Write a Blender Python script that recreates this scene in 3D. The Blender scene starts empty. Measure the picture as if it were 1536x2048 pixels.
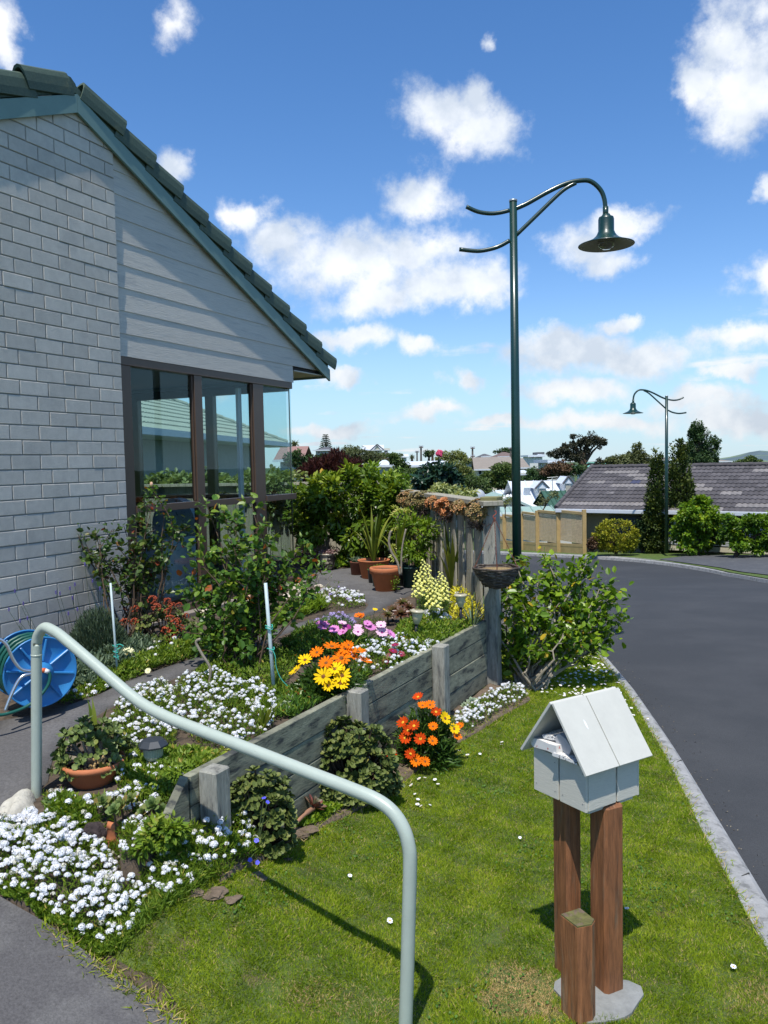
import bpy, math, random
import numpy as np
from mathutils import Vector, Matrix, geometry
from mathutils.bvhtree import BVHTree
random.seed(7); RNG = np.random.default_rng(7)
SC = bpy.context.scene; COL = SC.collection
PI = math.pi; rad = math.radians
# ------------------------------------------------------------------ camera
EYE = Vector((0, 0, 2.05)); FOC = 1620.0
PITCH, ROLL = math.atan(96.5/1620), 0.0205
_f = Vector((0, math.cos(PITCH), -math.sin(PITCH)))
_u0 = Vector((0, math.sin(PITCH), math.cos(PITCH))); _r0 = Vector((1, 0, 0))
_r = _r0*math.cos(ROLL) - _u0*math.sin(ROLL)
_u = _r0*math.sin(ROLL) + _u0*math.cos(ROLL)
cam = bpy.data.objects.new('camera', bpy.data.cameras.new('camera')); COL.objects.link(cam)
cam.matrix_world = Matrix.Translation(EYE) @ Matrix((_r, _u, -_f)).transposed().to_4x4()
cam.data.sensor_fit = 'HORIZONTAL'; cam.data.sensor_width = 36.0
cam.data.lens = FOC/1536*36.0; cam.data.clip_start = 0.05; cam.data.clip_end = 12000
SC.camera = cam
# light: the sun stands high behind the camera, a little to the left
SUN = Vector((-0.10, -0.43, 1.0)).normalized()      # towards the sun
sl = bpy.data.lights.new('sun', 'SUN'); sl.energy = 4.6; sl.angle = rad(0.53); sl.color = (1.0, 0.955, 0.88)
so = bpy.data.objects.new('sun', sl); COL.objects.link(so)
so.rotation_euler = SUN.to_track_quat('Z', 'Y').to_euler()
SC.view_settings.view_transform = 'Standard'; SC.view_settings.look = 'None'
SC.view_settings.exposure = 0.1; SC.view_settings.gamma = 1.0; SC.view_settings.use_curve_mapping = False
SC.cycles.max_bounces = 7; SC.cycles.transparent_max_bounces = 10; SC.cycles.diffuse_bounces = 3
SC.cycles.glossy_bounces = 3; SC.cycles.transmission_bounces = 5
SC.cycles.caustics_reflective = False; SC.cycles.caustics_refractive = False
SC.cycles.use_denoising = True

def ray(px, py):
    return (_f + _r*((px-768)/FOC) - _u*((py-1024)/FOC))
def at(px, py, Y):
    d = ray(px, py); return EYE + d*(Y/d.y)
def onz(px, py, z):
    d = ray(px, py); return EYE + d*((z-EYE.z)/d.z)
def azel(px, py):
    d = ray(px, py).normalized(); return math.atan2(d.x, d.y), math.asin(d.z)

# ------------------------------------------------------------------ sky
class NT:
    def __init__(s, tree): s.t = tree
    def n(s, kind, **kw):
        nd = s.t.nodes.new(kind)
        ins = kw.pop('ins', {})
        for k, v in kw.items(): setattr(nd, k, v)
        for k, v in ins.items():
            if isinstance(v, bpy.types.NodeSocket): s.t.links.new(v, nd.inputs[k])
            else: nd.inputs[k].default_value = v
        return nd
    def math(s, op, a, b=0.0, c=0.0, clamp=False):
        nd = s.n('ShaderNodeMath', operation=op, use_clamp=clamp, ins={0: a, 1: b, 2: c}); return nd.outputs[0]
    def vmath(s, op, a, b=(0, 0, 0)):
        nd = s.n('ShaderNodeVectorMath', operation=op, ins={0: a, 1: b})
        return nd.outputs['Value'] if op in ('LENGTH', 'DOT_PRODUCT', 'DISTANCE') else nd.outputs[0]
    def ramp(s, fac, stops, interp='LINEAR'):
        nd = s.n('ShaderNodeValToRGB', ins={0: fac}); cr = nd.color_ramp; cr.interpolation = interp
        while len(cr.elements) < len(stops): cr.elements.new(0.5)
        for e, (p, c) in zip(cr.elements, stops):
            e.position = p; e.color = tuple(c)+(1,) if len(c) == 3 else c
        return nd.outputs[0]
    def mix(s, fac, a, b, mode='MIX'):
        nd = s.n('ShaderNodeMix', data_type='RGBA', blend_type=mode, ins={0: fac, 6: a, 7: b}); return nd.outputs[2]
def lin(*c):
    """sRGB 0-255 -> linear"""
    return tuple(((v/255)/12.92 if v <= 10 else ((v/255+0.055)/1.055)**2.4) for v in c)

W = bpy.data.worlds.new('World'); SC.world = W; W.use_nodes = True
W.cycles.sampling_method = 'MANUAL'; W.cycles.sample_map_resolution = 512
t = NT(W.node_tree); W.node_tree.nodes.clear()
sky = t.n('ShaderNodeTexSky', sky_type='NISHITA', sun_disc=False, sun_elevation=math.asin(SUN.z),
          sun_rotation=math.atan2(SUN.x, SUN.y), altitude=50, air_density=1.0, dust_density=0.1, ozone_density=3.0)
tc = t.n('ShaderNodeTexCoord').outputs['Generated']
sep = t.n('ShaderNodeSeparateXYZ', ins={0: tc})
az = t.math('ARCTAN2', sep.outputs[0], sep.outputs[1])
el = t.math('ARCSINE', sep.outputs[2])
uv = t.n('ShaderNodeCombineXYZ', ins={0: az, 1: el, 2: 0.0}).outputs[0]
# cumulus layer seen in perspective: project direction on a plane overhead so far clouds flatten
zc = t.math('MAXIMUM', t.math('ADD', sep.outputs[2], 0.055), 0.03)
pl = t.n('ShaderNodeCombineXYZ', ins={0: t.math('DIVIDE', sep.outputs[0], zc), 1: t.math('DIVIDE', sep.outputs[1], zc), 2: 0.0}).outputs[0]
# fluffy distortion
nz = t.n('ShaderNodeTexNoise', noise_dimensions='3D', ins={'Vector': tc, 'Scale': 9.0, 'Detail': 9.0, 'Roughness': 0.58})
nzc = t.vmath('SUBTRACT', nz.outputs[1], (0.5, 0.5, 0.5))
uvd = t.vmath('ADD', uv, t.vmath('MULTIPLY', nzc, (0.17, 0.10, 0.0)))
CLOUDS = [ # px, py, rx, ry of the photograph's clouds
 (20,70,70,95),(350,30,85,60),(890,225,120,62),(945,265,110,60),(960,190,50,50),(850,385,95,45),(330,340,75,50),(480,450,50,45),
 (700,530,170,62),(820,490,140,55),(880,560,150,60),(760,600,120,50),(560,500,90,45),(960,570,80,45),
 (1190,490,100,45),(1270,450,85,32),(1230,520,90,30),(1500,100,90,120),(1490,220,95,75),(1420,180,50,60),(1520,545,60,55),(1515,380,40,26),(985,40,40,25),
 (1150,700,130,42),(1280,715,150,40),(1100,680,90,35),(1130,775,110,32),(1480,680,90,30),(1380,800,150,30),(1240,645,60,18),(1460,745,50,16),
 (720,690,95,30),(850,700,60,26),(930,765,50,24),(680,765,60,18),(840,825,90,22),(650,850,100,18),(1200,840,180,26),(1480,830,110,36),(1000,850,120,18),
 (40,240,60,30),(430,760,80,40),(-140,300,150,90),(-300,600,240,100),(1750,300,160,90),(1800,650,220,70),(-200,-200,200,120),(700,-220,220,90),(1400,-250,200,110)]
acc = None
for ii, (px, py, rx, ry) in enumerate(CLOUDS):
    a0, e0 = azel(px, py)
    q = t.vmath('MULTIPLY', t.vmath('SUBTRACT', uvd, (a0, e0, 0)), (FOC/rx, FOC/ry, 0))
    v = t.math('SUBTRACT', {0: 0.72, 1: 0.62, 6: 0.75, 16: 0.9, 17: 0.9, 22: 0.5}.get(ii, 1.0), t.vmath('LENGTH', q))
    acc = v if acc is None else t.math('SMOOTH_MAX', acc, v, 0.25)
# clouds of the same kind go on outside the frame
gen = t.n('ShaderNodeTexNoise', ins={'Vector': pl, 'Scale': 0.55, 'Detail': 10.0, 'Roughness': 0.55})
g1 = t.math('MULTIPLY_ADD', t.math('SUBTRACT', gen.outputs[0], 0.585), 6.0, 0.0)
# in the frame's direction the placed clouds rule, low down the generic ones join
front = t.math('MULTIPLY', t.n('ShaderNodeMapRange', ins={'Value': sep.outputs[1], 'From Min': 0.55, 'From Max': 0.8}).outputs[0],
               t.n('ShaderNodeMapRange', ins={'Value': el, 'From Min': 0.22, 'From Max': 0.30}).outputs[0])
g1 = t.math('SUBTRACT', g1, t.math('MULTIPLY', front, 0.8))
acc = t.math('SMOOTH_MAX', acc, g1, 0.15)
edge = t.n('ShaderNodeTexNoise', ins={'Vector': tc, 'Scale': 34.0, 'Detail': 9.0, 'Roughness': 0.66}).outputs[0]
den = t.math('ADD', acc, t.math('MULTIPLY', t.math('SUBTRACT', edge, 0.5), 1.1))
dens = t.n('ShaderNodeMapRange', interpolation_type='SMOOTHSTEP', ins={'Value': den, 'From Min': -0.14, 'From Max': 0.68}).outputs[0]
thin = t.math('MULTIPLY', dens, 0.93)
# cloud body: brighter on lumps, greyer where thick and low
lump = t.n('ShaderNodeTexNoise', ins={'Vector': t.vmath('ADD', tc, (0.0, 0.0, 0.012)), 'Scale': 14.0, 'Detail': 6.0, 'Roughness': 0.55}).outputs[0]
cl = t.ramp(lump, [(0.36, (4.5, 5.0, 5.7)), (0.50, (6.0, 6.3, 6.7)), (0.62, (7.0, 7.05, 7.15))])
low = t.n('ShaderNodeMapRange', ins={'Value': el, 'From Min': 0.0, 'From Max': 0.22, 'To Min': 0.82, 'To Max': 1.0}).outputs[0]
cl = t.mix(1.0, cl, t.n('ShaderNodeCombineXYZ', ins={0: low, 1: low, 2: low}).outputs[0], 'MULTIPLY')
skyc = t.n('ShaderNodeHueSaturation', ins={'Saturation': 1.24, 'Value': 1.02, 'Color': sky.outputs[0]}).outputs[0]
skyc = t.mix(1.0, skyc, (1.06, 0.99, 1.05, 1), 'MULTIPLY')
veil = t.n('ShaderNodeMapRange', interpolation_type='SMOOTHSTEP', ins={'Value': el, 'From Min': 0.0, 'From Max': 0.2, 'To Min': 0.72, 'To Max': 0.0}).outputs[0]
base = t.mix(veil, skyc, (2.2, 4.1, 5.6, 1))
final = t.mix(thin, base, cl)
bg = t.n('ShaderNodeBackground', ins={'Color': final, 'Strength': 0.15})
out = t.n('ShaderNodeOutputWorld', ins={'Surface': bg.outputs[0]})

# ------------------------------------------------------------------ object helpers
LABELS = {}
def tag(o, label, cat, group=None):
    o['label'] = label; o['category'] = cat
    if group: o['group'] = group
    LABELS.setdefault(label, []).append((o.name, group))
    return o
def thing(name, label, cat, loc, group=None):
    o = bpy.data.objects.new(name, None); COL.objects.link(o); o.location = loc; o.empty_display_size = 0.1
    return tag(o, label, cat, group)
def wloc(o):
    v = Vector((0, 0, 0))
    while o is not None: v = v + Vector(o.location); o = o.parent
    return v
def link_mesh(name, me, parent=None, kind=None, loc=None):
    o = bpy.data.objects.new(name, me); COL.objects.link(o)
    if parent is not None: o.parent = parent
    if loc is not None: o.location = Vector(loc) - (wloc(parent) if parent is not None else Vector((0, 0, 0)))
    if kind: o['kind'] = kind
    return o
def make_mesh(name, V, F, mats, mi=None, var=None, smooth=False):
    """V (n,3), F an (m,k) array or list of index tuples"""
    V = np.asarray(V, dtype=np.float32); me = bpy.data.meshes.new(name)
    if isinstance(F, np.ndarray):
        m, k = F.shape; me.vertices.add(len(V)); me.vertices.foreach_set('co', V.ravel())
        me.loops.add(m*k); me.loops.foreach_set('vertex_index', F.astype(np.int32).ravel())
        me.polygons.add(m); me.polygons.foreach_set('loop_start', np.arange(0, m*k, k, dtype=np.int32))
    else:
        tot = [len(f) for f in F]; me.vertices.add(len(V)); me.vertices.foreach_set('co', V.ravel())
        me.loops.add(sum(tot)); me.loops.foreach_set('vertex_index', np.fromiter((i for f in F for i in f), dtype=np.int32))
        me.polygons.add(len(F)); st = np.zeros(len(F), dtype=np.int32); st[1:] = np.cumsum(tot)[:-1]
        me.polygons.foreach_set('loop_start', st)
    for mm in (mats if isinstance(mats, (list, tuple)) else [mats]): me.materials.append(mm)
    if mi is not None: me.polygons.foreach_set('material_index', np.asarray(mi, dtype=np.int32))
    me.polygons.foreach_set('use_smooth', np.full(len(me.polygons), bool(smooth)))
    if var is not None:
        a = me.attributes.new('var', 'FLOAT', 'FACE'); a.data.foreach_set('value', np.asarray(var, dtype=np.float32))
    me.update(calc_edges=True)
    if not isinstance(F, np.ndarray): me.validate()
    return me
def obj(name, V, F, mats, parent=None, kind=None, mi=None, var=None, smooth=False, loc=None):
    """V in world coordinates; the origin goes to loc, or to the parent's place, or to the mesh's base centre"""
    V = np.asarray(V, dtype=np.float64)
    if loc is None:
        loc = wloc(parent) if parent is not None else Vector(((V[:, 0].min()+V[:, 0].max())/2, (V[:, 1].min()+V[:, 1].max())/2, V[:, 2].min()))
    me = make_mesh(name, V - np.array(loc), F, mats, mi, var, smooth)
    return link_mesh(name, me, parent, kind, loc)
class MB:
    def __init__(s): s.V = []; s.F = []; s.mi = []; s.m = 0
    def add(s, V, F):
        o = len(s.V); s.V += [tuple(v) for v in V]; s.F += [tuple(i+o for i in f) for f in F]; s.mi += [s.m]*len(F); return s
    def box(s, c, size, ax=None, ch=0.0):
        """box centred c with full size along the axes ax (three vectors), edges chamfered by ch"""
        c = Vector(c); ax = ax or (Vector((1, 0, 0)), Vector((0, 1, 0)), Vector((0, 0, 1)))
        V, F = chamfer_box(size, ch); s.add([c+ax[0]*v[0]+ax[1]*v[1]+ax[2]*v[2] for v in V], F); return s
    def hexa(s, b, tt):
        """b and tt: four base and four top points in the same turn"""
        s.add(list(b)+list(tt), [(3, 2, 1, 0), (4, 5, 6, 7), (0, 1, 5, 4), (1, 2, 6, 5), (2, 3, 7, 6), (3, 0, 4, 7)]); return s
    def prism(s, poly, off):
        """polygon (list of points) extruded by the vector off"""
        n = len(poly); p = [Vector(q) for q in poly]; V = p+[q+off for q in p]
        s.add(V, [tuple(range(n))[::-1], tuple(range(n, 2*n))]+[(i, (i+1) % n, n+(i+1) % n, n+i) for i in range(n)]); return s
    def tube(s, path, r, n=8, caps=True):
        P = [Vector(p) for p in path]; k = len(P); rr = r if isinstance(r, (list, tuple)) else [r]*k
        V = []; prev = None
        for i, p in enumerate(P):
            d = (P[min(i+1, k-1)]-P[max(i-1, 0)]); d = d.normalized() if d.length > 1e-9 else Vector((0, 0, 1))
            if prev is None:
                a = Vector((0, 0, 1)) if abs(d.z) < 0.9 else Vector((1, 0, 0)); x = d.cross(a).normalized()
            else:
                x = (prev - d*prev.dot(d)); x = x.normalized() if x.length > 1e-6 else prev
            prev = x; y = d.cross(x)
            for j in range(n):
                a = 2*PI*j/n; V.append(p + (x*math.cos(a)+y*math.sin(a))*rr[i])
        F = [(i*n+j, i*n+(j+1) % n, (i+1)*n+(j+1) % n, (i+1)*n+j) for i in range(k-1) for j in range(n)]
        if caps: F += [tuple(range(n))[::-1], tuple((k-1)*n+j for j in range(n))]
        s.add(V, F); return s
    def lathe(s, c, prof, n=20, axis=None):
        """prof: (radius, height) pairs up the axis"""
        c = Vector(c); z = Vector(axis or (0, 0, 1)).normalized()
        x = z.orthogonal().normalized(); y = z.cross(x); V = []; k = len(prof)
        for (r, h) in prof:
            for j in range(n):
                a = 2*PI*j/n; V.append(c+z*h+(x*math.cos(a)+y*math.sin(a))*max(r, 1e-4))
        F = [(i*n+j, i*n+(j+1) % n, (i+1)*n+(j+1) % n, (i+1)*n+j) for i in range(k-1) for j in range(n)]
        s.add(V, F); return s
    def blob(s, c, r, seed=0, rough=0.15, sub=3, flat=None):
        """lumpy stone: displaced icosphere with radii r (three)"""
        V, F = ico(sub); rs = np.random.default_rng(seed); A = rs.normal(size=(7, 3)); ph = rs.uniform(0, 6, 7)
        V = V.copy(); n = V/np.linalg.norm(V, axis=1)[:, None]
        f = 1+rough*sum(np.sin(n@(A[i]*(1.2+i*0.8))+ph[i])/(1+i*0.45) for i in range(7))*0.55
        V = n*f[:, None]*np.array(r)
        if flat is not None: V[:, 2] = np.maximum(V[:, 2], flat*r[2])
        s.add(V+np.array(c), F); return s
    def build(s, name, mats, parent=None, kind=None, smooth=False, loc=None, var=None):
        return obj(name, s.V, s.F, mats, parent, kind, mi=s.mi if max(s.mi, default=0) else None, smooth=smooth, loc=loc, var=var)
_ico = {}
def ico(sub):
    if sub in _ico: return _ico[sub]
    import bmesh
    b = bmesh.new(); bmesh.ops.create_icosphere(b, subdivisions=sub, radius=1)
    V = np.array([v.co[:] for v in b.verts]); F = [tuple(v.index for v in f.verts) for f in b.faces]; b.free()
    _ico[sub] = (V, F); return V, F
def chamfer_box(size, ch):
    hx, hy, hz = size[0]/2, size[1]/2, size[2]/2
    if ch <= 0:
        V = [(-hx, -hy, -hz), (hx, -hy, -hz), (hx, hy, -hz), (-hx, hy, -hz), (-hx, -hy, hz), (hx, -hy, hz), (hx, hy, hz), (-hx, hy, hz)]
        return V, [(3, 2, 1, 0), (4, 5, 6, 7), (0, 1, 5, 4), (1, 2, 6, 5), (2, 3, 7, 6), (3, 0, 4, 7)]
    V = []; idx = {}
    for sx in (-1, 1):
        for sy in (-1, 1):
            for sz in (-1, 1):
                for a in range(3):
                    v = [sx*(hx-ch), sy*(hy-ch), sz*(hz-ch)]; v[a] = (sx*hx, sy*hy, sz*hz)[a]
                    idx[(sx, sy, sz, a)] = len(V); V.append(tuple(v))
    F = []
    def cen(f): return sum((Vector(V[i]) for i in f), Vector())/len(f)
    def addf(f):
        n = (Vector(V[f[1]])-Vector(V[f[0]])).cross(Vector(V[f[2]])-Vector(V[f[0]]))
        F.append(tuple(f) if n.dot(cen(f)) > 0 else tuple(f[::-1]))
    for a in range(3):
        b, c = (a+1) % 3, (a+2) % 3
        for s0 in (-1, 1):
            q = []
            for (sb, sc_) in ((-1, -1), (1, -1), (1, 1), (-1, 1)):
                k = [0, 0, 0]; k[a] = s0; k[b] = sb; k[c] = sc_; q.append(idx[(*k, a)])
            addf(q)
        for sb in (-1, 1):
            for sc_ in (-1, 1):
                k0 = [0, 0, 0]; k0[a] = -1; k0[b] = sb; k0[c] = sc_; k1 = list(k0); k1[a] = 1
                addf([idx[(*k0, b)], idx[(*k1, b)], idx[(*k1, c)], idx[(*k0, c)]])
    for sx in (-1, 1):
        for sy in (-1, 1):
            for sz in (-1, 1): addf([idx[(sx, sy, sz, a)] for a in range(3)])
    return V, F
def in_poly(x, y, poly):
    x = np.asarray(x); y = np.asarray(y); c = np.zeros(x.shape, dtype=bool); n = len(poly)
    for i in range(n):
        x0, y0 = poly[i][0], poly[i][1]; x1, y1 = poly[(i+1) % n][0], poly[(i+1) % n][1]
        if y0 == y1: continue
        k = ((y0 > y) != (y1 > y)) & (x < (x1-x0)*(y-y0)/(y1-y0)+x0); c ^= k
    return c
def sheet(poly, zf, step, jit=0.3, extra=None, seed=1):
    """constrained triangulation of a plan polygon with inner points every step; z = zf(x, y) vectorised"""
    rs = np.random.default_rng(seed); P = [Vector((p[0], p[1])) for p in poly]
    B = []
    for i, p in enumerate(P):
        q = P[(i+1) % len(P)]; m = max(1, int((q-p).length/step))
        for k in range(m): B.append(p+(q-p)*(k/m))
    xs = [p.x for p in P]; ys = [p.y for p in P]
    gx, gy = np.meshgrid(np.arange(min(xs)+step*0.5, max(xs), step), np.arange(min(ys)+step*0.5, max(ys), step))
    gx = gx.ravel()+rs.uniform(-jit, jit, gx.size)*step; gy = gy.ravel()+rs.uniform(-jit, jit, gy.size)*step
    k = in_poly(gx, gy, [(p.x, p.y) for p in P]); pts = B+[Vector((a, b)) for a, b in zip(gx[k], gy[k])]
    r = geometry.delaunay_2d_cdt(pts, [], [list(range(len(B)))], 1, 1e-5)
    V = np.array([(v.x, v.y, 0) for v in r[0]]); V[:, 2] = zf(V[:, 0], V[:, 1])
    F = [tuple(f) for f in r[2]]
    # face up
    F2 = []
    for f in F:
        a, b, c = V[f[0]], V[f[1]], V[f[2]]
        F2.append(f if (b[0]-a[0])*(c[1]-a[1])-(b[1]-a[1])*(c[0]-a[0]) > 0 else f[::-1])
    return V, F2

# ------------------------------------------------------------------ materials
MATS = {}
def mat(name, col, rough=0.6, metal=0.0, var=0.0, vs=6.0, bump=0.0, bs=60.0, bdet=4.0, col2=None, c2=(0.5, 0.62), c2s=3.0, rnd=0.0,
        spec=None, stretch=None, coat=0.0, attr=None, trans=0.0, coords='pos'):
    """principled material: base colour varied by noise (var), second colour col2 in noise patches, per-object variation rnd,
    bump; attr = colour ramp stops over the face attribute 'var'; trans = share of light let through (leaves)"""
    m = bpy.data.materials.new(name); m.use_nodes = True; T = NT(m.node_tree); m.node_tree.nodes.clear()
    if coords == 'pos': P = T.n('ShaderNodeNewGeometry').outputs['Position']
    else: P = T.n('ShaderNodeTexCoord').outputs['Object']
    if stretch: P = T.vmath('MULTIPLY', P, stretch)
    if attr:
        a = T.n('ShaderNodeAttribute', attribute_name='var').outputs['Fac']
        c = T.ramp(a, attr)
    else: c = tuple(col)+(1,)
    if col2 is not None:
        nz2 = T.n('ShaderNodeTexNoise', ins={'Vector': P, 'Scale': c2s, 'Detail': 6.0, 'Roughness': 0.65}).outputs[0]
        f = T.n('ShaderNodeMapRange', interpolation_type='SMOOTHSTEP', ins={'Value': nz2, 'From Min': c2[0], 'From Max': c2[1]}).outputs[0]
        c = T.mix(f, c, tuple(col2)+(1,))
    if var:
        nz1 = T.n('ShaderNodeTexNoise', ins={'Vector': P, 'Scale': vs, 'Detail': 8.0, 'Roughness': 0.7}).outputs[0]
        f = T.n('ShaderNodeMapRange', ins={'Value': nz1, 'From Min': 0.3, 'From Max': 0.7, 'To Min': 1-var, 'To Max': 1+var}).outputs[0]
        c = T.mix(1.0, c, T.n('ShaderNodeCombineXYZ', ins={0: f, 1: f, 2: f}).outputs[0], 'MULTIPLY')
    if rnd:
        oi = T.n('ShaderNodeObjectInfo').outputs['Random']
        f = T.n('ShaderNodeMapRange', ins={'Value': oi, 'To Min': 1-rnd, 'To Max': 1+rnd}).outputs[0]
        c = T.mix(1.0, c, T.n('ShaderNodeCombineXYZ', ins={0: f, 1: f, 2: f}).outputs[0], 'MULTIPLY')
    b = T.n('ShaderNodeBsdfPrincipled', ins={'Roughness': rough, 'Metallic': metal, 'Base Color': c})
    if spec is not None: b.inputs['Specular IOR Level'].default_value = spec
    if coat: b.inputs['Coat Weight'].default_value = coat; b.inputs['Coat Roughness'].default_value = 0.15
    if bump:
        nb = T.n('ShaderNodeTexNoise', ins={'Vector': P, 'Scale': bs, 'Detail': bdet, 'Roughness': 0.6}).outputs[0]
        bp = T.n('ShaderNodeBump', ins={'Strength': 1.0, 'Distance': bump, 'Height': nb}); T.t.links.new(bp.outputs[0], b.inputs['Normal'])
    sh = b.outputs[0]
    if trans:
        tr = T.n('ShaderNodeBsdfTranslucent'); cc = T.mix(1.0, c, (1.3, 1.25, 0.55, 1), 'MULTIPLY'); T.t.links.new(cc, tr.inputs[0])
        sh = T.n('ShaderNodeMixShader', ins={0: trans, 1: sh, 2: tr.outputs[0]}).outputs[0]
    T.n('ShaderNodeOutputMaterial', ins={'Surface': sh})
    MATS[name] = m; return m
def leafmat(name, stops, rough=0.42, trans=0.28, spec=0.32):
    return mat(name, (0, 0, 0), rough=rough, attr=stops, trans=trans, spec=spec)
def glassmat(name, tint=(0.9, 0.95, 0.95), refl=1.0):
    m = bpy.data.materials.new(name); m.use_nodes = True; T = NT(m.node_tree); m.node_tree.nodes.clear()
    fr = T.n('ShaderNodeFresnel', ins={'IOR': 1.5}).outputs[0]
    bf = T.n('ShaderNodeNewGeometry').outputs['Backfacing']; fr = T.math('MULTIPLY', fr, T.math('SUBTRACT', 1.0, bf))
    tr = T.n('ShaderNodeBsdfTransparent', ins={'Color': tuple(tint)+(1,)})
    gl = T.n('ShaderNodeBsdfGlossy', ins={'Roughness': 0.0, 'Color': (1, 1, 1, 1)})
    s = T.n('ShaderNodeMixShader', ins={0: T.math('MULTIPLY', fr, refl), 1: tr.outputs[0], 2: gl.outputs[0]}).outputs[0]
    T.n('ShaderNodeOutputMaterial', ins={'Surface': s}); return m
# ------------------------------------------------------------------ frame of the place
A = at(252, 950, 6.6); A = Vector((A.x, A.y, 0))
DIR = ray(1525, 912); DIR.z = 0; DIR.normalize(); NRM = Vector((DIR.y, -DIR.x, 0)); UP = Vector((0, 0, 1))
def Wp(tt, n, z): return Vector((A.x+DIR.x*tt+NRM.x*n, A.y+DIR.y*tt+NRM.y*n, z))
def onwall(px, py, n=0.0):
    d = ray(px, py); o = A+NRM*n; s = (o-EYE).dot(NRM)/d.dot(NRM); p = EYE+d*s
    return (p-A).dot(DIR), p.z
def onvert(px, py, P0, P1):
    """point of the pixel's ray on the upright plane through P0 and P1, and its share of the way"""
    e = Vector((P1[0]-P0[0], P1[1]-P0[1], 0)); nn = Vector((e.y, -e.x, 0)); d = ray(px, py)
    s = (Vector((P0[0], P0[1], 0))-EYE).dot(nn)/d.dot(nn); p = EYE+d*s
    return p, (p-Vector((P0[0], P0[1], p.z))).dot(e)/e.length_squared
RW0 = onz(400, 1542, 0.69); RW1 = onz(971, 1241, 0.69)           # top edge of the retaining wall
RWD = Vector((RW1.x-RW0.x, RW1.y-RW0.y, 0)); RWL = RWD.length; RWD.normalize(); RWN = Vector((RWD.y, -RWD.x, 0))
RP0 = at(815, 1700, 2.74); RP1 = at(72, 1590, 3.8)               # handrail posts
RD = Vector((RP1.x-RP0.x, RP1.y-RP0.y, 0)); RL = RD.length; RD.normalize(); RN = Vector((-RD.y, RD.x, 0))
if RN.y > 0: RN = -RN                                            # towards the ramp (camera side)
HK = [(-50, 0.3), (0, 0.06), (3, 0.0), (7, 0.0), (10, -0.1), (14, -0.3), (20, -0.82), (26, -1.08), (31, -1.4), (36, -1.75), (45, -3.8), (60, -4.2), (90, -1.5), (120, 1.4), (150, 1.8), (230, -6), (400, -20), (9000, -20)]
def Hf(x, y):
    x = np.asarray(x, float); y = np.asarray(y, float)
    z = np.interp(y, [k[0] for k in HK], [k[1] for k in HK])
    far = np.clip((y-70)/40, 0, 1)*np.clip((x/np.maximum(y, 1)-0.12)/0.2, 0, 1); return z-far*3.2
def Lf(x, y):
    x = np.asarray(x, float); y = np.asarray(y, float); z = Hf(x, y)
    s = (x-RP0.x)*RD.x+(y-RP0.y)*RD.y; d = np.abs((x-RP0.x)*RN.x+(y-RP0.y)*RN.y)
    z = z+0.24*np.clip(s, 0, 2.4)*np.exp(-(d/0.55)**2)
    s2 = (x-RW0.x)*RWD.x+(y-RW0.y)*RWD.y; d2 = (x-RW0.x)*RWN.x+(y-RW0.y)*RWN.y
    return z+0.12*np.exp(-np.clip(d2, 0, 9)/0.8)*np.clip((RWL+1.5-s2)/1.5, 0, 1)*np.clip((s2+1.0)/1.0, 0, 1)
def Rf(x, y):     # ramp plane, rises along the rail
    s = (np.asarray(x, float)-RP0.x)*RD.x+(np.asarray(y, float)-RP0.y)*RD.y
    return 0.24*s-0.02
def Uf(x, y):     # upper garden level
    return np.interp(np.asarray(y, float), [3.0, 3.7, 5.0, 6.0, 8.0, 40], [0.44, 0.50, 0.66, 0.72, 0.75, 0.75])
def onf(px, py, f, dz=0.0):
    z = 0.0
    for _ in range(60):
        p = onz(px, py, z); z = 0.5*z+0.5*(float(f(p.x, p.y))+dz)
    return onz(px, py, z)
def polyf(pix, f): return [(lambda p: (p.x, p.y))(onf(a, b, f)) for a, b in pix]

m_asph = mat('asphalt_path', (0.100, 0.096, 0.094), 0.92, var=0.30, vs=70, bump=0.0025, bs=160, col2=(0.125, 0.121, 0.118), c2=(0.45, 0.6), c2s=2.2)
m_asphdrive = mat('asphalt_ramp', (0.093, 0.089, 0.088), 0.92, var=0.36, vs=90, bump=0.003, bs=150, col2=(0.12, 0.116, 0.112), c2=(0.45, 0.62), c2s=3.5)
m_road = mat('asphalt_road', (0.035, 0.0375, 0.040), 0.88, var=0.45, vs=180, bump=0.0012, bs=120, col2=(0.050, 0.052, 0.054), c2=(0.40, 0.68), c2s=0.55)
m_kerb = mat('kerb_concrete', (0.31, 0.31, 0.30), 0.9, var=0.28, vs=9, bump=0.002, bs=120, col2=(0.20, 0.20, 0.19), c2=(0.5, 0.62), c2s=14)
m_lawn = mat('lawn_soil', (0.07, 0.105, 0.018), 0.95, var=0.5, vs=24, bump=0.01, bs=60, col2=(0.085, 0.075, 0.03), c2=(0.56, 0.66), c2s=6)
m_farground = mat('far_ground', (0.065, 0.10, 0.025), 0.95, var=0.4, vs=0.3, col2=(0.04, 0.06, 0.02), c2s=0.02)
m_soil = mat('garden_soil', (0.095, 0.070, 0.048), 0.97, var=0.45, vs=22, bump=0.012, bs=45, bdet=8, col2=(0.055, 0.042, 0.03), c2s=9)
m_drysoil = mat('dry_soil', (0.17, 0.125, 0.085), 0.97, var=0.35, vs=30, bump=0.012, bs=50, bdet=8, col2=(0.10, 0.075, 0.05), c2s=10)

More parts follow.
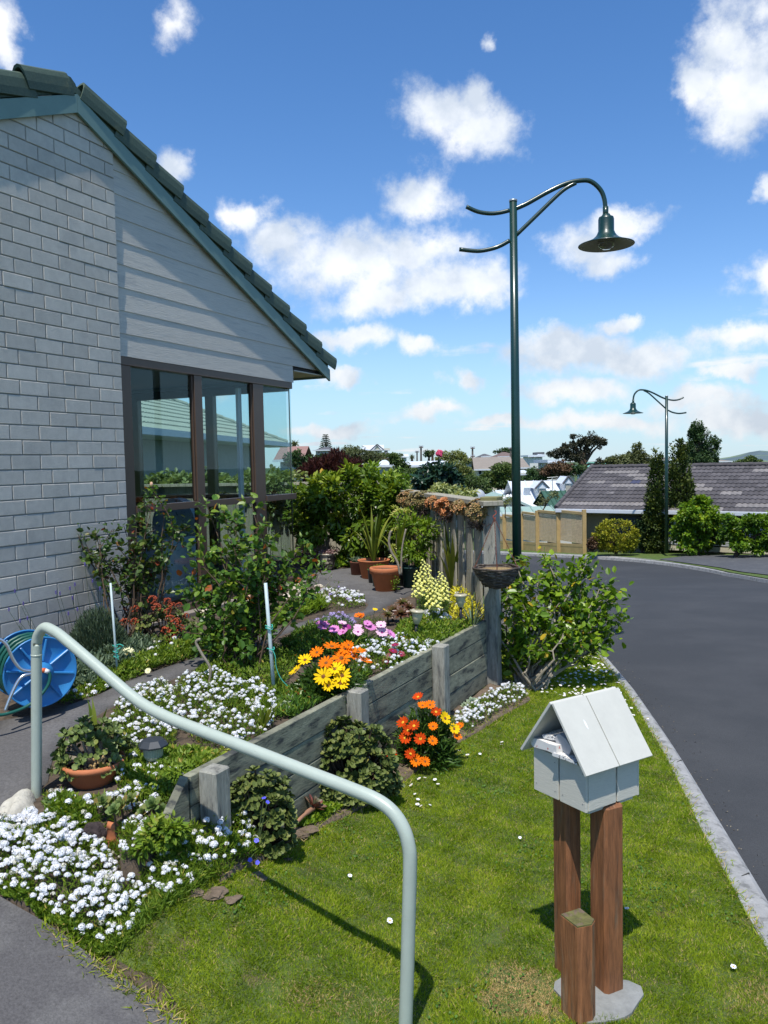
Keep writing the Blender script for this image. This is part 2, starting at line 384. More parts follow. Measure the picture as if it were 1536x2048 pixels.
GROUND = []
def ground(name, V, F, m, kind='structure', smooth=True, skirt=0.0):
    if skirt:
        from collections import Counter
        V = [tuple(v) for v in V]; E = Counter(); 
        for f in F:
            for i in range(len(f)): E[(f[i], f[(i+1) % len(f)])] += 1
        F = [tuple(f) for f in F]; mp = {}
        for (i, j) in list(E):
            if (j, i) in E: continue
            for q in (i, j):
                if q not in mp: mp[q] = len(V); V.append((V[q][0], V[q][1], V[q][2]-skirt))
            F.append((j, i, mp[i], mp[j]))
        V = np.array(V)
    o = obj(name, V, F, m, kind=kind, smooth=smooth, loc=(0, 0, 0)); GROUND.append((V, F)); return o
rs = np.random.default_rng(3)
def wob(x, y, a, s):
    return a*(np.sin(x*s+1.3*np.sin(y*s*0.7))+np.sin(y*s*1.31+x*s*0.6+2.0)+0.6*np.sin(x*s*2.3-y*s*1.9))/2.6
# big terrain sheet to the horizon
ys = np.concatenate([np.linspace(-60, -3, 8), np.linspace(0, 14, 15), np.linspace(16, 60, 23), np.linspace(66, 260, 34), np.geomspace(300, 9000, 14)])
xs = np.concatenate([-np.geomspace(9000, 90, 14), np.linspace(-80, 80, 81), np.geomspace(90, 9000, 14)])
gx, gy = np.meshgrid(xs, ys)
gz = Hf(gx, gy)-0.22; gz = np.where((gy < 11) & (gy > -2) & (gx < 0.5), gz-0.3, gz)
gz = gz+np.where(gy > 40, wob(gx, gy, 0.3, 0.11), 0)
V = np.stack([gx.ravel(), gy.ravel(), gz.ravel()], 1); nx = len(xs)
F = np.array([(r*nx+c, r*nx+c+1, (r+1)*nx+c+1, (r+1)*nx+c) for r in range(len(ys)-1) for c in range(nx-1)])
obj('ground', V, F, m_farground, kind='structure', loc=(0, 0, 0), smooth=True)

# kerb line by the lawn
KO = [(1620, 1985), (1575, 1890), (1536, 1812), (1492, 1726), (1444, 1641), (1389, 1556), (1327, 1456), (1273, 1378), (1218, 1313), (1167, 1262), (1140, 1238), (1112, 1217)]
KI = [(1625, 2090), (1570, 1970), (1526, 1880), (1478, 1798), (1437, 1725), (1388, 1630), (1327, 1500), (1276, 1422), (1239, 1364), (1190, 1303), (1146, 1262), (1120, 1241), (1095, 1220)]
def resample(P, n):
    P = [np.array(p) for p in P]; L = np.concatenate([[0], np.cumsum([np.linalg.norm(P[i+1]-P[i]) for i in range(len(P)-1)])])
    q = np.linspace(0, L[-1], n); return np.stack([np.interp(q, L, [p[k] for p in P]) for k in range(2)], 1)
def smooth_line(P, n, it=12):
    Q = resample(P, n)
    for _ in range(it): Q[1:-1] = 0.25*Q[:-2]+0.5*Q[1:-1]+0.25*Q[2:]
    return Q
ko = smooth_line([(2.7, 0.2), (2.35, 1.6)]+polyf(KO, lambda x, y: Hf(x, y)-0.02), 90)
ki = smooth_line([(2.45, 0.2), (2.12, 1.6)]+polyf(KI, Lf), 90)
V = []; F = []
for i in range(len(ko)):
    a = ki[i]; b = ko[i]; d = (b-a)/max(np.linalg.norm(b-a), 1e-6)
    b = a+d*0.185
    h = float(Hf(*a))
    for (p, z) in ((a-d*0.01, h-0.12), (a, h+0.008), (a+d*0.15, h-0.004), (b, h-0.022), (b+d*0.012, h-0.10)): V.append((p[0], p[1], z))
    ko[i] = b
for i in range(len(ko)-1):
    for k in range(4): F.append((i*5+k, i*5+k+1, (i+1)*5+k+1, (i+1)*5+k))
F = [f[::-1] for f in F]
ground('kerb', np.array(V), F, m_kerb, smooth=False)
jb = MB()
for i in range(6, len(ki)-2, 11):
    a = Vector((*ki[i], 0)); b_ = Vector((*ko[i], 0)); d_ = (b_-a).normalized(); h_ = float(Hf(*ki[i])); jb.box(a+d_*0.085+UP*(h_-0.0225), (0.150, 0.006, 0.045), (d_, Vector((-d_.y, d_.x, 0)), UP))
jb.build('kerb_joints', mat('kerb_joint', (0.05, 0.05, 0.045), 0.95), kind='structure')
# road: from the kerb to the far kerb
FK = [(820, 1099), (990, 1104), (1165, 1112), (1245, 1116), (1330, 1124), (1440, 1141), (1536, 1159), (1800, 1215)]
fk = smooth_line(polyf(FK, Hf), 40, 4)
road = [tuple(p) for p in ko[::3]]+[tuple(polyf([(990, 1180)], Hf)[0])]+[tuple(p) for p in fk]+[(16, 8), (12, 0)]
V, F = sheet(road, lambda x, y: Hf(x, y)-0.085, 0.9)
ground('road', V, F, m_road)
# far kerb, verge and driveway beyond the road
V = []; F = []
for i in range(len(fk)):
    p = fk[i]; q = fk[min(i+1, len(fk)-1)]-fk[max(i-1, 0)]; n = np.array([-q[1], q[0]]); n = n/np.linalg.norm(n); h = float(Hf(*p))
    for (s, z) in ((0, h-0.10), (0.02, h-0.01), (0.30, h+0.01), (0.32, h-0.1)): V.append((p[0]+n[0]*s, p[1]+n[1]*s, z))
for i in range(len(fk)-1):
    for k in range(3): F.append((i*4+k, i*4+k+1, (i+1)*4+k+1, (i+1)*4+k))
obj('kerb', V, [f[::-1] for f in F], m_kerb, kind='structure', loc=(0, 0, 0))
vg = [(p[0]+0.1, p[1]+0.3) for p in fk]
verge = vg+polyf([(1800, 1117), (1536, 1100), (1330, 1097), (1165, 1095), (990, 1094), (820, 1090)], Hf)
m_verge = mat('verge_grass', (0.075, 0.125, 0.018), 0.9, var=0.35, vs=8, bump=0.03, bs=20, col2=(0.10, 0.13, 0.03), c2s=2)
V, F = sheet(verge, lambda x, y: Hf(x, y)+0.012, 0.8); ground('verge', V, F, m_verge)
dr = polyf([(1318, 1120), (1440, 1137), (1536, 1152), (1800, 1200), (1800, 1122), (1536, 1111), (1440, 1112), (1370, 1114)], Hf)
V, F = sheet(dr, lambda x, y: Hf(x, y)+0.03, 1.0); ground('driveway', V, F, mat('asphalt_driveway', (0.075, 0.078, 0.083), 0.9, var=0.2, vs=14, col2=(0.095, 0.098, 0.1), c2s=3))
# side driveway seen between the stems of the shrub
sd = polyf([(1160, 1266), (1135, 1258), (1040, 1243), (1000, 1243), (1000, 1190), (1100, 1200), (1135, 1236)], Hf)
V, F = sheet(sd, lambda x, y: Hf(x, y)-0.02, 0.4); ground('footpath', V, F, m_asph, skirt=0.15)
# lawn
lb = [(ki[i][0], ki[i][1]) for i in range(0, len(ki)-6, 2)]
BANKEDGE = [(-60, 1750), (0, 1792), (100, 1850), (200, 1924), (290, 1985), (380, 2050)]
be = [(lambda p: (p.x, p.y))(onf(a, b, Rf)) for a, b in BANKEDGE]
rampfar = [(RP0.x+RN.x*0.42+RD.x*s, RP0.y+RN.y*0.42+RD.y*s) for s in (0.2, -0.6, -1.6, -3.0)]
wallfoot = [(RW0.x+RWD.x*s+RWN.x*0.02, RW0.y+RWD.y*s+RWN.y*0.02) for s in (RWL+0.25, RWL*0.5, 0.0, -0.25)]
lawn = lb+polyf([(1120, 1262), (1060, 1262), (1005, 1262)], Hf)+wallfoot+[be[2], be[3], be[4], be[5]]+rampfar+[(2.45, 0.2)]
def lawnz(x, y): return Lf(x, y)+wob(x, y, 0.008, 5.0)
V, F = sheet(lawn, lawnz, 0.12); ground('lawn', V, F, m_lawn)
LAWN = lawn
# ramp the photographer stands on
ramp = be[::-1]+[(be[0][0]-1.2, be[0][1]+0.9), (be[0][0]-3, be[0][1]-0.8), (-1.5, -0.6), (1.5, -1.2), (2.2, 0.2)]+rampfar[::-1]
V, F = sheet(ramp, lambda x, y: np.maximum(Rf(x, y), -0.4)+wob(x, y, 0.004, 9), 0.15); ground('ramp', V, F, m_asphdrive)
# upper garden soil
base0 = Wp(-1.9, 0.02, 0)
def rw(s, n): return (RW0.x+RWD.x*s+RWN.x*n, RW0.y+RWD.y*s+RWN.y*n)
FC = (RW1.x+RWD.x*0.10, RW1.y+RWD.y*0.10)          # fence corner
FE1 = at(830, 985, 9.7); FE1 = (FE1.x, FE1.y)
fd = Vector((FE1[0]-FC[0], FE1[1]-FC[1], 0)).normalized()
FE2 = (FC[0]+fd.x*4.6, FC[1]+fd.y*4.6)
up = [rw(-0.45, -0.03), rw(0, -0.03), rw(RWL, -0.03), (FC[0], FC[1]), FE2, (-6.5, 13.0), (-4.5, 9.0), tuple(Wp(-1.9, 0.0, 0)[:2]), tuple(Wp(-5, 0.0, 0)[:2]), (-3.6, 3.2)]+polyf([(-80, 1700), (30, 1640), (110, 1600), (230, 1612)], Uf)
def upz(x, y):
    x = np.asarray(x, float); y = np.asarray(y, float)
    d = np.clip(-((x-RW0.x)*RWN.x+(y-RW0.y)*RWN.y), 0, 9); s = (x-RW0.x)*RWD.x+(y-RW0.y)*RWD.y
    w = np.exp(-d/0.28)*np.clip((s+0.25)/0.3, 0, 1)*np.clip((RWL+0.6-s)/0.5, 0, 1)
    return (Uf(x, y)-0.018)*(1-w)+0.635*w+wob(x, y, 0.012, 7.0)
V, F = sheet(up, upz, 0.16); ground('garden_bed', V, F, m_soil, skirt=0.5)
# path and patio
PL = [(-200, 1455), (0, 1442), (60, 1430), (130, 1412), (200, 1388), (250, 1364), (330, 1336), (400, 1312), (470, 1290), (560, 1256), (620, 1238), (690, 1228), (728, 1222), (738, 1208), (726, 1194), (690, 1184), (640, 1176), (602, 1160)]
PRt = [(620, 1139), (700, 1136), (760, 1128), (830, 1126), (884, 1128), (880, 1165), (830, 1184), (790, 1202), (745, 1224), (690, 1240), (616, 1252), (560, 1268), (500, 1292), (430, 1326), (350, 1352), (285, 1380), (220, 1412), (150, 1450), (108, 1500), (95, 1560), (60, 1592), (30, 1612), (5, 1640), (-40, 1680), (-200, 1700)]
pa = polyf(PL, Uf)+polyf(PRt, Uf)
V, F = sheet(pa, lambda x, y: Uf(x, y)+0.0+wob(x, y, 0.004, 4), 0.2); ground('path', V, F, m_asph, skirt=0.08)
PATH = pa
# flower bank between the ramp edge and the upper bed
ctl = [(-60, 1750, .405), (0, 1792, .355), (100, 1850, .285), (200, 1924, .215), (290, 1985, .165), (380, 2050, .12),
       (-60, 1680, .50), (5, 1640, .485), (60, 1605, .50), (110, 1596, .505), (170, 1600, .51), (240, 1610, .50), (320, 1630, .50),
       (100, 1740, .42), (200, 1790, .33), (290, 1760, .30), (60, 1690, .46), (220, 1700, .40), (330, 1700, .34), (300, 1850, .17), (240, 1850, .25), (400, 1690, .22), (420, 1750, .10), (330, 1860, .10), (270, 1920, .14)]
P3 = [onz(a, b, c) for a, b, c in ctl]
r_ = geometry.delaunay_2d_cdt([Vector((p.x, p.y)) for p in P3], [], [], 0, 1e-5)
from mathutils import geometry as _g
CZ = np.array([(p.x, p.y, p.z) for p in P3])
TRI = [tuple(f) for f in r_[2]]
def bankz(x, y):
    x = np.atleast_1d(np.asarray(x, float)); y = np.atleast_1d(np.asarray(y, float))
    d2 = (x[:, None]-CZ[None, :, 0])**2+(y[:, None]-CZ[None, :, 1])**2; w = 1/(d2+0.0008)**2
    return (w*CZ[None, :, 2]).sum(1)/w.sum(1)
hull = [P3[i] for i in (0, 1, 2, 3, 4, 5, 24, 23, 22, 21, 12, 11, 10, 9, 8, 7, 6)]
V, F = sheet([(p.x, p.y) for p in hull], lambda x, y: bankz(x, y)+wob(x, y, 0.012, 13), 0.06)
ground('flower_bank', V, F, m_soil, skirt=0.15)
# soil strip in front of the retaining wall
sp = polyf([(425, 1690), (440, 1772), (500, 1735), (570, 1700), (650, 1650), (760, 1600), (850, 1530), (930, 1480), (1010, 1430), (1060, 1402), (1040, 1365), (1000, 1362)], Lf)
soilstrip = sp+[rw(RWL+0.1, 0.02), rw(RWL*0.6, 0.02), rw(RWL*0.3, 0.02), rw(0, 0.02)]
V, F = sheet(soilstrip, lambda x, y: Lf(x, y)+0.018+wob(x, y, 0.012, 17), 0.07); ground('soil_edge', V, F, m_drysoil, skirt=0.05)
STRIP = soilstrip

_GV = []; _GF = []
for V, F in GROUND:
    o = len(_GV); _GV += [tuple(v) for v in V]; _GF += [tuple(i+o for i in f) for f in F]
BVH = BVHTree.FromPolygons(_GV, _GF)
def gp(px, py):
    h = BVH.ray_cast(EYE, ray(px, py).normalized(), 200)
    return h[0] if h[0] is not None else onz(px, py, 0)
def gz(x, y, top=None):
    h = BVH.ray_cast(Vector((x, y, top if top is not None else 3.0)), Vector((0, 0, -1)), 30)
    return h[0].z if h[0] is not None else float(Hf(x, y))
def px2m(p): return (p.y)/FOC     # metres per photo pixel at a point

# ------------------------------------------------------------------ the house
m_brick = mat('painted_brick', (0.56, 0.525, 0.455), 0.8, var=0.10, vs=14, rnd=0.10, bump=0.0022, bs=110, bdet=6, col2=(0.49, 0.465, 0.41), c2=(0.5, 0.7), c2s=3.2)
m_mortar = mat('mortar', (0.33, 0.325, 0.31), 0.9, var=0.1, bump=0.001, bs=90)
m_board = mat('painted_weatherboard', (0.58, 0.545, 0.475), 0.62, var=0.10, vs=5, rnd=0.04, bump=0.0035, bs=11, bdet=9, stretch=(1.2, 1.2, 18), col2=(0.45, 0.44, 0.40), c2=(0.52, 0.7), c2s=1.2)
m_barge = mat('barge_paint', (0.17, 0.27, 0.235), 0.5, var=0.06, vs=8)
m_tile = mat('green_roof_tile', (0.055, 0.088, 0.062), 0.68, var=0.22, vs=60, bump=0.0012, bs=180, rnd=0.12, col2=(0.10, 0.12, 0.07), c2=(0.55, 0.72), c2s=9)
m_frame = mat('bronze_aluminium', (0.12, 0.078, 0.055), 0.38, metal=0.25, var=0.08)
m_soffit = mat('soffit_paint', (0.55, 0.53, 0.45), 0.7)
m_glass = glassmat('window_glass', (0.86, 0.93, 0.93), 1.15)
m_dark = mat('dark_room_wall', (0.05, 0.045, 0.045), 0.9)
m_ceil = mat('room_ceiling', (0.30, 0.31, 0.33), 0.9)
m_cream = mat('curtain', (0.7, 0.72, 0.72), 0.9)
house = thing('house', 'grey painted brick house end with weatherboard gable, green roof tiles and a glazed corner', 'house', Wp(0.5, 0, 0.72))
tA, zA = onwall(155, 225, 0.03); tE, zE = onwall(655, 757, 0.03)      # underside of the barge: apex and eave
SL = (zA-zE)/(tE-tA)
def roofz(tt): return zA-SL*abs(tt-tA)
tC = onwall(592, 900)[0]                                            # glazed corner
zH = onwall(252, 712)[1]; zB = 0.76; zT = onwall(330, 1015)[1]
print('house', tA, zA, tE, zE, SL, tC, zH, zT)
# backing wall of mortar behind the bricks, following the gable
TL = -5.2
pl_ = [Wp(TL, -0.009, 0.3), Wp(0.0, -0.009, 0.3), Wp(0.0, -0.009, roofz(0)+0.06), Wp(tA, -0.009, zA+0.06), Wp(TL, -0.009, roofz(TL)+0.06)]
MB().prism(pl_, -NRM*0.15).build('mortar_wall', m_mortar, house)
BL, BH, JT = 0.2515, 0.1045, 0.0085
def brick_mesh(length):
    V, F = chamfer_box((length, 0.09, BH-JT), 0.0028)
    V = [tuple(DIR*v[0]+NRM*v[1]+UP*v[2]) for v in V]
    me = make_mesh('brick', V, F, m_brick); return me
bm_full = brick_mesh(BL-JT); bm_half = brick_mesh(BL*0.40-JT); nb = 0
row = 0; z = 0.70; rest = MB()
while z < zA+0.1:
    e = 0.0 if row % 2 == 0 else BL*0.40; first = e > 0
    tt = 0.0
    items = []
    if first: items.append((-(BL*0.40)/2, True)); tt = -BL*0.40
    while tt > -5.1:
        items.append((tt-BL/2, False)); tt -= BL
    for (c, half) in items:
        if z+BH*0.5 > roofz(c)+0.11 - 0.0: continue
        p = Wp(c, -0.045+random.uniform(-0.0012, 0.0012), z+BH/2)
        if c > -1.28 and nb < 300:
            o = link_mesh('brick', bm_half if half else bm_full, house, loc=p); nb += 1
        else: rest.box(p, ((BL*0.40 if half else BL)-JT, 0.09, BH-JT), (DIR, NRM, UP))
    z += BH; row += 1
rest.build('brick', m_brick, house, kind='stuff')
print('bricks', nb)
# weatherboards right of the brickwork
RB = 0.022      # recess
zb = zH+0.02; k = 0; EX = (onwall(250, 414)[1]-onwall(250, 688)[1])/6
z = zb-0.02
tEnd = tC+0.02; zSof = onwall(600, 741)[1]
while True:
    z0 = z; z1 = z+EX+0.02
    if z0 > roofz(0)+0.1: break
    lim = 99 if z0 > zSof-0.03 else tEnd
    def tr_(zz): return min(lim, tA+(zA+0.04-zz)/SL)
    a, b = tr_(z0), tr_(z1)
    if b < 0.02: b = 0.02
    V = [Wp(0.0, -RB+0.002, z0), Wp(a, -RB+0.002, z0), Wp(b, -RB-0.005, z1), Wp(0.0, -RB-0.005, z1),
         Wp(0.0, -RB-0.005, z0), Wp(a, -RB-0.005, z0), Wp(b, -RB-0.018, z1), Wp(0.0, -RB-0.018, z1)]
    MB().add(V, [(0, 1, 2, 3), (7, 6, 5, 4), (4, 5, 1, 0), (3, 2, 6, 7), (1, 5, 6, 2), (4, 0, 3, 7)]).build('weatherboard', m_board, house)
    z += EX; k += 1
pl_ = [Wp(0.001, -RB-0.03, zH), Wp(tEnd, -RB-0.03, zH), Wp(tEnd, -RB-0.03, zSof+0.01), Wp(tA+(zA-zSof)/SL, -RB-0.03, zSof+0.01), Wp(0.001, -RB-0.03, roofz(0)+0.05)]
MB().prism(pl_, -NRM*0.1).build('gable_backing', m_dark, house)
# side (return) fascia above the side glazing
SD = -NRM                                                       # inwards along the side wall
for zz, h in ((zH, 0.26),):
    MB().box(Wp(tC+0.03, -RB-0.04-2.2, zz+h/2), (0.03, 4.4, h), (DIR, NRM, UP)).build('side_fascia', m_board, house)
# roof: two slabs, barge boards, caps
def slab(t0, t1, n0, n1, dz0, dz1, name, m):
    p = [Wp(t0, n0, roofz(t0)+dz0), Wp(t1, n0, roofz(t1)+dz0), Wp(t1, n0, roofz(t1)+dz1), Wp(t0, n0, roofz(t0)+dz1)]
    return MB().prism(p, NRM*(n1-n0)).build(name, m, house)
tW = tE+0.0
slab(tA, tW, 0.02, -9.0, 0.145, 0.20, 'roof', m_tile)
slab(tA, -5.2, 0.02, -9.0, 0.145, 0.20, 'roof', m_tile)
bz = onwall(155, 189, 0.03)[1]-zA
slab(tA+0.001, tW+0.06, 0.034, 0.012, 0.0, bz, 'barge_board', m_barge)
slab(tA-0.001, -5.2, 0.034, 0.012, 0.0, bz, 'barge_board', m_barge)

# eave: soffit of the side overhang and fascia end
MB().hexa([Wp(tC+0.05, -0.025, zSof-0.012), Wp(tW, -0.025, zSof-0.012), Wp(tW, -4.4, zSof-0.012), Wp(tC+0.05, -4.4, zSof-0.012)],
          [Wp(tC+0.05, -0.025, zSof), Wp(tW, -0.025, zSof), Wp(tW, -4.4, zSof), Wp(tC+0.05, -4.4, zSof)]).build('soffit', m_soffit, house)
MB().box(Wp(tW+0.012, -2.2, zE+0.09), (0.02, 4.46, 0.17), (DIR, NRM, UP)).build('fascia', m_barge, house)
def barge_tile(t0, t1, sgn):
    """one cap over the verge: rounded top, lip hanging over the barge board; lower end lifted over the next"""
    tdir = (Wp(t1, 0, roofz(t1))-Wp(t0, 0, roofz(t0))); Lg = tdir.length; tdir.normalize(); up = NRM.cross(tdir) if sgn > 0 else tdir.cross(NRM)
    if up.z < 0: up = -up
    prof = [(0.036, 0.145), (0.044, 0.148), (0.047, 0.20), (0.044, 0.262), (0.032, 0.298), (0.010, 0.312), (-0.02, 0.305), (-0.06, 0.27), (-0.12, 0.24), (-0.12, 0.22), (-0.06, 0.25), (-0.02, 0.285), (0.010, 0.292), (0.022, 0.280), (0.034, 0.25), (0.038, 0.20)]
    k = len(prof); V = []; base = Wp(t0, 0, roofz(t0))
    for (s, lift, sc) in ((-0.02, -0.005, 0.86), (Lg*0.5, 0.022, 1.02), (Lg+0.045, 0.055, 1.20)):
        for (n, h) in prof: V.append(base+tdir*s+NRM*(n*sc if n > 0 else n)+up*(h-0.03+lift))
    F = [(i*k+j, i*k+(j+1) % k, (i+1)*k+(j+1) % k, (i+1)*k+j) for i in range(2) for j in range(k)]
    F += [tuple(range(k)), tuple(2*k+j for j in range(k))]
    if sgn < 0: F = [f[::-1] for f in F]
    b = MB().add(V, F).build('barge_tile', m_tile, house); return b
NT_ = 11; dt = (tW+0.05-tA)/NT_
for i in range(NT_): barge_tile(tA+dt*i, tA+dt*(i+1), 1)
for i in range(8): barge_tile(tA-dt*i, tA-dt*(i+1), -1)
# ridge cap seen end-on
MB().tube([Wp(tA, -0.05-0.5*i, zA+0.20) for i in range(2)], 0.09, 10).build('ridge_cap', m_tile, house)
# ---- windows on the gable wall
FR = -0.06
def post(t0, t1, n0, n1, z0, z1, parent, name='mullion', m=m_frame):
    c = Wp((t0+t1)/2, (n0+n1)/2, (z0+z1)/2)
    return MB().box(c, (t1-t0, abs(n1-n0), z1-z0), (DIR, NRM, UP), 0.002).build(name, m, parent)
def T_(px, py=900): return onwall(px, py, FR)[0]
t1, t2, t3, t4 = T_(262), T_(388), T_(403), T_(505); t5, t6 = T_(525), tC
W1 = MB().box(Wp((0.0+tC)/2, FR, zH-0.035), (tC, 0.07, 0.07), (DIR, NRM, UP), 0.003).build('window', m_frame, house, loc=Wp(0, FR, zB))
post(0.002, t1, FR-0.03, FR+0.03, zB, zH-0.071, W1, 'frame')
post(t2, t3, FR-0.02, FR+0.03, zB, zH-0.071, W1); post(t4, t5, FR-0.02, FR+0.03, zB, zH-0.071, W1)
# sash frames left of each mullion stand proud
post(t2-0.02, t2-0.002, FR-0.02, FR+0.015, zT+0.035, zH-0.072, W1, 'sash'); post(t4-0.02, t4-0.002, FR-0.02, FR+0.015, zT+0.035, zH-0.072, W1, 'sash')
for (a, b) in ((t1+0.001, t2-0.001), (t3+0.001, t4-0.001), (t5+0.001, t6+0.02)):
    post(a, b, FR-0.035, FR+0.04, zT-0.03, zT+0.03, W1, 'transom')
    post(a, b, FR-0.035, FR+0.05, zB, zB+0.055, W1, 'sill')
    MB().box(Wp((a+b)/2, FR-0.005, (zT+0.03+zH-0.07)/2), (b-a-0.002, 0.006, zH-0.07-zT-0.032), (DIR, NRM, UP)).build('pane', m_glass, W1)
    MB().box(Wp((a+b)/2, FR-0.005, (zB+0.055+zT-0.03)/2), (b-a-0.002, 0.006, zT-0.03-zB-0.057), (DIR, NRM, UP)).build('pane', m_glass, W1)
MB().box(Wp(tC+0.012, FR-0.02, (zB+zH)/2), (0.006, 0.012, zH-zB-0.1), (DIR, NRM, UP)).build('glass_joint', m_frame, W1)
# side glazing running away from the corner
W2 = MB().box(Wp(tC, FR-0.04-2.1, zH-0.045), (0.07, 4.2, 0.09), (DIR, NRM, UP), 0.003).build('side_window', m_frame, house, loc=Wp(tC, FR, zB))
SW = [0.05, 1.08, 2.2, 3.3, 4.2]
for a in SW[1:]:
    MB().box(Wp(tC, FR-a, (zB+zH-0.09)/2), (0.075, 0.11, zH-0.09-zB), (DIR, NRM, UP), 0.003).build('mullion', m_frame, W2)
for i in range(4):
    a = SW[i]+(0.056 if i else 0.0); b = SW[i+1]-0.056; c = (a+b)/2
    MB().box(Wp(tC, FR-c, zT), (0.06, b-a, 0.05), (DIR, NRM, UP), 0.003).build('transom', m_frame, W2)
    MB().box(Wp(tC, FR-c, zB+0.04), (0.06, b-a, 0.08), (DIR, NRM, UP), 0.003).build('sill', m_frame, W2)
    for (q0, q1) in ((zB+0.081, zT-0.026), (zT+0.026, zH-0.091)):
        MB().box(Wp(tC, FR-c, (q0+q1)/2), (0.006, b-a-0.004, q1-q0), (DIR, NRM, UP)).build('pane', m_glass, W2)
# a pale curtain edge drawn back by the second mullion
MB().box(Wp(t4-0.02, FR-0.14, (zB+zH)/2-0.04), (0.06, 0.03, zH-zB-0.14), (DIR, NRM, UP)).build('curtain', m_cream, house)
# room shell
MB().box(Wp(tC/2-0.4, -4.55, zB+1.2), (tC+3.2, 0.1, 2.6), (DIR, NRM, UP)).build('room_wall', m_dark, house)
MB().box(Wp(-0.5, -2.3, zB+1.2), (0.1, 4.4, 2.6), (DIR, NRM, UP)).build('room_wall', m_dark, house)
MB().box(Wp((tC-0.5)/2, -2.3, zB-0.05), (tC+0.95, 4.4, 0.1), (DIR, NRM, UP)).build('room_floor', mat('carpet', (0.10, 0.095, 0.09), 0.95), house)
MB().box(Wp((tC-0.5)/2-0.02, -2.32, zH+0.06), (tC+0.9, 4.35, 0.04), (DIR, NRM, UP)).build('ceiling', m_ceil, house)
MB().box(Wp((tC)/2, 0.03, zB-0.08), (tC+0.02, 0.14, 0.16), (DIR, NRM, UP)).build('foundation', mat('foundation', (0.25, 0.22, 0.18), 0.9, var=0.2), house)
# ------------------------------------------------------------------ hard things in the garden
m_sleeper = mat('weathered_sleeper', (0.25, 0.25, 0.175), 0.88, var=0.55, vs=3.0, rnd=0.14, bump=0.004, bs=9, bdet=9, col2=(0.035, 0.038, 0.036), c2=(0.46, 0.66), c2s=1.5, stretch=(4, 4, 14))
m_sleeperdark = mat('sleeper_post_wood', (0.30, 0.295, 0.25), 0.9, var=0.40, vs=4, rnd=0.12, bump=0.004, bs=10, bdet=8, col2=(0.10, 0.10, 0.09), c2=(0.5, 0.66), c2s=2.0, stretch=(14, 14, 2.5))
m_paling = mat('weathered_paling', (0.40, 0.37, 0.29), 0.9, var=0.28, vs=5, rnd=0.16, bump=0.004, bs=14, bdet=6, col2=(0.26, 0.26, 0.18), c2=(0.5, 0.66), c2s=1.5, stretch=(26, 26, 1.2))
m_rail_paint = mat('handrail_paint', (0.43, 0.49, 0.415), 0.38, var=0.05, vs=14, bump=0.0005, bs=220, coat=0.2, col2=(0.20, 0.15, 0.10), c2=(0.71, 0.735), c2s=42)
m_concrete = mat('old_concrete', (0.50, 0.475, 0.40), 0.95, var=0.2, vs=30, bump=0.006, bs=60, bdet=8, col2=(0.3, 0.29, 0.26), c2=(0.6, 0.66), c2s=40)
m_concrete2 = mat('grey_concrete', (0.25, 0.26, 0.25), 0.95, var=0.2, vs=20, bump=0.003, bs=60)

# handrail
rail = thing('handrail', 'pale green painted tube handrail running down beside the flower bank to the lawn', 'handrail', RP1)
def rp(px, py): return onvert(px, py, RP0, RP1)[0]
pts = [rp(73, 1650), rp(73, 1500), rp(73, 1310), rp(74, 1282), rp(79, 1266), rp(90, 1255), rp(106, 1261), rp(125, 1274), rp(180, 1321), rp(230, 1364), rp(262, 1391), rp(290, 1411), rp(325, 1430), rp(370, 1449),
       rp(500, 1499), rp(620, 1546), rp(710, 1581), rp(755, 1601), rp(785, 1624), rp(806, 1655), rp(817, 1690), rp(820, 1730), rp(817, 1850), rp(814, 1960), rp(809, 2110)]
def crom(P, m=5):
    out = []
    for i in range(len(P)-1):
        a, b, c, d = P[max(i-1, 0)], P[i], P[i+1], P[min(i+2, len(P)-1)]
        for k in range(m):
            u = k/m; out.append(0.5*((2*b)+(c-a)*u+(2*a-5*b+4*c-d)*u*u+(3*b-a-3*c+d)*u**3))
    return out+[P[-1]]
MB().tube(crom(pts[:], 4), 0.0245, 20).build('rail_tube', m_rail_paint, rail, smooth=True)
c = rp(73, 1310); MB().tube([c-UP*0.004, c+UP*0.004], 0.0256, 20).build('weld', m_rail_paint, rail, smooth=True)
f0 = onz(42, 1606, 0.49)
MB().blob((f0.x+0.01, f0.y-0.06, 0.40), (0.11, 0.15, 0.13), 5, 0.25, 4).build('concrete_footing', m_concrete, smooth=True)
tag(bpy.data.objects['concrete_footing'], 'pale rough concrete lump holding the upper foot of the handrail', 'concrete footing')

# retaining wall: four boards high in three bays, posts in front
wall = thing('retaining_wall', 'weathered timber sleeper retaining wall between raised flower bed and lawn', 'retaining wall', (RW0.x, RW0.y, 0.1))
bounds = [-0.07, 1.36*RWL/3.85, 2.71*RWL/3.85, RWL+0.02]
TOPW = 0.69
for b in range(3):
    s0, s1 = bounds[b], bounds[b+1]
    for k in range(4):
        z1 = TOPW-0.142*k; c = Vector((RW0.x, RW0.y, 0))+RWD*((s0+s1)/2)-RWN*(0.022+random.uniform(-0.003, 0.003))
        MB().box((c.x, c.y, z1-0.069), (s1-s0-0.006, 0.046, 0.137), (RWD, RWN, UP), 0.004).build('board', m_sleeper, wall)
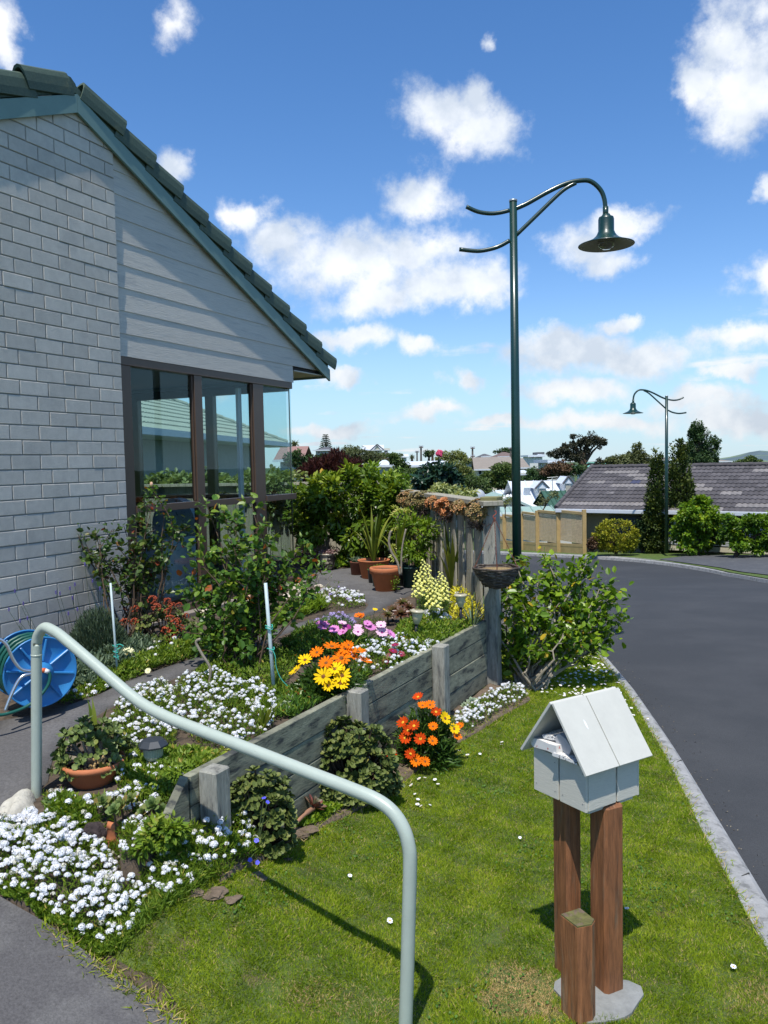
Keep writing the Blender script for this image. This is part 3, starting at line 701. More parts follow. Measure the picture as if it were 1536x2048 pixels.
# raked end board down to the bank
e0 = Vector((RW0.x, RW0.y, 0))-RWD*0.075-RWN*0.045
def wpnt(s, z): return Vector((RW0.x, RW0.y, 0))+RWD*s-RWN*0.045+UP*z
MB().prism([wpnt(-0.08, 0.06), wpnt(-0.08, 0.69), wpnt(-0.25, 0.51), wpnt(-0.255, 0.06)], RWN*0.045).build('board', m_sleeper, wall)
for (s, top) in ((0.035, 0.70), (1.36*RWL/3.85+0.05, 0.71), (2.71*RWL/3.85, 0.715)):
    c = Vector((RW0.x, RW0.y, 0))+RWD*s+RWN*0.052
    MB().box((c.x, c.y, (top+0.0)/2-0.03), (0.105, 0.10, top+0.06), (RWD, RWN, UP), 0.007).build('post', m_sleeperdark, wall)

# paling fence from the corner post, going back beside the patio
FCv = Vector((FC[0], FC[1], 0)); fn = Vector((-fd.y, fd.x, 0))          # fn towards the patio
if fn.x > 0: fn = -fn
zF = onvert(985, 1012, FC, FE1)[0].z
fence = thing('paling_fence', 'weathered grey timber paling fence with wide flat top rail at the end of the patio', 'fence', (FC[0], FC[1], 0.1))
MB().box((FC[0]+RWN.x*0.03, FC[1]+RWN.y*0.03, zF/2), (0.12, 0.115, zF+0.0), (RWD, RWN, UP), 0.006).build('corner_post', m_sleeperdark, fence)
s = 0.11; k = 0
while s < 4.5:
    w = 0.150; off = 0.030 if k % 2 == 0 else 0.002
    c = FCv+fd*(s+w/2)+fn*off
    MB().box((c.x, c.y, (zF+0.45)/2), (w-0.006, 0.02, zF-0.45), (fd, fn, UP), 0.002).build('paling', m_paling, fence); s += 0.135; k += 1
c = FCv+fd*2.25
MB().box((c.x, c.y, zF+0.022), (4.8, 0.18, 0.042), (fd, fn, UP), 0.004).build('top_rail', m_paling, fence)
for zz in (zF-0.14, 0.95): MB().box((c.x-fn.x*0.04, c.y-fn.y*0.04, zz), (4.5, 0.045, 0.09), (fd, fn, UP), 0.003).build('rail', m_paling, fence)
MB().box((FC[0]+RWN.x*0.03, FC[1]+RWN.y*0.03, zF+0.048), (0.15, 0.15, 0.055), (RWD, RWN, UP), 0.005).build('post_cap', mat('mossy_timber', (0.20, 0.19, 0.08), 0.9, var=0.3), fence)
FTOP = zF+0.043
# back leg of the fence behind the shrubs
B0 = Vector((FE2[0], FE2[1], 0)); B1 = Vector((-6.5, B0.y+1.5, 0)); bd = (B1-B0).normalized(); bn = Vector((bd.y, -bd.x, 0))
bf = thing('back_fence', 'grey paling fence behind the leafy hedge, seen beside the glazed corner', 'fence', (B0.x, B0.y, 0.5))
Lb = (B1-B0).length; s = 0.05; k = 0
while s < Lb:
    c = B0+bd*(s+0.07); MB().box((c.x, c.y, 1.22), (0.134, 0.02, 1.1), (bd, bn, UP)).build('paling', m_paling, bf); s += 0.14
c = B0+bd*(Lb/2); MB().box((c.x, c.y, 1.79), (Lb, 0.12, 0.04), (bd, bn, UP)).build('top_rail', m_paling, bf)

# letterbox
m_lbox = mat('letterbox_paint', (0.58, 0.56, 0.48), 0.62, var=0.06, vs=20, rnd=0.02, bump=0.0011, bs=26, bdet=7, stretch=(1.2, 1.2, 11))
m_lroof = mat('letterbox_roof_paint', (0.56, 0.555, 0.49), 0.6, var=0.05, vs=12, bump=0.0007, bs=60, bdet=6)
m_redwood = mat('stained_sleeper', (0.25, 0.100, 0.038), 0.7, var=0.55, vs=5, bump=0.0035, bs=9, bdet=8, col2=(0.22, 0.15, 0.09), c2=(0.54, 0.70), c2s=2.2, stretch=(12, 12, 1.2), rnd=0.1)
m_endgrain = mat('mossy_end_grain', (0.12, 0.115, 0.035), 0.95, var=0.4, vs=40, bump=0.002, bs=80, col2=(0.14, 0.10, 0.07), c2s=25)
K0 = onz(1172, 1627, 0.755); K1 = onz(1068, 1578, 0.755); K2 = onz(1284, 1592, 0.755)
ea = (K1-K0); ea.z = 0; La = ea.length; ea.normalize(); eb = (K2-K0); eb.z = 0; Lb2 = eb.length
eb = (eb-ea*eb.dot(ea)).normalized()
print('letterbox', La, Lb2, K0)
lb_ = thing('letterbox', 'grey house shaped wooden letterbox with pitched roof on reddish timber posts', 'letterbox', (K0.x, K0.y, 0))
def Kp(a, b, z): return Vector((K0.x, K0.y, 0))+ea*a+eb*b+UP*z
hz0, hz1 = 0.755, 0.948
th = 0.012
for (a0, a1) in ((0.0, La*0.5-0.004), (La*0.5+0.004, La)):
    MB().box(Kp((a0+a1)/2, th/2, (hz0+hz1-0.022)/2), (a1-a0, th, hz1-hz0-0.022), (ea, eb, UP), 0.0015).build('front_board', m_lbox, lb_)
    MB().box(Kp((a0+a1)/2, Lb2-th/2, (hz0+hz1)/2), (a1-a0, th, hz1-hz0), (ea, eb, UP), 0.0015).build('back_board', m_lbox, lb_)
for (b0, b1) in ((th+0.001, Lb2*0.56-0.004), (Lb2*0.56+0.004, Lb2-th-0.001)):
    for a in (th/2-0.002, La-th/2+0.002):
        MB().box(Kp(a, (b0+b1)/2, (hz0+hz1)/2+0.003), (th, b1-b0, hz1-hz0+0.0), (ea, eb, UP), 0.0015).build('side_board', m_lbox, lb_)
MB().box(Kp(La/2, Lb2/2, hz0+0.01), (La-0.03, Lb2-0.03, 0.016), (ea, eb, UP)).build('floor_board', m_lbox, lb_)
MB().box(Kp(0.04, Lb2/2+0.005, hz0-0.008), (0.05, Lb2-0.05, 0.014), (ea, eb, UP)).build('bearer', m_lbox, lb_)
zr = 1.135; ov = 0.050; rth = 0.012
MB().prism([Kp(0.004, Lb2-th, hz1+0.001), Kp(La-0.004, Lb2-th, hz1+0.001), Kp(La/2, Lb2-th, zr-0.01)], eb*th).build('gable_board', m_lbox, lb_)
for sgn in (1, -1):
    rise = zr-hz1; half = La/2; n_ = Vector((0, 0, 1))
    down = (ea*(-sgn)*half-UP*rise).normalized(); Ls = math.hypot(half, rise)+ov
    for (b0, b1) in ((-0.036, Lb2*0.47), (Lb2*0.47+0.004, Lb2+0.032)):
        top = Kp(La/2, 0, zr); nrm = eb.cross(down); nrm = nrm if nrm.z > 0 else -nrm
        c = top+down*(Ls/2)+eb*((b0+b1)/2)+nrm*(rth/2)
        pn_ = MB().box(c, (Ls, b1-b0, rth), (down, eb, nrm), 0.0015).build('roof_panel', m_lroof, lb_)
        if sgn == 1 and b0 < 0:
            q = c-down*0.035+eb*0.02+nrm*(rth/2+0.0006); MB().add([q+down*(math.cos(w)*0.019+0.004*math.sin(3*w))+eb*(math.sin(w)*0.0045) for w in np.linspace(0, 2*PI, 13)[:-1]], [tuple(range(12))]).build('bare_paint_chip', mat('primer', (0.8, 0.8, 0.78), 0.7), pn_)
m_nail = mat('nail_head', (0.22, 0.21, 0.19), 0.5, metal=0.5)
for (a_, z_) in ((0.015, hz0+0.03), (0.015, hz1-0.05), (La-0.015, hz0+0.03), (La/2+0.02, hz0+0.03), (La/2-0.02, hz0+0.03), (La/2+0.02, hz1-0.05)):
    MB().lathe(Kp(a_, -0.001, z_), [(0.0022, 0.0), (0.0015, 0.001), (0.0001, 0.0012)], 8, -eb).build('nail', m_nail, lb_)
# dark inside back and newspaper
npaper = thing('newspaper', 'folded newspaper with red and black print stuffed under the letterbox roof', 'newspaper', Kp(La/2, 0.05, hz1-0.02))
m_paper = mat('newsprint', (0.72, 0.70, 0.66), 0.85, col2=(0.55, 0.12, 0.10), c2=(0.60, 0.63), c2s=55, var=0.1)
m_paper2 = mat('newsprint_text', (0.68, 0.67, 0.64), 0.85, col2=(0.10, 0.10, 0.11), c2=(0.53, 0.58), c2s=130)
def fold(a, b, z, la, lb, h, m, tilt=0.0, yaw=0.0):
    xa = (ea*math.cos(yaw)+eb*math.sin(yaw)); xb = (eb*math.cos(yaw)-ea*math.sin(yaw)); xa2 = (xa*math.cos(tilt)+UP*math.sin(tilt)); zu = xa2.cross(xb); zu = zu if zu.z > 0 else -zu
    V = []; n = 10
    prof = [(-la/2, -h*.5), (-la*.1, -h*.5+0.003), (la*.40, -h*.5)]+[(la*.40+math.sin(q)*h*.55+la*.06, -math.cos(q)*h*.5) for q in np.linspace(0, PI, 7)]+[(la*.2, h*.5+0.003), (-la*.2, h*.46), (-la/2, h*.5)]
    for bb in (-lb/2, lb/2):
        for (u_, v_) in prof: V.append(Kp(a, b, z)+xa2*u_+xb*bb+zu*v_)
    k = len(prof); F = [(q, (q+1) % k, k+(q+1) % k, k+q) for q in range(k)]+[tuple(range(k))[::-1], tuple(range(k, 2*k))]
    MB().add(V, F).build('folded_section', m, npaper)
fold(La*0.66, 0.062, hz1+0.008, 0.150, 0.17, 0.034, m_paper, -0.10, 0.12)
fold(La*0.60, 0.085, hz1+0.040, 0.120, 0.17, 0.016, m_paper2, -0.05, -0.1)
fold(La*0.36, 0.08, hz1+0.030, 0.060, 0.17, 0.050, mat('newsprint_grey', (0.42, 0.42, 0.42), 0.85, var=0.2), 0.5, 0.0)
fold(La*0.33, 0.055, hz1-0.006, 0.110, 0.17, 0.012, m_paper2, 0.06, -0.15)
# the three posts
def post3(cx, cy, z0, z1, sx, sy, axx, top=m_redwood, nm='post'):
    b = MB(); b.box((cx, cy, (z0+z1)/2), (sx, sy, z1-z0), axx, 0.012); b.build(nm, m_redwood, lb_)
g = onz(1219, 2012, 0.0); pr = onz(1219, 1612, 0.755)
rot = (Vector((0.90, 0.43, 0)).normalized(), Vector((-0.43, 0.90, 0)).normalized())
axx = (rot[0], rot[1], UP)
P_r = onz(1222, 2000, 0.0); P_l = onz(1143, 1962, 0.0); P_s = onz(1163, 2050, 0.0)
post3(P_r.x, P_r.y+0.055, -0.12, 0.752, 0.092, 0.10, axx)
post3(P_l.x-0.005, P_l.y+0.04, -0.12, 0.752, 0.072, 0.10, axx)
b = MB(); cx, cy = P_s.x, P_s.y+0.03
prof = [(-0.044, -0.045), (0.015, -0.055), (0.044, -0.036), (0.046, 0.05), (-0.044, 0.05)]
b.prism([Vector((cx, cy, -0.12))+rot[0]*u+rot[1]*v for u, v in prof], UP*0.50); b.build('short_post', m_redwood, lb_)
MB().prism([Vector((cx, cy, 0.3802))+rot[0]*u*0.96+rot[1]*v*0.96 for u, v in prof], UP*0.006).build('mossy_top', m_endgrain, lb_)
b = MB(); F_ = []; c = Vector(((P_r.x+P_l.x)/2+0.01, (P_r.y+P_s.y)/2+0.06, 0))
n = 22; prof = []
for j in range(n):
    q = 2*PI*j/n; r = 0.150+0.018*math.sin(3*q+1)+0.01*math.sin(5*q); prof.append(Vector((c.x+math.cos(q)*r*1.05, c.y+math.sin(q)*r*0.95, -0.05)))
b.prism(prof, UP*0.075); b.build('concrete_base', m_concrete2, lb_)

# ------------------------------------------------------------------ street lamps
m_lampgreen = mat('lamp_green_paint', (0.006, 0.036, 0.027), 0.36, var=0.1, vs=12, coat=0.3, bump=0.0006, bs=40)
m_lampin = mat('lamp_shade_inside', (0.33, 0.31, 0.27), 0.5)
m_bulb = glassmat('lamp_bowl_glass', (0.75, 0.75, 0.72), 1.5)
m_galv = mat('cap_metal', (0.35, 0.38, 0.38), 0.4, metal=0.6)
def street_lamp(base, top, mirror, label, scale=1.0, Hh=None, yaw=0.0):
    """base point, height of the pole top above it; arm to the right unless mirrored"""
    root = thing('street_lamp', label, 'street lamp', base, 'green street lamps along the road')
    X = Vector((math.cos(yaw), math.sin(yaw), 0))*(-1 if mirror else 1); B = Vector(base); k = scale; T = B+UP*top
    def q(u, v): return T+X*(u*k)+UP*(v*k)
    MB().tube([B, B+UP*(top*0.5), T], [0.050*k, 0.047*k, 0.040*k], 16).build('pole', m_lampgreen, root, smooth=True)
    MB().tube([T+UP*0.001, T+UP*0.022*k], 0.043*k, 16).build('pole_cap', m_galv, root, smooth=True)
    u1 = 1.0/190.0     # photo pixels of the near lamp -> metres
    def Q(px, py): return q((px-1032)*SCL, (405-py)*SCL)
    SCL = 8.6/FOC
    arm = crom([Q(1036, 418), Q(1060, 408), Q(1100, 387), Q(1135, 372), Q(1165, 366.5), Q(1185, 369), Q(1203, 385), Q(1211, 405), Q(1213, 430)], 5)
    MB().tube(arm, 0.024*k, 12).build('arm', m_lampgreen, root, smooth=True)
    MB().tube(crom([Q(1036, 470), Q(1075, 434), Q(1115, 397), Q(1135, 381), Q(1155, 371)], 4), 0.021*k, 12).build('brace', m_lampgreen, root, smooth=True)
    MB().tube(crom([Q(1024, 421), Q(1005, 425), Q(985, 426), Q(962, 422), Q(940, 412)], 4), 0.022*k, 12).build('scroll', m_lampgreen, root, smooth=True)
    MB().tube(crom([Q(1024, 479), Q(1005, 489), Q(985, 495), Q(960, 498), Q(925, 494)], 4), 0.022*k, 12).build('scroll', m_lampgreen, root, smooth=True)
    c = Q(1213, 430); sc = SCL*k
    hd = thing_part('lamp_head', root)
    MB().tube([Q(1213, 418), Q(1213, 438)], 0.030*k, 12).build('collar', m_lampgreen, root, smooth=True)
    c0 = Q(1214, 500)
    prof = [(54, 8), (54, 9), (44, 12.5), (35, 16), (27, 20), (21, 25), (17.5, 30), (16, 34), (15.2, 35), (15.2, 58), (14, 62), (9, 64.5), (7, 68), (0.1, 69)]
    sh = MB().lathe(c0, [(r*sc, h*sc) for r, h in prof], 36).build('lamp_shade', m_lampgreen, root, smooth=True)
    prof = [(53.5, 7.7), (44, 11), (35, 14.5), (26, 18.5), (18, 24), (0.1, 27)]
    MB().lathe(c0, [(r*sc, h*sc) for r, h in prof][::-1], 36).build('shade_lining', m_lampin, sh, smooth=True)
    MB().lathe(c0, [(0.1*sc, 0*sc), (8*sc, 1*sc), (14*sc, 5*sc), (17*sc, 12*sc), (16*sc, 20*sc)][::1], 20).build('glass_bowl', m_bulb, sh, smooth=True)
    return root
def thing_part(*a): return None
pz = at(1034, 1115, 8.6)
gzl = gz(pz.x, pz.y)
tp = at(1028, 404, 8.6)
street_lamp((pz.x-0.0, 8.6, gzl-0.02), tp.z-gzl+0.02, False, 'tall dark green street lamp on the near lawn, its shade hanging towards the road')
pz = at(1333, 1105, 25.6); tp = at(1332, 793, 25.6); ks = (25.6/8.6)*(66/180.0)
street_lamp((pz.x, 25.6, pz.z-0.02), tp.z-pz.z+0.02, True, 'far green street lamp in front of the pointed conifers across the road', ks)

# ------------------------------------------------------------------ hose reel
m_blue = mat('blue_plastic', (0.035, 0.22, 0.50), 0.32, var=0.04, spec=0.5)
m_hose = mat('green_hose', (0.008, 0.09, 0.065), 0.38)
m_alu = mat('aluminium_tube', (0.75, 0.76, 0.78), 0.28, metal=0.9)
m_orange = mat('orange_plastic', (0.75, 0.13, 0.03), 0.4); m_white = mat('white_plastic', (0.75, 0.75, 0.72), 0.4)
hc = at(81, 1344, 4.62); hx = Vector((0.80, -0.60, 0)).normalized(); hy = UP; 
HR = 0.205
hr = thing('hose_reel', 'bright blue hose reel with green hose wound on it beside the brick wall', 'hose reel', (hc.x, hc.y, hc.z-HR))
ax = Vector((0.50, -0.866, 0)).normalized()      # drum axis, towards the camera
ax = Vector((0.64, -0.77, 0)).normalized(); sd_ = ax.cross(UP).normalized()
for i, off in enumerate((0.0, -0.28)):
    c = hc+ax*off
    MB().lathe(c, [(0.02, 0.0), (0.055, 0.004), (0.065, -0.004), (HR*0.60, -0.010), (HR*0.93, -0.002), (HR*0.97, 0.010), (HR, 0.010), (HR, -0.004), (HR*0.93, -0.014), (0.06, -0.022), (0.02, -0.022)], 48, ax).build('drum_side', m_blue, hr, smooth=True)
    b = MB()
    for j in range(8):
        q = 2*PI*j/8+0.2; dv = sd_*math.cos(q)+UP*math.sin(q); tv = ax.cross(dv)
        b.box(c+dv*(HR*0.62)+ax*0.000, (HR*0.62, 0.012, 0.028), (dv, tv, ax), 0.003)
    b.build('rib', m_blue, hr)
b = MB()
for j in range(10):
    rr = 0.135+0.018*(j % 3); o0 = -0.03-0.0225*j
    b.tube([hc+ax*(o0+0.004*math.sin(q*2))+(sd_*math.cos(q)+UP*math.sin(q))*rr for q in np.linspace(0, 2*PI, 25)], 0.0115, 8, False)
    b.tube([hc+ax*(o0-0.010)+(sd_*math.cos(q)+UP*math.sin(q))*(rr+0.017) for q in np.linspace(0, 2*PI, 25)], 0.0115, 8, False)
b.build('wound_hose', m_hose, hr, smooth=True)
MB().tube([hc-ax*0.28, hc+ax*0.05], 0.06, 16).build('drum_core', m_blue, hr, smooth=True)
def hp(px, py, off=0.06):
    d = ray(px, py); s = (hc+ax*off-EYE).dot(ax)/d.dot(ax); return EYE+d*s
MB().tube(crom([hp(-40, 1262), hp(-8, 1275), hp(12, 1288), hp(26, 1318), hp(42, 1338), hp(62, 1342)], 5), 0.0095, 10).build('frame_tube', m_alu, hr, smooth=True)
MB().tube(crom([hp(64, 1347), hp(46, 1352), hp(34, 1366), hp(20, 1396), hp(10, 1422)], 5), 0.0095, 10).build('frame_tube', m_alu, hr, smooth=True)
MB().tube([hp(78, 1340, 0.03), hp(90, 1341, 0.06)], 0.014, 12).build('hose_connector', m_orange, hr, smooth=True)
MB().tube([hp(90, 1341, 0.06), hp(98, 1344, 0.062)], 0.013, 12).build('connector_nut', m_white, hr, smooth=True)
gA = gp(20, 1428); gB = gp(90, 1412); gC = gp(-40, 1415)
MB().tube(crom([hp(97, 1344, 0.065), hp(100, 1352, 0.07), hp(96, 1370, 0.075), hp(80, 1392, 0.08), hp(55, 1412, 0.09), hp(20, 1426, 0.1), hp(-10, 1430, 0.1), hp(-60, 1420, 0.1)], 6), 0.0095, 8).build('loose_hose', m_hose, hr, smooth=True)
q = [gp(134, 1340)+UP*0.05, gp(150, 1346)+UP*0.03, gp(180, 1345)+UP*0.02, gp(210, 1340)+UP*0.02]
MB().tube(crom([hp(128, 1337, -0.02)]+q, 5), 0.0095, 8).build('loose_hose', m_hose, hr, smooth=True)

# ------------------------------------------------------------------ stakes, solar lights, stones, pots
m_stake = mat('pale_stake', (0.50, 0.60, 0.60), 0.5, var=0.12, vs=20, col2=(0.35, 0.24, 0.18), c2=(0.66, 0.70), c2s=12)
m_twine = mat('green_twine', (0.05, 0.42, 0.33), 0.7)
def stake(pt, pb, label, r):
    b = gp(*pb); tdir = at(pt[0], pt[1], b.y+0.02)
    s = thing('garden_stake', label, 'garden stake', b)
    MB().tube([b-UP*0.03, b+(tdir-b)*0.5, tdir], [r, r, r*0.92], 10).build('stake_tube', m_stake, s, smooth=True)
    return b, tdir, s
b, tt_, s = stake((221, 1166), (236, 1362), 'thin pale blue stake leaning beside the lavender, tied with turquoise twine', 0.0075)
for f in (0.36, 0.30, 0.25):
    c = b+(tt_-b)*f; MB().tube([c+Vector((math.cos(q)*0.016, math.sin(q)*0.016, 0.006*math.sin(q*2))) for q in np.linspace(0, 2*PI, 13)], 0.003, 6).build('twine', m_twine, s)
c = b+(tt_-b)*0.36; MB().tube(crom([c, c+Vector((0.03, -0.01, 0.012)), c+Vector((0.055, -0.01, 0.0)), c+Vector((0.04, 0, -0.012)), c+Vector((0.01, -0.01, -0.03)), c+Vector((0.02, -0.01, -0.09))], 3), 0.0035, 6).build('twine', m_twine, s)
b, tt_, s = stake((531, 1166), (549, 1392), 'thicker chipped white stake holding up the big rose bush', 0.0115)
for f in (0.62, 0.60, 0.42):
    c = b+(tt_-b)*f; MB().tube([c+Vector((math.cos(q)*0.022, math.sin(q)*0.022, 0.006*math.sin(q*2))) for q in np.linspace(0, 2*PI, 13)], 0.003, 6).build('twine', m_twine, s)
c = b+(tt_-b)*0.44; MB().tube(crom([c, c+Vector((0.03, -0.03, -0.05)), c+Vector((0.035, -0.03, -0.12)), c+Vector((0.06, -0.03, -0.19)), c+Vector((0.10, -0.03, -0.24))], 4), 0.0025, 6).build('twine', m_twine, s)

m_solar = mat('solar_cup_plastic', (0.55, 0.52, 0.34), 0.45, var=0.06); m_solartop = mat('solar_cap_plastic', (0.48, 0.44, 0.30), 0.3, coat=0.4)
m_black = mat('black_plastic', (0.012, 0.013, 0.016), 0.35)
def solar(px, py, Y, label, w):
    """w: cap radius; (px, py): centre of the cap"""
    c = at(px, py, Y); g0 = gz(c.x+0.0, c.y); s = thing('solar_light', label, 'solar garden light', (c.x, c.y, g0), 'goblet shaped solar lights')
    lean = Vector((0.10, 0.0, 1)).normalized() if px < 880 else UP
    def P(h): return c-lean*h
    MB().tube([c-lean*(c.z-g0+0.03), P(w*1.7)], w*0.22, 10).build('stem', m_black, s, smooth=True)
    MB().lathe(c, [(w*0.28, -w*1.85), (w*0.42, -w*1.75), (w*0.68, -w*0.9), (w*0.80, -w*0.25), (w*0.80, -w*0.2)], 24, lean).build('cup', m_solar, s, smooth=True)
    MB().lathe(c, [(w*0.8, -w*0.2), (w*1.0, -w*0.18), (w*1.03, -w*0.02), (w*0.95, w*0.10), (w*0.72, w*0.20), (0.001, w*0.22)], 24, lean).build('cap', m_solartop, s, smooth=True)
    MB().lathe(c, [(w*0.50, w*0.222), (w*0.50, w*0.24), (0.001, w*0.245)], 20, lean).build('solar_panel', mat('solar_panel', (0.25, 0.22, 0.16), 0.2, metal=0.3), s)
solar(835, 1222, gp(812, 1290).y, 'beige goblet solar light leaning in the raised bed, nearer the camera', 0.054)
solar(921, 1190, gp(912, 1264).y, 'beige goblet solar light standing upright near the fence corner post', 0.054)
c = at(306, 1487, 3.95); g0 = gz(c.x, c.y); s = thing('solar_light', 'dark capped solar light with ribbed clear lens among white flowers', 'solar garden light', (c.x, c.y, g0))
b = MB(); b.lathe(c, [(0.074, -0.012), (0.075, -0.004), (0.050, 0.022), (0.001, 0.026)], 8); b.build('cap', mat('dark_cap', (0.035, 0.042, 0.05), 0.45), s)
MB().lathe(c, [(0.0735, -0.012), (0.04, -0.010)], 8).build('cap_underside', m_black, s)
b = MB()
V = []; n = 48; prof = [(0.044, -0.012), (0.046, -0.03), (0.045, -0.06), (0.034, -0.078), (0.001, -0.08)]
for (r, h) in prof:
    for j in range(n): q = 2*PI*j/n; rr = r*(1+0.035*(j % 2)); V.append(c+Vector((math.cos(q)*rr, math.sin(q)*rr, h)))
b.add(V, [(i*n+j, i*n+(j+1) % n, (i+1)*n+(j+1) % n, (i+1)*n+j) for i in range(len(prof)-1) for j in range(n)]).build('ribbed_lens', mat('ribbed_lens', (0.36, 0.40, 0.30), 0.2, coat=0.5), s)
MB().tube([Vector((c.x, c.y, g0-0.02)), c-UP*0.08], 0.010, 8).build('stem', m_black, s)

m_palerock = mat('pale_rock', (0.62, 0.55, 0.43), 0.9, var=0.25, vs=18, bump=0.006, bs=30, bdet=8)
m_lava = mat('lava_rock', (0.045, 0.032, 0.030), 0.95, var=0.5, vs=40, bump=0.012, bs=55, bdet=8)
def rock(px, py, r, label, m, seed, sub=3, rough=0.25, up=0.35):
    g_ = gp(px, py); b = MB().blob((g_.x, g_.y, g_.z+r[2]*up), r, seed, rough, sub)
    o = b.build('garden_rock', m, smooth=False, loc=(g_.x, g_.y, g_.z)); tag(o, label, 'rock'); return o
rock(598, 1190, (0.10, 0.09, 0.075), 'largest cream rock by the foot of the glazed corner', m_palerock, 1)
rock(574, 1201, (0.055, 0.06, 0.045), 'small cream rock just left of the largest one', m_palerock, 2)
rock(640, 1176, (0.05, 0.03, 0.03), 'flat cream rock at the patio edge right of the largest one', m_palerock, 22)
rock(412, 1235, (0.060, 0.05, 0.055), 'cream rock behind the big rose, below the brown window sill', m_palerock, 3)
rock(462, 1226, (0.042, 0.05, 0.045), 'cream rock half hidden inside the foot of the rose bush', m_palerock, 4)
rock(500, 1212, (0.050, 0.05, 0.045), 'cream rock showing between the rose stems right of the mullion', m_palerock, 6)
rock(180, 1690, (0.060, 0.055, 0.075), 'dark reddish lava rock standing among the white flowers', m_lava, 9, 4, 0.3)
rock(845, 1012, (0.1, 0.1, 0.1), 'x', m_lava, 9) if False else None

m_terra = mat('terracotta', (0.52, 0.175, 0.07), 0.8, var=0.12, vs=14, bump=0.0008, bs=90, col2=(0.50, 0.24, 0.13), c2=(0.58, 0.72), c2s=9)
m_terradk = mat('dark_terracotta', (0.20, 0.07, 0.04), 0.75, var=0.15); m_greenpot = mat('green_plastic_pot', (0.005, 0.085, 0.05), 0.35)
m_blackpot = mat('black_plastic_pot', (0.015, 0.02, 0.022), 0.4)
def pot(pb, hpx, wtop, wbot, m, label, rim=True, name='flower_pot', sq=False, cat='plant pot', g_=None):
    """pb: pixel of the front foot; sizes in photo pixels"""
    g_ = g_ if g_ is not None else gp(*pb); k = g_.y/FOC; h = hpx*k; rt = wtop*k/2; rb = wbot*k/2
    c = Vector((g_.x, g_.y+rb*0.8, g_.z)); s = thing(name, label, cat, c); n = 4 if sq else 32
    if rim: prof = [(rb*0.6, 0.002), (rb, 0.0), (rb+(rt-rb)*0.72*0.94, h*0.74), (rt*0.985, h*0.75), (rt, h*0.97), (rt*0.97, h), (rt*0.88, h), (rt*0.86, h*0.93), (rt*0.84, h*0.86)]
    else: prof = [(rb*0.6, 0.002), (rb, 0.0), (rt*0.95, h*0.93), (rt, h*0.94), (rt, h), (rt*0.95, h), (rt*0.92, h*0.88)]
    MB().lathe(c, prof, n).build('pot_wall', m, s, smooth=not sq)
    MB().lathe(c, [(0.001, h*0.885), (rt*0.86, h*0.88)][::-1], n).build('potting_soil', m_soil, s)
    return s, c, rt, h
POTS = {}
POTS['t1'] = pot((772, 1183), 47, 66, 42, m_terra, 'front terracotta flower pot with a wide rim on the patio')
POTS['t2'] = pot((748, 1158), 37, 66, 50, m_terra, 'large round terracotta pot behind the green plastic pots', rim=False)
POTS['t3'] = pot((716, 1150), 26, 34, 28, m_terradk, 'small dark brown square pot leftmost in the row of pots', rim=False, sq=False)
POTS['g1'] = pot((764, 1174), 34, 46, 36, m_greenpot, 'bright green plastic pot between the two terracotta pots', rim=False)
POTS['g2'] = pot((748, 1166), 28, 26, 22, m_blackpot, 'narrow dark blue green pot beside the bright green pot', rim=False)
POTS['b1'] = pot((800, 1172), 44, 44, 36, m_blackpot, 'black plastic pot behind the front terracotta pot', rim=False)
POTS['g3'] = pot((822, 1176), 42, 40, 30, mat('dark_green_bag', (0.01, 0.05, 0.045), 0.5, bump=0.01, bs=25), 'dark green planter bag with creased sides by the snapdragons', rim=False)
POTS['g4'] = pot((868, 1146), 18, 34, 28, mat('teal_pot', (0.01, 0.13, 0.12), 0.35), 'teal pot half hidden behind the yellow snapdragons', rim=False)
# cow patterned pot
m_cow = mat('patterned_glaze', (0.50, 0.44, 0.31), 0.4, col2=(0.025, 0.02, 0.018), c2=(0.53, 0.545), c2s=4.2, coat=0.3)
g_ = gp(655, 1141); k = g_.y/FOC; s = thing('patterned_pot', 'cream glazed pot with dark brown patches by the hedge', 'plant pot', g_)
R = 17.5*k; Hh = 34*k; c = Vector((g_.x, g_.y+R*0.6, g_.z))
MB().lathe(c, [(R*0.5, 0.0), (R*0.62, 0.0), (R*0.82, Hh*0.35), (R*0.92, Hh*0.7), (R*0.85, Hh*0.86), (R*1.06, Hh*0.92), (R*1.08, Hh), (R*0.95, Hh), (R*0.85, Hh*0.9)], 32).build('pot_wall', m_cow, s, smooth=True)
MB().lathe(c, [(R*0.86, Hh*0.9), (0.001, Hh*0.92)], 24).build('potting_soil', m_soil, s)
COW = (s, c, R, Hh)
# terracotta bowl for the jade plant
g_ = gp(172, 1583); k = g_.y/FOC
bw = thing('terracotta_bowl', 'wide terracotta bowl in the flower bank holding the jade plant', 'plant pot', g_+UP*0)
R = 66*k; c = Vector((g_.x, g_.y+R*0.75, g_.z+0.01)); BOWL = (c, R, g_)
MB().lathe(c, [(R*0.6, -0.02), (R*0.78, 0.02), (R*0.95, 0.075), (R*1.0, 0.078), (R*1.0, 0.105), (R*0.93, 0.106), (R*0.90, 0.085), (R*0.86, 0.06)], 40).build('bowl_wall', m_terra, bw, smooth=True)
MB().lathe(c, [(R*0.88, 0.07), (0.001, 0.078)], 30).build('potting_soil', m_soil, bw)
g_ = gp(228, 1688); k = g_.y/FOC; bp = thing('broken_pot', 'small terracotta pot lying tipped among succulents near the lava rock', 'plant pot', g_)
axp = Vector((0.25, 0.45, 0.85)).normalized()
MB().lathe(g_+UP*0.0, [(0.034, -0.03), (0.05, 0.055), (0.057, 0.056), (0.059, 0.082), (0.052, 0.083), (0.046, 0.05), (0.03, -0.02)], 28, axp).build('pot_wall', m_terra, bp, smooth=True)
BPOT = (g_, axp)
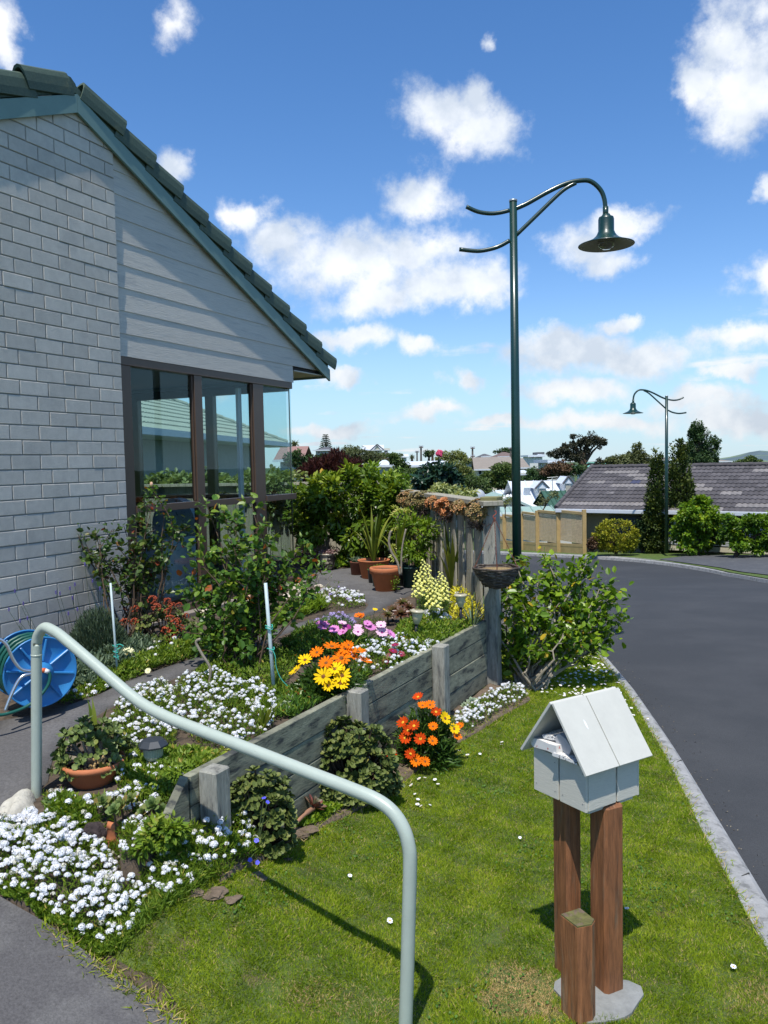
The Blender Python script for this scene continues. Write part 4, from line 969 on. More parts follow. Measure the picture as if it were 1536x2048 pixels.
# hanging basket by the corner post, on chains from the cap
m_wicker = mat('dark_wicker', (0.075, 0.058, 0.045), 0.85, var=0.5, vs=40, rnd=0.2, bump=0.002, bs=80, col2=(0.17, 0.14, 0.11), c2s=14)
m_chain = mat('rusty_chain', (0.16, 0.045, 0.02), 0.7, metal=0.3)
bc = at(993, 1135, 6.62); s = thing('hanging_basket', 'woven wicker hanging basket on rusty chains in front of the corner post', 'hanging basket', (bc.x, bc.y, bc.z-0.16))
Rb = 46*6.62/FOC; Hb = 40*6.62/FOC
def prof_r(h): return Rb*(0.30+0.70*(max(h, 0.0)**0.5))
for j in range(13):
    h = j/12; r0 = prof_r(h); zz = bc.z-Hb*(1-h); n = 40; ph = random.uniform(0, 6)
    MB().tube([(bc.x+math.cos(q)*(r0+0.004*math.sin(q*9+j*PI)), bc.y+math.sin(q)*(r0+0.004*math.sin(q*9+j*PI)), zz+0.004*math.sin(q*4+ph)) for q in np.linspace(0, 2*PI, n+1)], 0.0075 if j < 12 else 0.010, 6, False).build('wicker_strand', m_wicker, s, smooth=True)
MB().lathe((bc.x, bc.y, bc.z-Hb), [(0.01, 0.0)]+[(prof_r(h)-0.006, Hb*h) for h in (0, 0.15, 0.35, 0.6, 0.85, 0.95)], 24).build('basket_liner', m_wicker, s)
MB().lathe((bc.x, bc.y, bc.z-0.02), [(Rb*0.95, 0.0), (0.001, 0.012)], 24).build('coir_fill', mat('coir', (0.30, 0.21, 0.09), 0.95, var=0.5, vs=60, bump=0.01, bs=70), s)
hk = at(989, 1030, 6.76)
MB().tube(crom([hk+UP*0.035, hk+Vector((0.012, 0, 0.03)), hk+Vector((0.014, 0, 0.012)), hk, hk+Vector((-0.012, 0, -0.015)), hk+Vector((0, 0, -0.03)), hk+Vector((0.01, 0, -0.02))], 4), 0.0032, 6).build('hook', mat('orange_hook', (0.5, 0.08, 0.03), 0.5), s)
for q in (2.9, 0.15, 4.6):
    e = Vector((bc.x+math.cos(q)*Rb*0.95, bc.y+math.sin(q)*Rb*0.95, bc.z)); a_ = hk-UP*0.03; L_ = (e-a_).length; n = int(L_/0.016); b = MB()
    for i in range(n):
        m_ = a_+(e-a_)*((i+0.5)/n); d_ = (e-a_).normalized(); sx = d_.orthogonal().normalized(); sx = sx if i % 2 else d_.cross(sx)
        b.tube([m_+d_*(0.010*math.cos(w))+sx*(0.0045*math.sin(w)) for w in np.linspace(0, 2*PI, 9)], 0.0016, 4, False)
    b.build('chain', m_chain, s)
# ------------------------------------------------------------------ plant helpers
def unit(v): return v/np.maximum(np.linalg.norm(v, axis=-1, keepdims=True), 1e-9)
def rdirs(n, rs, up=0.0):
    v = rs.normal(size=(n, 3)); v = unit(v); v[:, 2] += up; return unit(v)
TPL = {
 'leaf': (np.array([(0, 0, 0), (.28, -.42, .05), (.28, .42, .05), (.68, -.40, .0), (.68, .40, .0), (1, 0, -.12), (.45, 0, -.05)]),
          np.array([(0, 1, 6), (0, 6, 2), (1, 3, 6), (6, 4, 2), (3, 5, 6), (6, 5, 4)])),
 'quad': (np.array([(0, 0, 0), (.5, -.5, .08), (1, 0, -.1), (.5, .5, .08)]), np.array([(0, 1, 2), (0, 2, 3)])),
 'blade': (np.array([(0, -.5, 0), (0, .5, 0), (.5, -.42, .10), (.5, .42, .10), (1, 0, -.06)]), np.array([(0, 2, 1), (1, 2, 3), (2, 4, 3)])),
 'round': (np.array([(0, -.12, 0), (0, .12, 0), (.45, -.46, .06), (.45, .46, .06), (.82, -.42, .12), (.82, .42, .12), (1, 0, .15), (.5, 0, -.05)]),
           np.array([(0, 2, 7), (0, 7, 1), (1, 7, 3), (2, 4, 7), (7, 5, 3), (4, 6, 7), (7, 6, 5)])),
}
def leaves(P, D, N, L, Wd, kind='leaf'):
    """many leaves at P pointing along D with face normal N, length L, width Wd"""
    T, F = TPL[kind]; P = np.asarray(P); n = len(P); D = unit(np.asarray(D)); S = unit(np.cross(D, N)); N = np.cross(S, D)
    L = np.broadcast_to(L, (n,)); Wd = np.broadcast_to(Wd, (n,))
    V = P[:, None, :]+T[None, :, 0, None]*(D*L[:, None])[:, None, :]+T[None, :, 1, None]*(S*Wd[:, None])[:, None, :]+T[None, :, 2, None]*(N*L[:, None])[:, None, :]
    FF = F[None]+(np.arange(n)*len(T))[:, None, None]
    return V.reshape(-1, 3), FF.reshape(-1, 3), len(F)
def addleaves(name, parent, m, P, D, N, L, Wd, var, kind='leaf', kd='stuff', smooth=False):
    V, F, k = leaves(P, D, N, L, Wd, kind)
    return obj(name, V, F, m, parent, kd, var=np.repeat(np.clip(var, 0, 1), k), smooth=smooth)
def leafset(rs, P, out, size, asp, droop=0.2, spread=0.9):
    """directions and normals for leaves at P growing outward along out"""
    n = len(P); D = unit(out+rs.normal(size=(n, 3))*spread*0.6+np.array([0, 0, -droop])); N = unit(np.array([0, 0, 1.0])+rs.normal(size=(n, 3))*0.55+out*0.3)
    L = size*rs.uniform(0.45, 1.35, n); return D, N, L, L*asp
G = lambda *v: tuple(v)
# foliage colours
m_fol_rose = leafmat('rose_leaves', [(0, (0.0463, 0.0905, 0.0232)), (0.55, (0.0841, 0.1826, 0.0255)), (0.86, (0.2102, 0.2958, 0.029)), (1, (0.3574, 0.0958, 0.0232))], 0.33, 0.25)
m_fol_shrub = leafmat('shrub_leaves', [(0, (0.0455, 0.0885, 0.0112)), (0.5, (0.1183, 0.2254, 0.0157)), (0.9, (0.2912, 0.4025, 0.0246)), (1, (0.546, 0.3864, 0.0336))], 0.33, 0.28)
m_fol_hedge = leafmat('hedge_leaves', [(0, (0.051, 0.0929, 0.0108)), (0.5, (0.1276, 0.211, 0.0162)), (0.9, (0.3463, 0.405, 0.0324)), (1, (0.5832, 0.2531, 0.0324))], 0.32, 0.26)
m_fol_lime = leafmat('lime_leaves', [(0, (0.072, 0.132, 0.0108)), (0.6, (0.18, 0.297, 0.018)), (1, (0.324, 0.396, 0.045))], 0.4, 0.35)
m_fol_varieg = leafmat('variegated_leaves', [(0, (0.08, 0.12, 0.03)), (0.5, (0.25, 0.31, 0.10)), (1, (0.52, 0.54, 0.26))], 0.45, 0.3)
m_fol_purple = leafmat('purple_leaves', [(0, (0.028, 0.012, 0.012)), (0.6, (0.075, 0.022, 0.020)), (1, (0.13, 0.05, 0.03))], 0.5, 0.2)
m_fol_herb = leafmat('herb_leaves', [(0, (0.0591, 0.105, 0.012)), (0.5, (0.135, 0.2326, 0.02)), (0.85, (0.2616, 0.345, 0.03)), (1, (0.5063, 0.405, 0.1))], 0.5, 0.3)
m_fol_grey = leafmat('grey_leaves', [(0, (0.06, 0.096, 0.054)), (0.6, (0.12, 0.18, 0.102)), (1, (0.228, 0.288, 0.18))], 0.6, 0.2)
m_strap = leafmat('strap_leaves', [(0, (0.054, 0.0935, 0.0108)), (0.5, (0.144, 0.209, 0.018)), (1, (0.324, 0.33, 0.054))], 0.4, 0.25)
m_jade = mat('jade_leaves', (0, 0, 0), 0.42, spec=0.3, attr=[(0, (0.065, 0.105, 0.025)), (0.6, (0.13, 0.175, 0.045)), (0.85, (0.20, 0.22, 0.05)), (1, (0.34, 0.19, 0.05))])
m_jadeb = mat('crassula_leaves', (0, 0, 0), 0.5, spec=0.25, attr=[(0, (0.060, 0.090, 0.022)), (0.55, (0.115, 0.150, 0.036)), (0.85, (0.17, 0.185, 0.045)), (1, (0.22, 0.09, 0.035))])
m_succ = mat('rosette_leaves', (0, 0, 0), 0.4, attr=[(0, (0.10, 0.17, 0.05)), (0.5, (0.17, 0.24, 0.07)), (1, (0.30, 0.16, 0.05))], trans=0.1)
m_succdark = mat('dark_rosette_leaves', (0, 0, 0), 0.4, attr=[(0, (0.12, 0.16, 0.03)), (0.45, (0.11, 0.055, 0.022)), (1, (0.085, 0.018, 0.020))])
m_succpale = mat('pale_rosette_leaves', (0, 0, 0), 0.5, attr=[(0, (0.24, 0.33, 0.22)), (0.6, (0.38, 0.45, 0.28)), (1, (0.50, 0.42, 0.30))])
m_blue_s = mat('blue_succulent', (0, 0, 0), 0.5, attr=[(0, (0.08, 0.17, 0.17)), (1, (0.20, 0.36, 0.36))])
m_bronze = mat('bronze_succulent', (0, 0, 0), 0.5, attr=[(0, (0.12, 0.13, 0.035)), (0.4, (0.27, 0.20, 0.07)), (0.75, (0.55, 0.22, 0.08)), (1, (0.75, 0.30, 0.10))])
m_stem = mat('brown_stem', (0.085, 0.055, 0.032), 0.85, var=0.3, vs=20); m_stemg = mat('green_stem', (0.06, 0.09, 0.03), 0.7, var=0.3, vs=20)
m_stemp = mat('pale_bark', (0.27, 0.235, 0.175), 0.9, var=0.3, vs=20, bump=0.003, bs=40)
m_petalw = mat('white_petals', (0.80, 0.81, 0.83), 0.7, trans=0.0, rnd=0.06); m_petalc = mat('flower_eye', (0.55, 0.58, 0.35), 0.7)
m_lilac = mat('lilac_petals', (0.42, 0.34, 0.62), 0.7, rnd=0.15); m_orangep = mat('orange_petals', (0.90, 0.19, 0.006), 0.8, spec=0.08, rnd=0.1, trans=0.15)
m_yellowp = mat('yellow_petals', (0.90, 0.58, 0.01), 0.8, spec=0.08, rnd=0.08, trans=0.15); m_redp = mat('rust_petals', (0.50, 0.050, 0.004), 0.8, spec=0.08, rnd=0.15)
m_pinkp = mat('pink_petals', (0.62, 0.22, 0.48), 0.8, spec=0.08, rnd=0.15); m_pinkl = mat('pale_pink_petals', (0.75, 0.48, 0.60), 0.8, spec=0.08, rnd=0.1)
m_magp = mat('magenta_petals', (0.30, 0.035, 0.20), 0.8, spec=0.08); m_crim = mat('crimson_petals', (0.22, 0.008, 0.03), 0.6, rnd=0.2)
m_creamp = mat('cream_petals', (0.82, 0.80, 0.50), 0.8, spec=0.08); m_snap = mat('snapdragon_petals', (0.80, 0.78, 0.24), 0.6, rnd=0.1); m_snapy = mat('snapdragon_lips', (0.85, 0.70, 0.02), 0.6)
m_eyed = mat('flower_disc', (0.20, 0.07, 0.01), 0.8); m_eyey = mat('yellow_disc', (0.75, 0.40, 0.02), 0.8)
m_kal = mat('rust_flower', (0.35, 0.06, 0.018), 0.7, rnd=0.2); m_bluef = mat('blue_petals', (0.10, 0.10, 0.70), 0.6)

def daisy_mesh(name, n, r, w, mats, cup=0.25, disc=0.22, layers=1):
    """head of n petals radius 1*r facing +z"""
    V = []; F = []; mi = []; rs = random.Random(n)
    for ly in range(layers):
        for i in range(n):
            a = 2*PI*(i+0.5*ly)/n+rs.uniform(-.08, .08); rr = r*rs.uniform(0.9, 1.05)*(1-0.22*ly); c, s_ = math.cos(a), math.sin(a); o = len(V)
            up = cup*(1+0.5*ly)*rs.uniform(0.7, 1.3)
            for (u, v, h) in ((0.10, 0, 0.0), (0.45, -w*0.42, up*0.28), (0.45, w*0.42, up*0.28), (0.78, -w*0.5, up*0.62), (0.78, w*0.5, up*0.62), (1.0, 0, up*0.78)):
                V.append((c*u*rr-s_*v*rr, s_*u*rr+c*v*rr, h*rr+0.01*r*ly))
            F += [(o, o+1, o+2), (o+1, o+3, o+4, o+2), (o+3, o+5, o+4)]; mi += [0]*3
    o = len(V); k = 8
    for i in range(k): V.append((math.cos(2*PI*i/k)*disc*r, math.sin(2*PI*i/k)*disc*r, 0.05*r+cup*0.05*r))
    V.append((0, 0, 0.16*r)); F += [(o+i, o+(i+1) % k, o+k) for i in range(k)]; mi += [1]*k
    return make_mesh(name, V, F, mats, mi)
def head_mesh(name, r, nf, mats, seed=0):
    """candytuft / alyssum head: dome of little four petalled florets"""
    rs = random.Random(seed); V = []; F = []; mi = []
    for i in range(nf):
        zz = 1-(i+0.5)/nf*1.05; ph = i*2.39996+rs.uniform(-.2, .2); rr = math.sqrt(max(0, 1-zz*zz)); n = Vector((rr*math.cos(ph), rr*math.sin(ph), zz)); c = n*r*rs.uniform(0.9, 1.06); c.z *= 0.8
        x = n.orthogonal().normalized(); x = Matrix.Rotation(rs.uniform(0, 6), 3, n) @ x; y = n.cross(x); f = r*0.34*rs.uniform(0.85, 1.15); o = len(V)
        for (u, v, h) in ((0, 0, 0), (1, .35, .25), (.35, 1, .25), (-.35, 1, .25), (-1, .35, .25), (-1, -.35, .25), (-.35, -1, .25), (.35, -1, .25), (1, -.35, .25)): V.append(c+x*u*f+y*v*f+n*h*f*0.8)
        F += [(o, o+1, o+2), (o, o+3, o+4), (o, o+5, o+6), (o, o+7, o+8), (o, o+2, o+3), (o, o+8, o+1)]; mi += [0]*6
    return make_mesh(name, V, F, mats, mi)
m_petalc2 = mat('fading_petals', (0.62, 0.60, 0.48), 0.7, rnd=0.15)
HEADS = [head_mesh('flower_head', 0.016, 26, [m_petalw], s) for s in range(5)]+[head_mesh('flower_head', 0.013, 15, [m_petalc2], 9)]
HEADL = [head_mesh('flower_head', 0.016, 16, [m_lilac], s) for s in range(2)]
def put(name, me, parent, p, s=1.0, tilt=None, rz=None, rs=random):
    o = bpy.data.objects.new(name, me); COL.objects.link(o)
    if parent is not None: o.parent = parent; o.location = Vector(p)-Vector(parent.location)
    else: o.location = p
    n = Vector(tilt) if tilt is not None else Vector((rs.gauss(0, .25), rs.gauss(0, .25)-0.1, 1)); q = n.normalized().to_track_quat('Z', 'Y')
    o.rotation_euler = (q @ Matrix.Rotation(rz if rz is not None else rs.uniform(0, 6.28), 3, 'Z').to_quaternion()).to_euler(); o.scale = (s, s, s); return o
def world_poly(pix, f=None): return [(lambda p: (p.x, p.y))(gp(a, b)) for a, b in pix]
def samp(poly, n, rs):
    xs_ = [p[0] for p in poly]; ys_ = [p[1] for p in poly]; out = []
    while len(out) < n:
        x = rs.uniform(min(xs_), max(xs_), n*2); y = rs.uniform(min(ys_), max(ys_), n*2); k = in_poly(x, y, poly); out += list(zip(x[k], y[k]))
    return np.array(out[:n])
def gzs(P, top=3.0): return np.array([gz(x, y, top) for x, y in P])
def edge_dist(P, poly):
    d = np.full(len(P), 9.0)
    for i in range(len(poly)):
        a = np.array(poly[i][:2]); b = np.array(poly[(i+1) % len(poly)][:2]); e = b-a; t_ = np.clip(((P-a)@e)/max(e@e, 1e-9), 0, 1)
        d = np.minimum(d, np.linalg.norm(P-(a+t_[:, None]*e), axis=1))
    return d
def mound(name, label, cat, poly, h, nheads, nleaf, rs, head=None, hs=1.0, fol=m_fol_herb, leaf=(0.022, 0.30), group=None, hname='flower_head', extra_up=0.02, edge=0.10, kindl='quad', hmin=0.35):
    """low flowering clump over a plan polygon: leafy mass with separate flower heads on top"""
    cx = np.mean([p[0] for p in poly]); cy = np.mean([p[1] for p in poly]); root = thing(name, label, cat, (cx, cy, gz(cx, cy)), group)
    P = samp(poly, nleaf, rs); zg_ = gzs(P); ed = np.clip(edge_dist(P, poly)/edge, 0, 1)**0.6; hh = h*(hmin+(1-hmin)*ed)*(0.8+0.25*np.sin(P[:, 0]*31+1)*np.sin(P[:, 1]*27))
    f = rs.uniform(0.0, 1, nleaf)**0.6; PP = np.column_stack([P, zg_+hh*f]); out = unit(np.column_stack([rs.normal(size=(nleaf, 2))*0.8, 0.6+rs.uniform(0, .8, nleaf)]))
    L = leaf[0]*rs.uniform(0.7, 1.5, nleaf); N = unit(rs.normal(size=(nleaf, 3))*0.8+np.array([0, -.3, .8]))
    addleaves('foliage', root, fol, PP, out, N, L, L*leaf[1], 0.15+0.6*f*rs.uniform(0.5, 1.2, nleaf)+0.35*(rs.uniform(size=nleaf) < 0.06), kindl)
    if nheads:
        Q = samp(poly, nheads, rs); zq = gzs(Q); ed = np.clip(edge_dist(Q, poly)/edge, 0, 1)**0.6; hq = h*(hmin+(1-hmin)*ed)*(0.8+0.25*np.sin(Q[:, 0]*31+1)*np.sin(Q[:, 1]*27))
        keep = []
        meshes = head or HEADS
        for (x, y), z0, hh_ in zip(Q, zq, hq):
            keep.append((x, y, z0+hh_+random.uniform(-0.3, 1)*extra_up))
        for i, p in enumerate(keep[:300]): put(hname, meshes[i % len(meshes)], root, p, hs*(0.42+0.80*random.random()**0.8))
        if len(keep) > 300:
            T_s = []; 
            for me in meshes[:3]:
                nv = len(me.vertices); co = np.empty(nv*3); me.vertices.foreach_get('co', co); T_s.append((co.reshape(-1, 3), [tuple(q.vertices) for q in me.polygons]))
            bb = MB()
            for i, p in enumerate(keep[300:]):
                co, fc = T_s[i % len(T_s)]; s_ = hs*(0.38+0.6*random.random()); a_ = random.uniform(0, 6.28); ca, sa = math.cos(a_)*s_, math.sin(a_)*s_
                bb.add([(p[0]+v[0]*ca-v[1]*sa, p[1]+v[0]*sa+v[1]*ca-0.1*v[2], p[2]+v[2]*s_-0.004) for v in co], fc)
            bb.build(hname, m_petalw, root, kind='stuff')
        st = MB()
        for p in keep[:300:2]: st.tube([(p[0]+random.uniform(-.015, .015), p[1]+0.01, p[2]-0.06), p], 0.0012, 3, False)
        st.build('stems', m_stemg, root, kind='stuff')
    return root
def branchy(rs, base, tips, r0, sag=0.0, nodes=6, jit=0.04):
    """curved stems from base to every tip; returns list of paths"""
    out = []
    for tp in tips:
        b = Vector(base)+Vector((rs.normal()*r0, rs.normal()*r0, 0)); tp = Vector(tp); pts = []
        ctrl = b+(tp-b)*0.5+Vector((rs.normal()*jit*3, rs.normal()*jit*3, -sag+abs(rs.normal())*jit))
        for i in range(nodes+1):
            u = i/nodes; p = b*(1-u)**2+ctrl*2*u*(1-u)+tp*u*u; pts.append(p+Vector((rs.normal()*jit, rs.normal()*jit, rs.normal()*jit*0.6))*(0.4 if 0 < i else 0))
        out.append(pts)
    return out
def bush(name, label, cat, base, tips, rs, fol, leaf=(0.05, 0.6), per=26, twig=0.14, ntwig=5, stem=m_stem, sr=0.006, start=0.3, group=None, varb=0.5, kindl='leaf', spread=0.9, droop=0.2, root=None, jit=0.04, r0=0.04, leafspread=0.02):
    """open shrub: stems, side twigs and leaves growing along them"""
    root = root or thing(name, label, cat, base, group); st = MB(); LP = []; LO = []
    for pts in branchy(rs, base, tips, r0, jit=jit):
        n = len(pts); st.tube(pts, [sr*(1-0.65*i/(n-1)) for i in range(n)], 6, False)
        for k in range(ntwig):
            u = start+(1-start)*(k+rs.uniform(0, 1))/ntwig; i = min(int(u*(n-1)), n-2); p = pts[i].lerp(pts[i+1], u*(n-1)-i)
            d = Vector((rs.normal(), rs.normal(), rs.uniform(-0.1, 0.9))).normalized(); L = twig*rs.uniform(0.5, 1.2); e = p+d*L+Vector((0, 0, -0.1*L)); st.tube([p, p.lerp(e, 0.5)+Vector((0, 0, 0.02*L)), e], [sr*0.4, sr*0.3, sr*0.18], 4, False)
            for j in range(per):
                w = rs.uniform(0.15, 1.05); LP.append(p.lerp(e, w)+Vector(rs.normal(size=3))*leafspread); LO.append(d+Vector(rs.normal(size=3))*0.8)
        for j in range(per):
            LP.append(pts[-1]+Vector(rs.normal(size=3))*twig*0.35); LO.append(Vector((rs.normal(), rs.normal(), 0.6)))
    LP = np.array(LP); LO = unit(np.array(LO)); D, N, L, Wd = leafset(rs, LP, LO, leaf[0], leaf[1], droop, spread)
    st.build('stems', stem, root, kind='stuff')
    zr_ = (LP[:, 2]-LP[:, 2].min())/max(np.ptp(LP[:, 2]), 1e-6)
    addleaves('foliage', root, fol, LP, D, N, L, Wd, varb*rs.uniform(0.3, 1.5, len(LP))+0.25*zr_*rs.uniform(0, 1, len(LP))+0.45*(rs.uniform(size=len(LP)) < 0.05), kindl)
    return root
def crown(name, label, cat, base, blobs, rs, fol, leaf=(0.1, 0.6), n=4000, trunk=None, bark=m_stem, group=None, varb=0.5, clump=0.28, kindl='quad', nclump=60, shell=0.75, tr=0.05, root=None, up=0.2, dn=0.3):
    """tree or dense shrub: clumps of leaves spread over the ellipsoids blobs (cx,cy,cz,rx,ry,rz), trunk with limbs to them"""
    root = root or thing(name, label, cat, base, group); vol = np.array([b[3]*b[4]*b[5] for b in blobs])**0.67; vol = vol/vol.sum()
    C = []; R = []
    for b, w in zip(blobs, vol):
        m = max(3, int(nclump*w)); d = rdirs(m, rs); rr = shell+(1-shell)*rs.uniform(-1.2, 1, m)
        C.append(np.array(b[:3])+d*rr[:, None]*np.array(b[3:6])*0.92); R.append(np.full((m, 1), clump)*np.array([b[3:6]])*rs.uniform(0.6, 1.35, (m, 1)))
    C = np.concatenate(C); R = np.concatenate(R); idx = rs.integers(0, len(C), n); d = rdirs(n, rs); rad_ = rs.uniform(0.35, 1, n)**0.6
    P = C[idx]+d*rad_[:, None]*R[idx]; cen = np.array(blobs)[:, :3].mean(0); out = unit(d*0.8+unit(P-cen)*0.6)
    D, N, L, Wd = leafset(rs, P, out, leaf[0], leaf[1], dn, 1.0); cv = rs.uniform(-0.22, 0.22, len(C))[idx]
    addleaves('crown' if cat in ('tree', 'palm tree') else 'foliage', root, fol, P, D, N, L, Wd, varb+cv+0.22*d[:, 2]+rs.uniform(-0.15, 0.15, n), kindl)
    if trunk:
        st = MB(); b = Vector(base); top = Vector(cen.tolist()); mid = b.lerp(top, 0.55); st.tube([b-UP*0.1, b.lerp(mid, 0.5)+Vector((rs.normal()*tr, 0, 0)), mid, top], [trunk, trunk*0.85, trunk*0.65, trunk*0.3], 8)
        for c_ in C[::max(1, len(C)//14)]:
            c_ = Vector(c_.tolist()); s_ = b.lerp(top, rs.uniform(0.35, 0.8)); st.tube([s_, s_.lerp(c_, 0.5)+Vector((0, 0, (c_-s_).length*0.08)), c_], [trunk*0.38, trunk*0.24, trunk*0.08], 5, False)
        st.build('trunk', bark, root)
    return root
def rosette_data(c, ax, r, n, rs, tight=1.0, layers=3):
    c = np.array(c, float); ax = Vector(ax).normalized(); x = ax.orthogonal().normalized(); y = ax.cross(x); P = []; D = []; N = []; L = []
    for i in range(n):
        f = i/n; a = i*2.39996; el_ = (0.12+1.15*f**1.1)*tight; d = (x*math.cos(a)+y*math.sin(a))*math.cos(el_)+ax*math.sin(el_); P.append(c); D.append(d[:]); nn = ax*math.cos(el_)-(x*math.cos(a)+y*math.sin(a))*math.sin(el_); N.append(nn[:]); L.append(r*(1-0.55*f))
    return P, D, N, L
def rosettes(name, root, m, items, rs, wid=0.55, n=18, var=None, kd='stuff', kindl='round', tight=1.0):
    P = []; D = []; N = []; L = []; vv = []
    for (c, ax, r) in items:
        p, d, nn, l = rosette_data(c, ax, r, n, rs, tight); P += p; D += d; N += nn; L += l; b = rs.uniform(0, 0.35); vv += [b+0.5*(1-i/n)*rs.uniform(0.6, 1.2) for i in range(n)]
    return addleaves(name, root, m, P, D, N, np.array(L), np.array(L)*wid, np.array(vv) if var is None else np.array(vv)*var[1]+var[0], kindl, kd)
def straps(root, c, n, L, w, rs, m, spread=0.6, up=1.0, name='leaf', bend=0.9, segs=7):
    """arching sword leaves, each a part"""
    for i in range(n):
        a = rs.uniform(0, 2*PI); lean = spread*rs.uniform(0.2, 1.1); l = L*rs.uniform(0.6, 1.1); hd = Vector((math.cos(a), math.sin(a), 0)); sidev = Vector((-math.sin(a), math.cos(a), 0)); p = Vector(c)+hd*0.012; V = []; F = []
        ang = PI/2-lean*0.6
        for k in range(segs+1):
            u = k/segs; ww = w*(0.55+1.1*u*(1-u)*2)*(1 if u < 0.95 else 0.1)*min(1, (1-u)*3+0.03); V += [p-sidev*ww/2+UP*0.12*ww, p-UP*0.1*ww, p+sidev*ww/2+UP*0.12*ww]
            d = hd*math.cos(ang)+UP*math.sin(ang); p = p+d*(l/segs); ang -= lean*bend*0.35*(0.3+u)
        for k in range(segs):
            o = k*3; F += [(o, o+1, o+4, o+3), (o+1, o+2, o+5, o+4)]
        v = rs.uniform(0.1, 1); obj(name, [x[:] for x in V], F, m, root, var=[v]*len(F), smooth=True)
# ------------------------------------------------------------------ planting
def bl(px, py, Y, rx, ry, rz): p = at(px, py, Y); k = Y/FOC; return (p.x, p.y, p.z, rx*k, ry, rz*k)
def R_(s): return np.random.default_rng(s)
def tips_px(L): return [at(a, b, c) for a, b, c in L]
# white flower masses (foreground bank first)
g1 = 'drifts of small white flowers'
mound('candytuft_patch', 'largest drift of white flowers, spilling to the asphalt ramp at the lower left', 'white flowers', world_poly([(-30, 1690), (0, 1790), (90, 1830), (140, 1862), (200, 1905), (260, 1870), (300, 1800), (270, 1740), (200, 1700), (150, 1660), (60, 1640), (0, 1660)]), 0.085, 620, 6000, R_(11), hs=0.85, group=g1, leaf=(0.020, 0.22), edge=0.06)
mound('candytuft_patch', 'thinner white flowers between the lava rock and the bare soil', 'white flowers', world_poly([(200, 1690), (270, 1740), (330, 1810), (400, 1780), (440, 1720), (400, 1660), (330, 1650), (270, 1650)]), 0.07, 130, 3000, R_(12), hs=0.72, group=g1, leaf=(0.026, 0.16))
mound('candytuft_patch', 'white flowers around the terracotta bowl beside the handrail foot', 'white flowers', world_poly([(85, 1590), (90, 1640), (150, 1680), (230, 1650), (330, 1620), (300, 1570), (240, 1590), (160, 1605)]), 0.06, 60, 1700, R_(13), hs=0.95, group=g1, leaf=(0.024, 0.2))
mound('candytuft_patch', 'broad white drift in the raised bed behind the middle of the handrail, its right half', 'white flowers', world_poly([(340, 1400), (360, 1375), (430, 1366), (520, 1385), (558, 1412), (545, 1470), (480, 1512), (400, 1500), (350, 1450)]), 0.13, 460, 5200, R_(14), hs=0.74, group=g1, leaf=(0.024, 0.2), edge=0.07)
mound('candytuft_patch', 'left half of the broad white drift, next to the path edge', 'white flowers', world_poly([(215, 1475), (232, 1425), (290, 1390), (345, 1385), (355, 1440), (350, 1500), (300, 1515), (240, 1500)]), 0.12, 270, 4000, R_(29), hs=0.72, group=g1, leaf=(0.024, 0.2), edge=0.07)
mound('candytuft_patch', 'sparse white flowers in green foliage under the dark capped solar light', 'white flowers', world_poly([(240, 1500), (300, 1530), (400, 1560), (345, 1620), (250, 1590), (215, 1560)]), 0.085, 50, 2800, R_(15), hs=0.8, group=g1, leaf=(0.026, 0.25))
mound('candytuft_patch', 'white flowers and stems in front of the first retaining wall post', 'white flowers', world_poly([(345, 1700), (390, 1672), (440, 1668), (480, 1680), (540, 1705), (490, 1735), (440, 1765), (380, 1755)]), 0.16, 80, 3400, R_(16), hs=0.8, group=g1, leaf=(0.028, 0.16))
mound('candytuft_patch', 'white flowers with pinkish centres at the foot of the fence corner post', 'white flowers', world_poly([(900, 1450), (950, 1415), (1000, 1385), (1045, 1382), (1055, 1400), (1000, 1425), (930, 1470)]), 0.12, 240, 2600, R_(17), hs=0.72, group=g1, leaf=(0.022, 0.22))
mound('candytuft_patch', 'white and lilac flowers on the house side of the path by the cream rocks', 'white flowers', world_poly([(640, 1222), (700, 1222), (728, 1215), (730, 1196), (690, 1188), (650, 1186), (620, 1200)]), 0.09, 130, 1700, R_(18), hs=1.0, group=g1, head=HEADS+[HEADL[0]])
mound('candytuft_patch', 'white flowers between the orange daisies and the pink daisies', 'white flowers', world_poly([(690, 1325), (720, 1300), (770, 1288), (820, 1290), (860, 1310), (830, 1345), (780, 1360), (720, 1350)]), 0.11, 190, 2400, R_(19), hs=0.78, group=g1, leaf=(0.026, 0.22))
mound('candytuft_patch', 'white flowers by the beige solar light nearer the camera', 'white flowers', world_poly([(830, 1330), (845, 1300), (880, 1295), (905, 1300), (890, 1322), (850, 1340)]), 0.10, 60, 900, R_(20), hs=0.95, group=g1)
mound('candytuft_patch', 'tall white flowers below the yellow snapdragons', 'white flowers', world_poly([(840, 1262), (850, 1240), (885, 1235), (900, 1255), (880, 1275)]), 0.17, 60, 1500, R_(21), hs=1.15, group=g1, fol=m_fol_herb)
mound('candytuft_patch', 'white flowers on top of the yellow stonecrop near the fence', 'white flowers', world_poly([(900, 1232), (905, 1212), (955, 1206), (965, 1222), (930, 1236)]), 0.16, 60, 800, R_(22), hs=1.05, group=g1)
mound('candytuft_patch', 'a few white flowers along the house bed by the pale blue stake', 'white flowers', world_poly([(280, 1330), (290, 1305), (350, 1290), (380, 1300), (350, 1325), (300, 1345)]), 0.11, 26, 1500, R_(23), hs=0.9, group=g1)
mound('candytuft_patch', 'white flowers at the foot of the blue hose reel', 'white flowers', world_poly([(100, 1405), (130, 1395), (190, 1375), (215, 1362), (230, 1372), (190, 1392), (130, 1412)]), 0.07, 24, 900, R_(24), hs=0.95, group=g1)
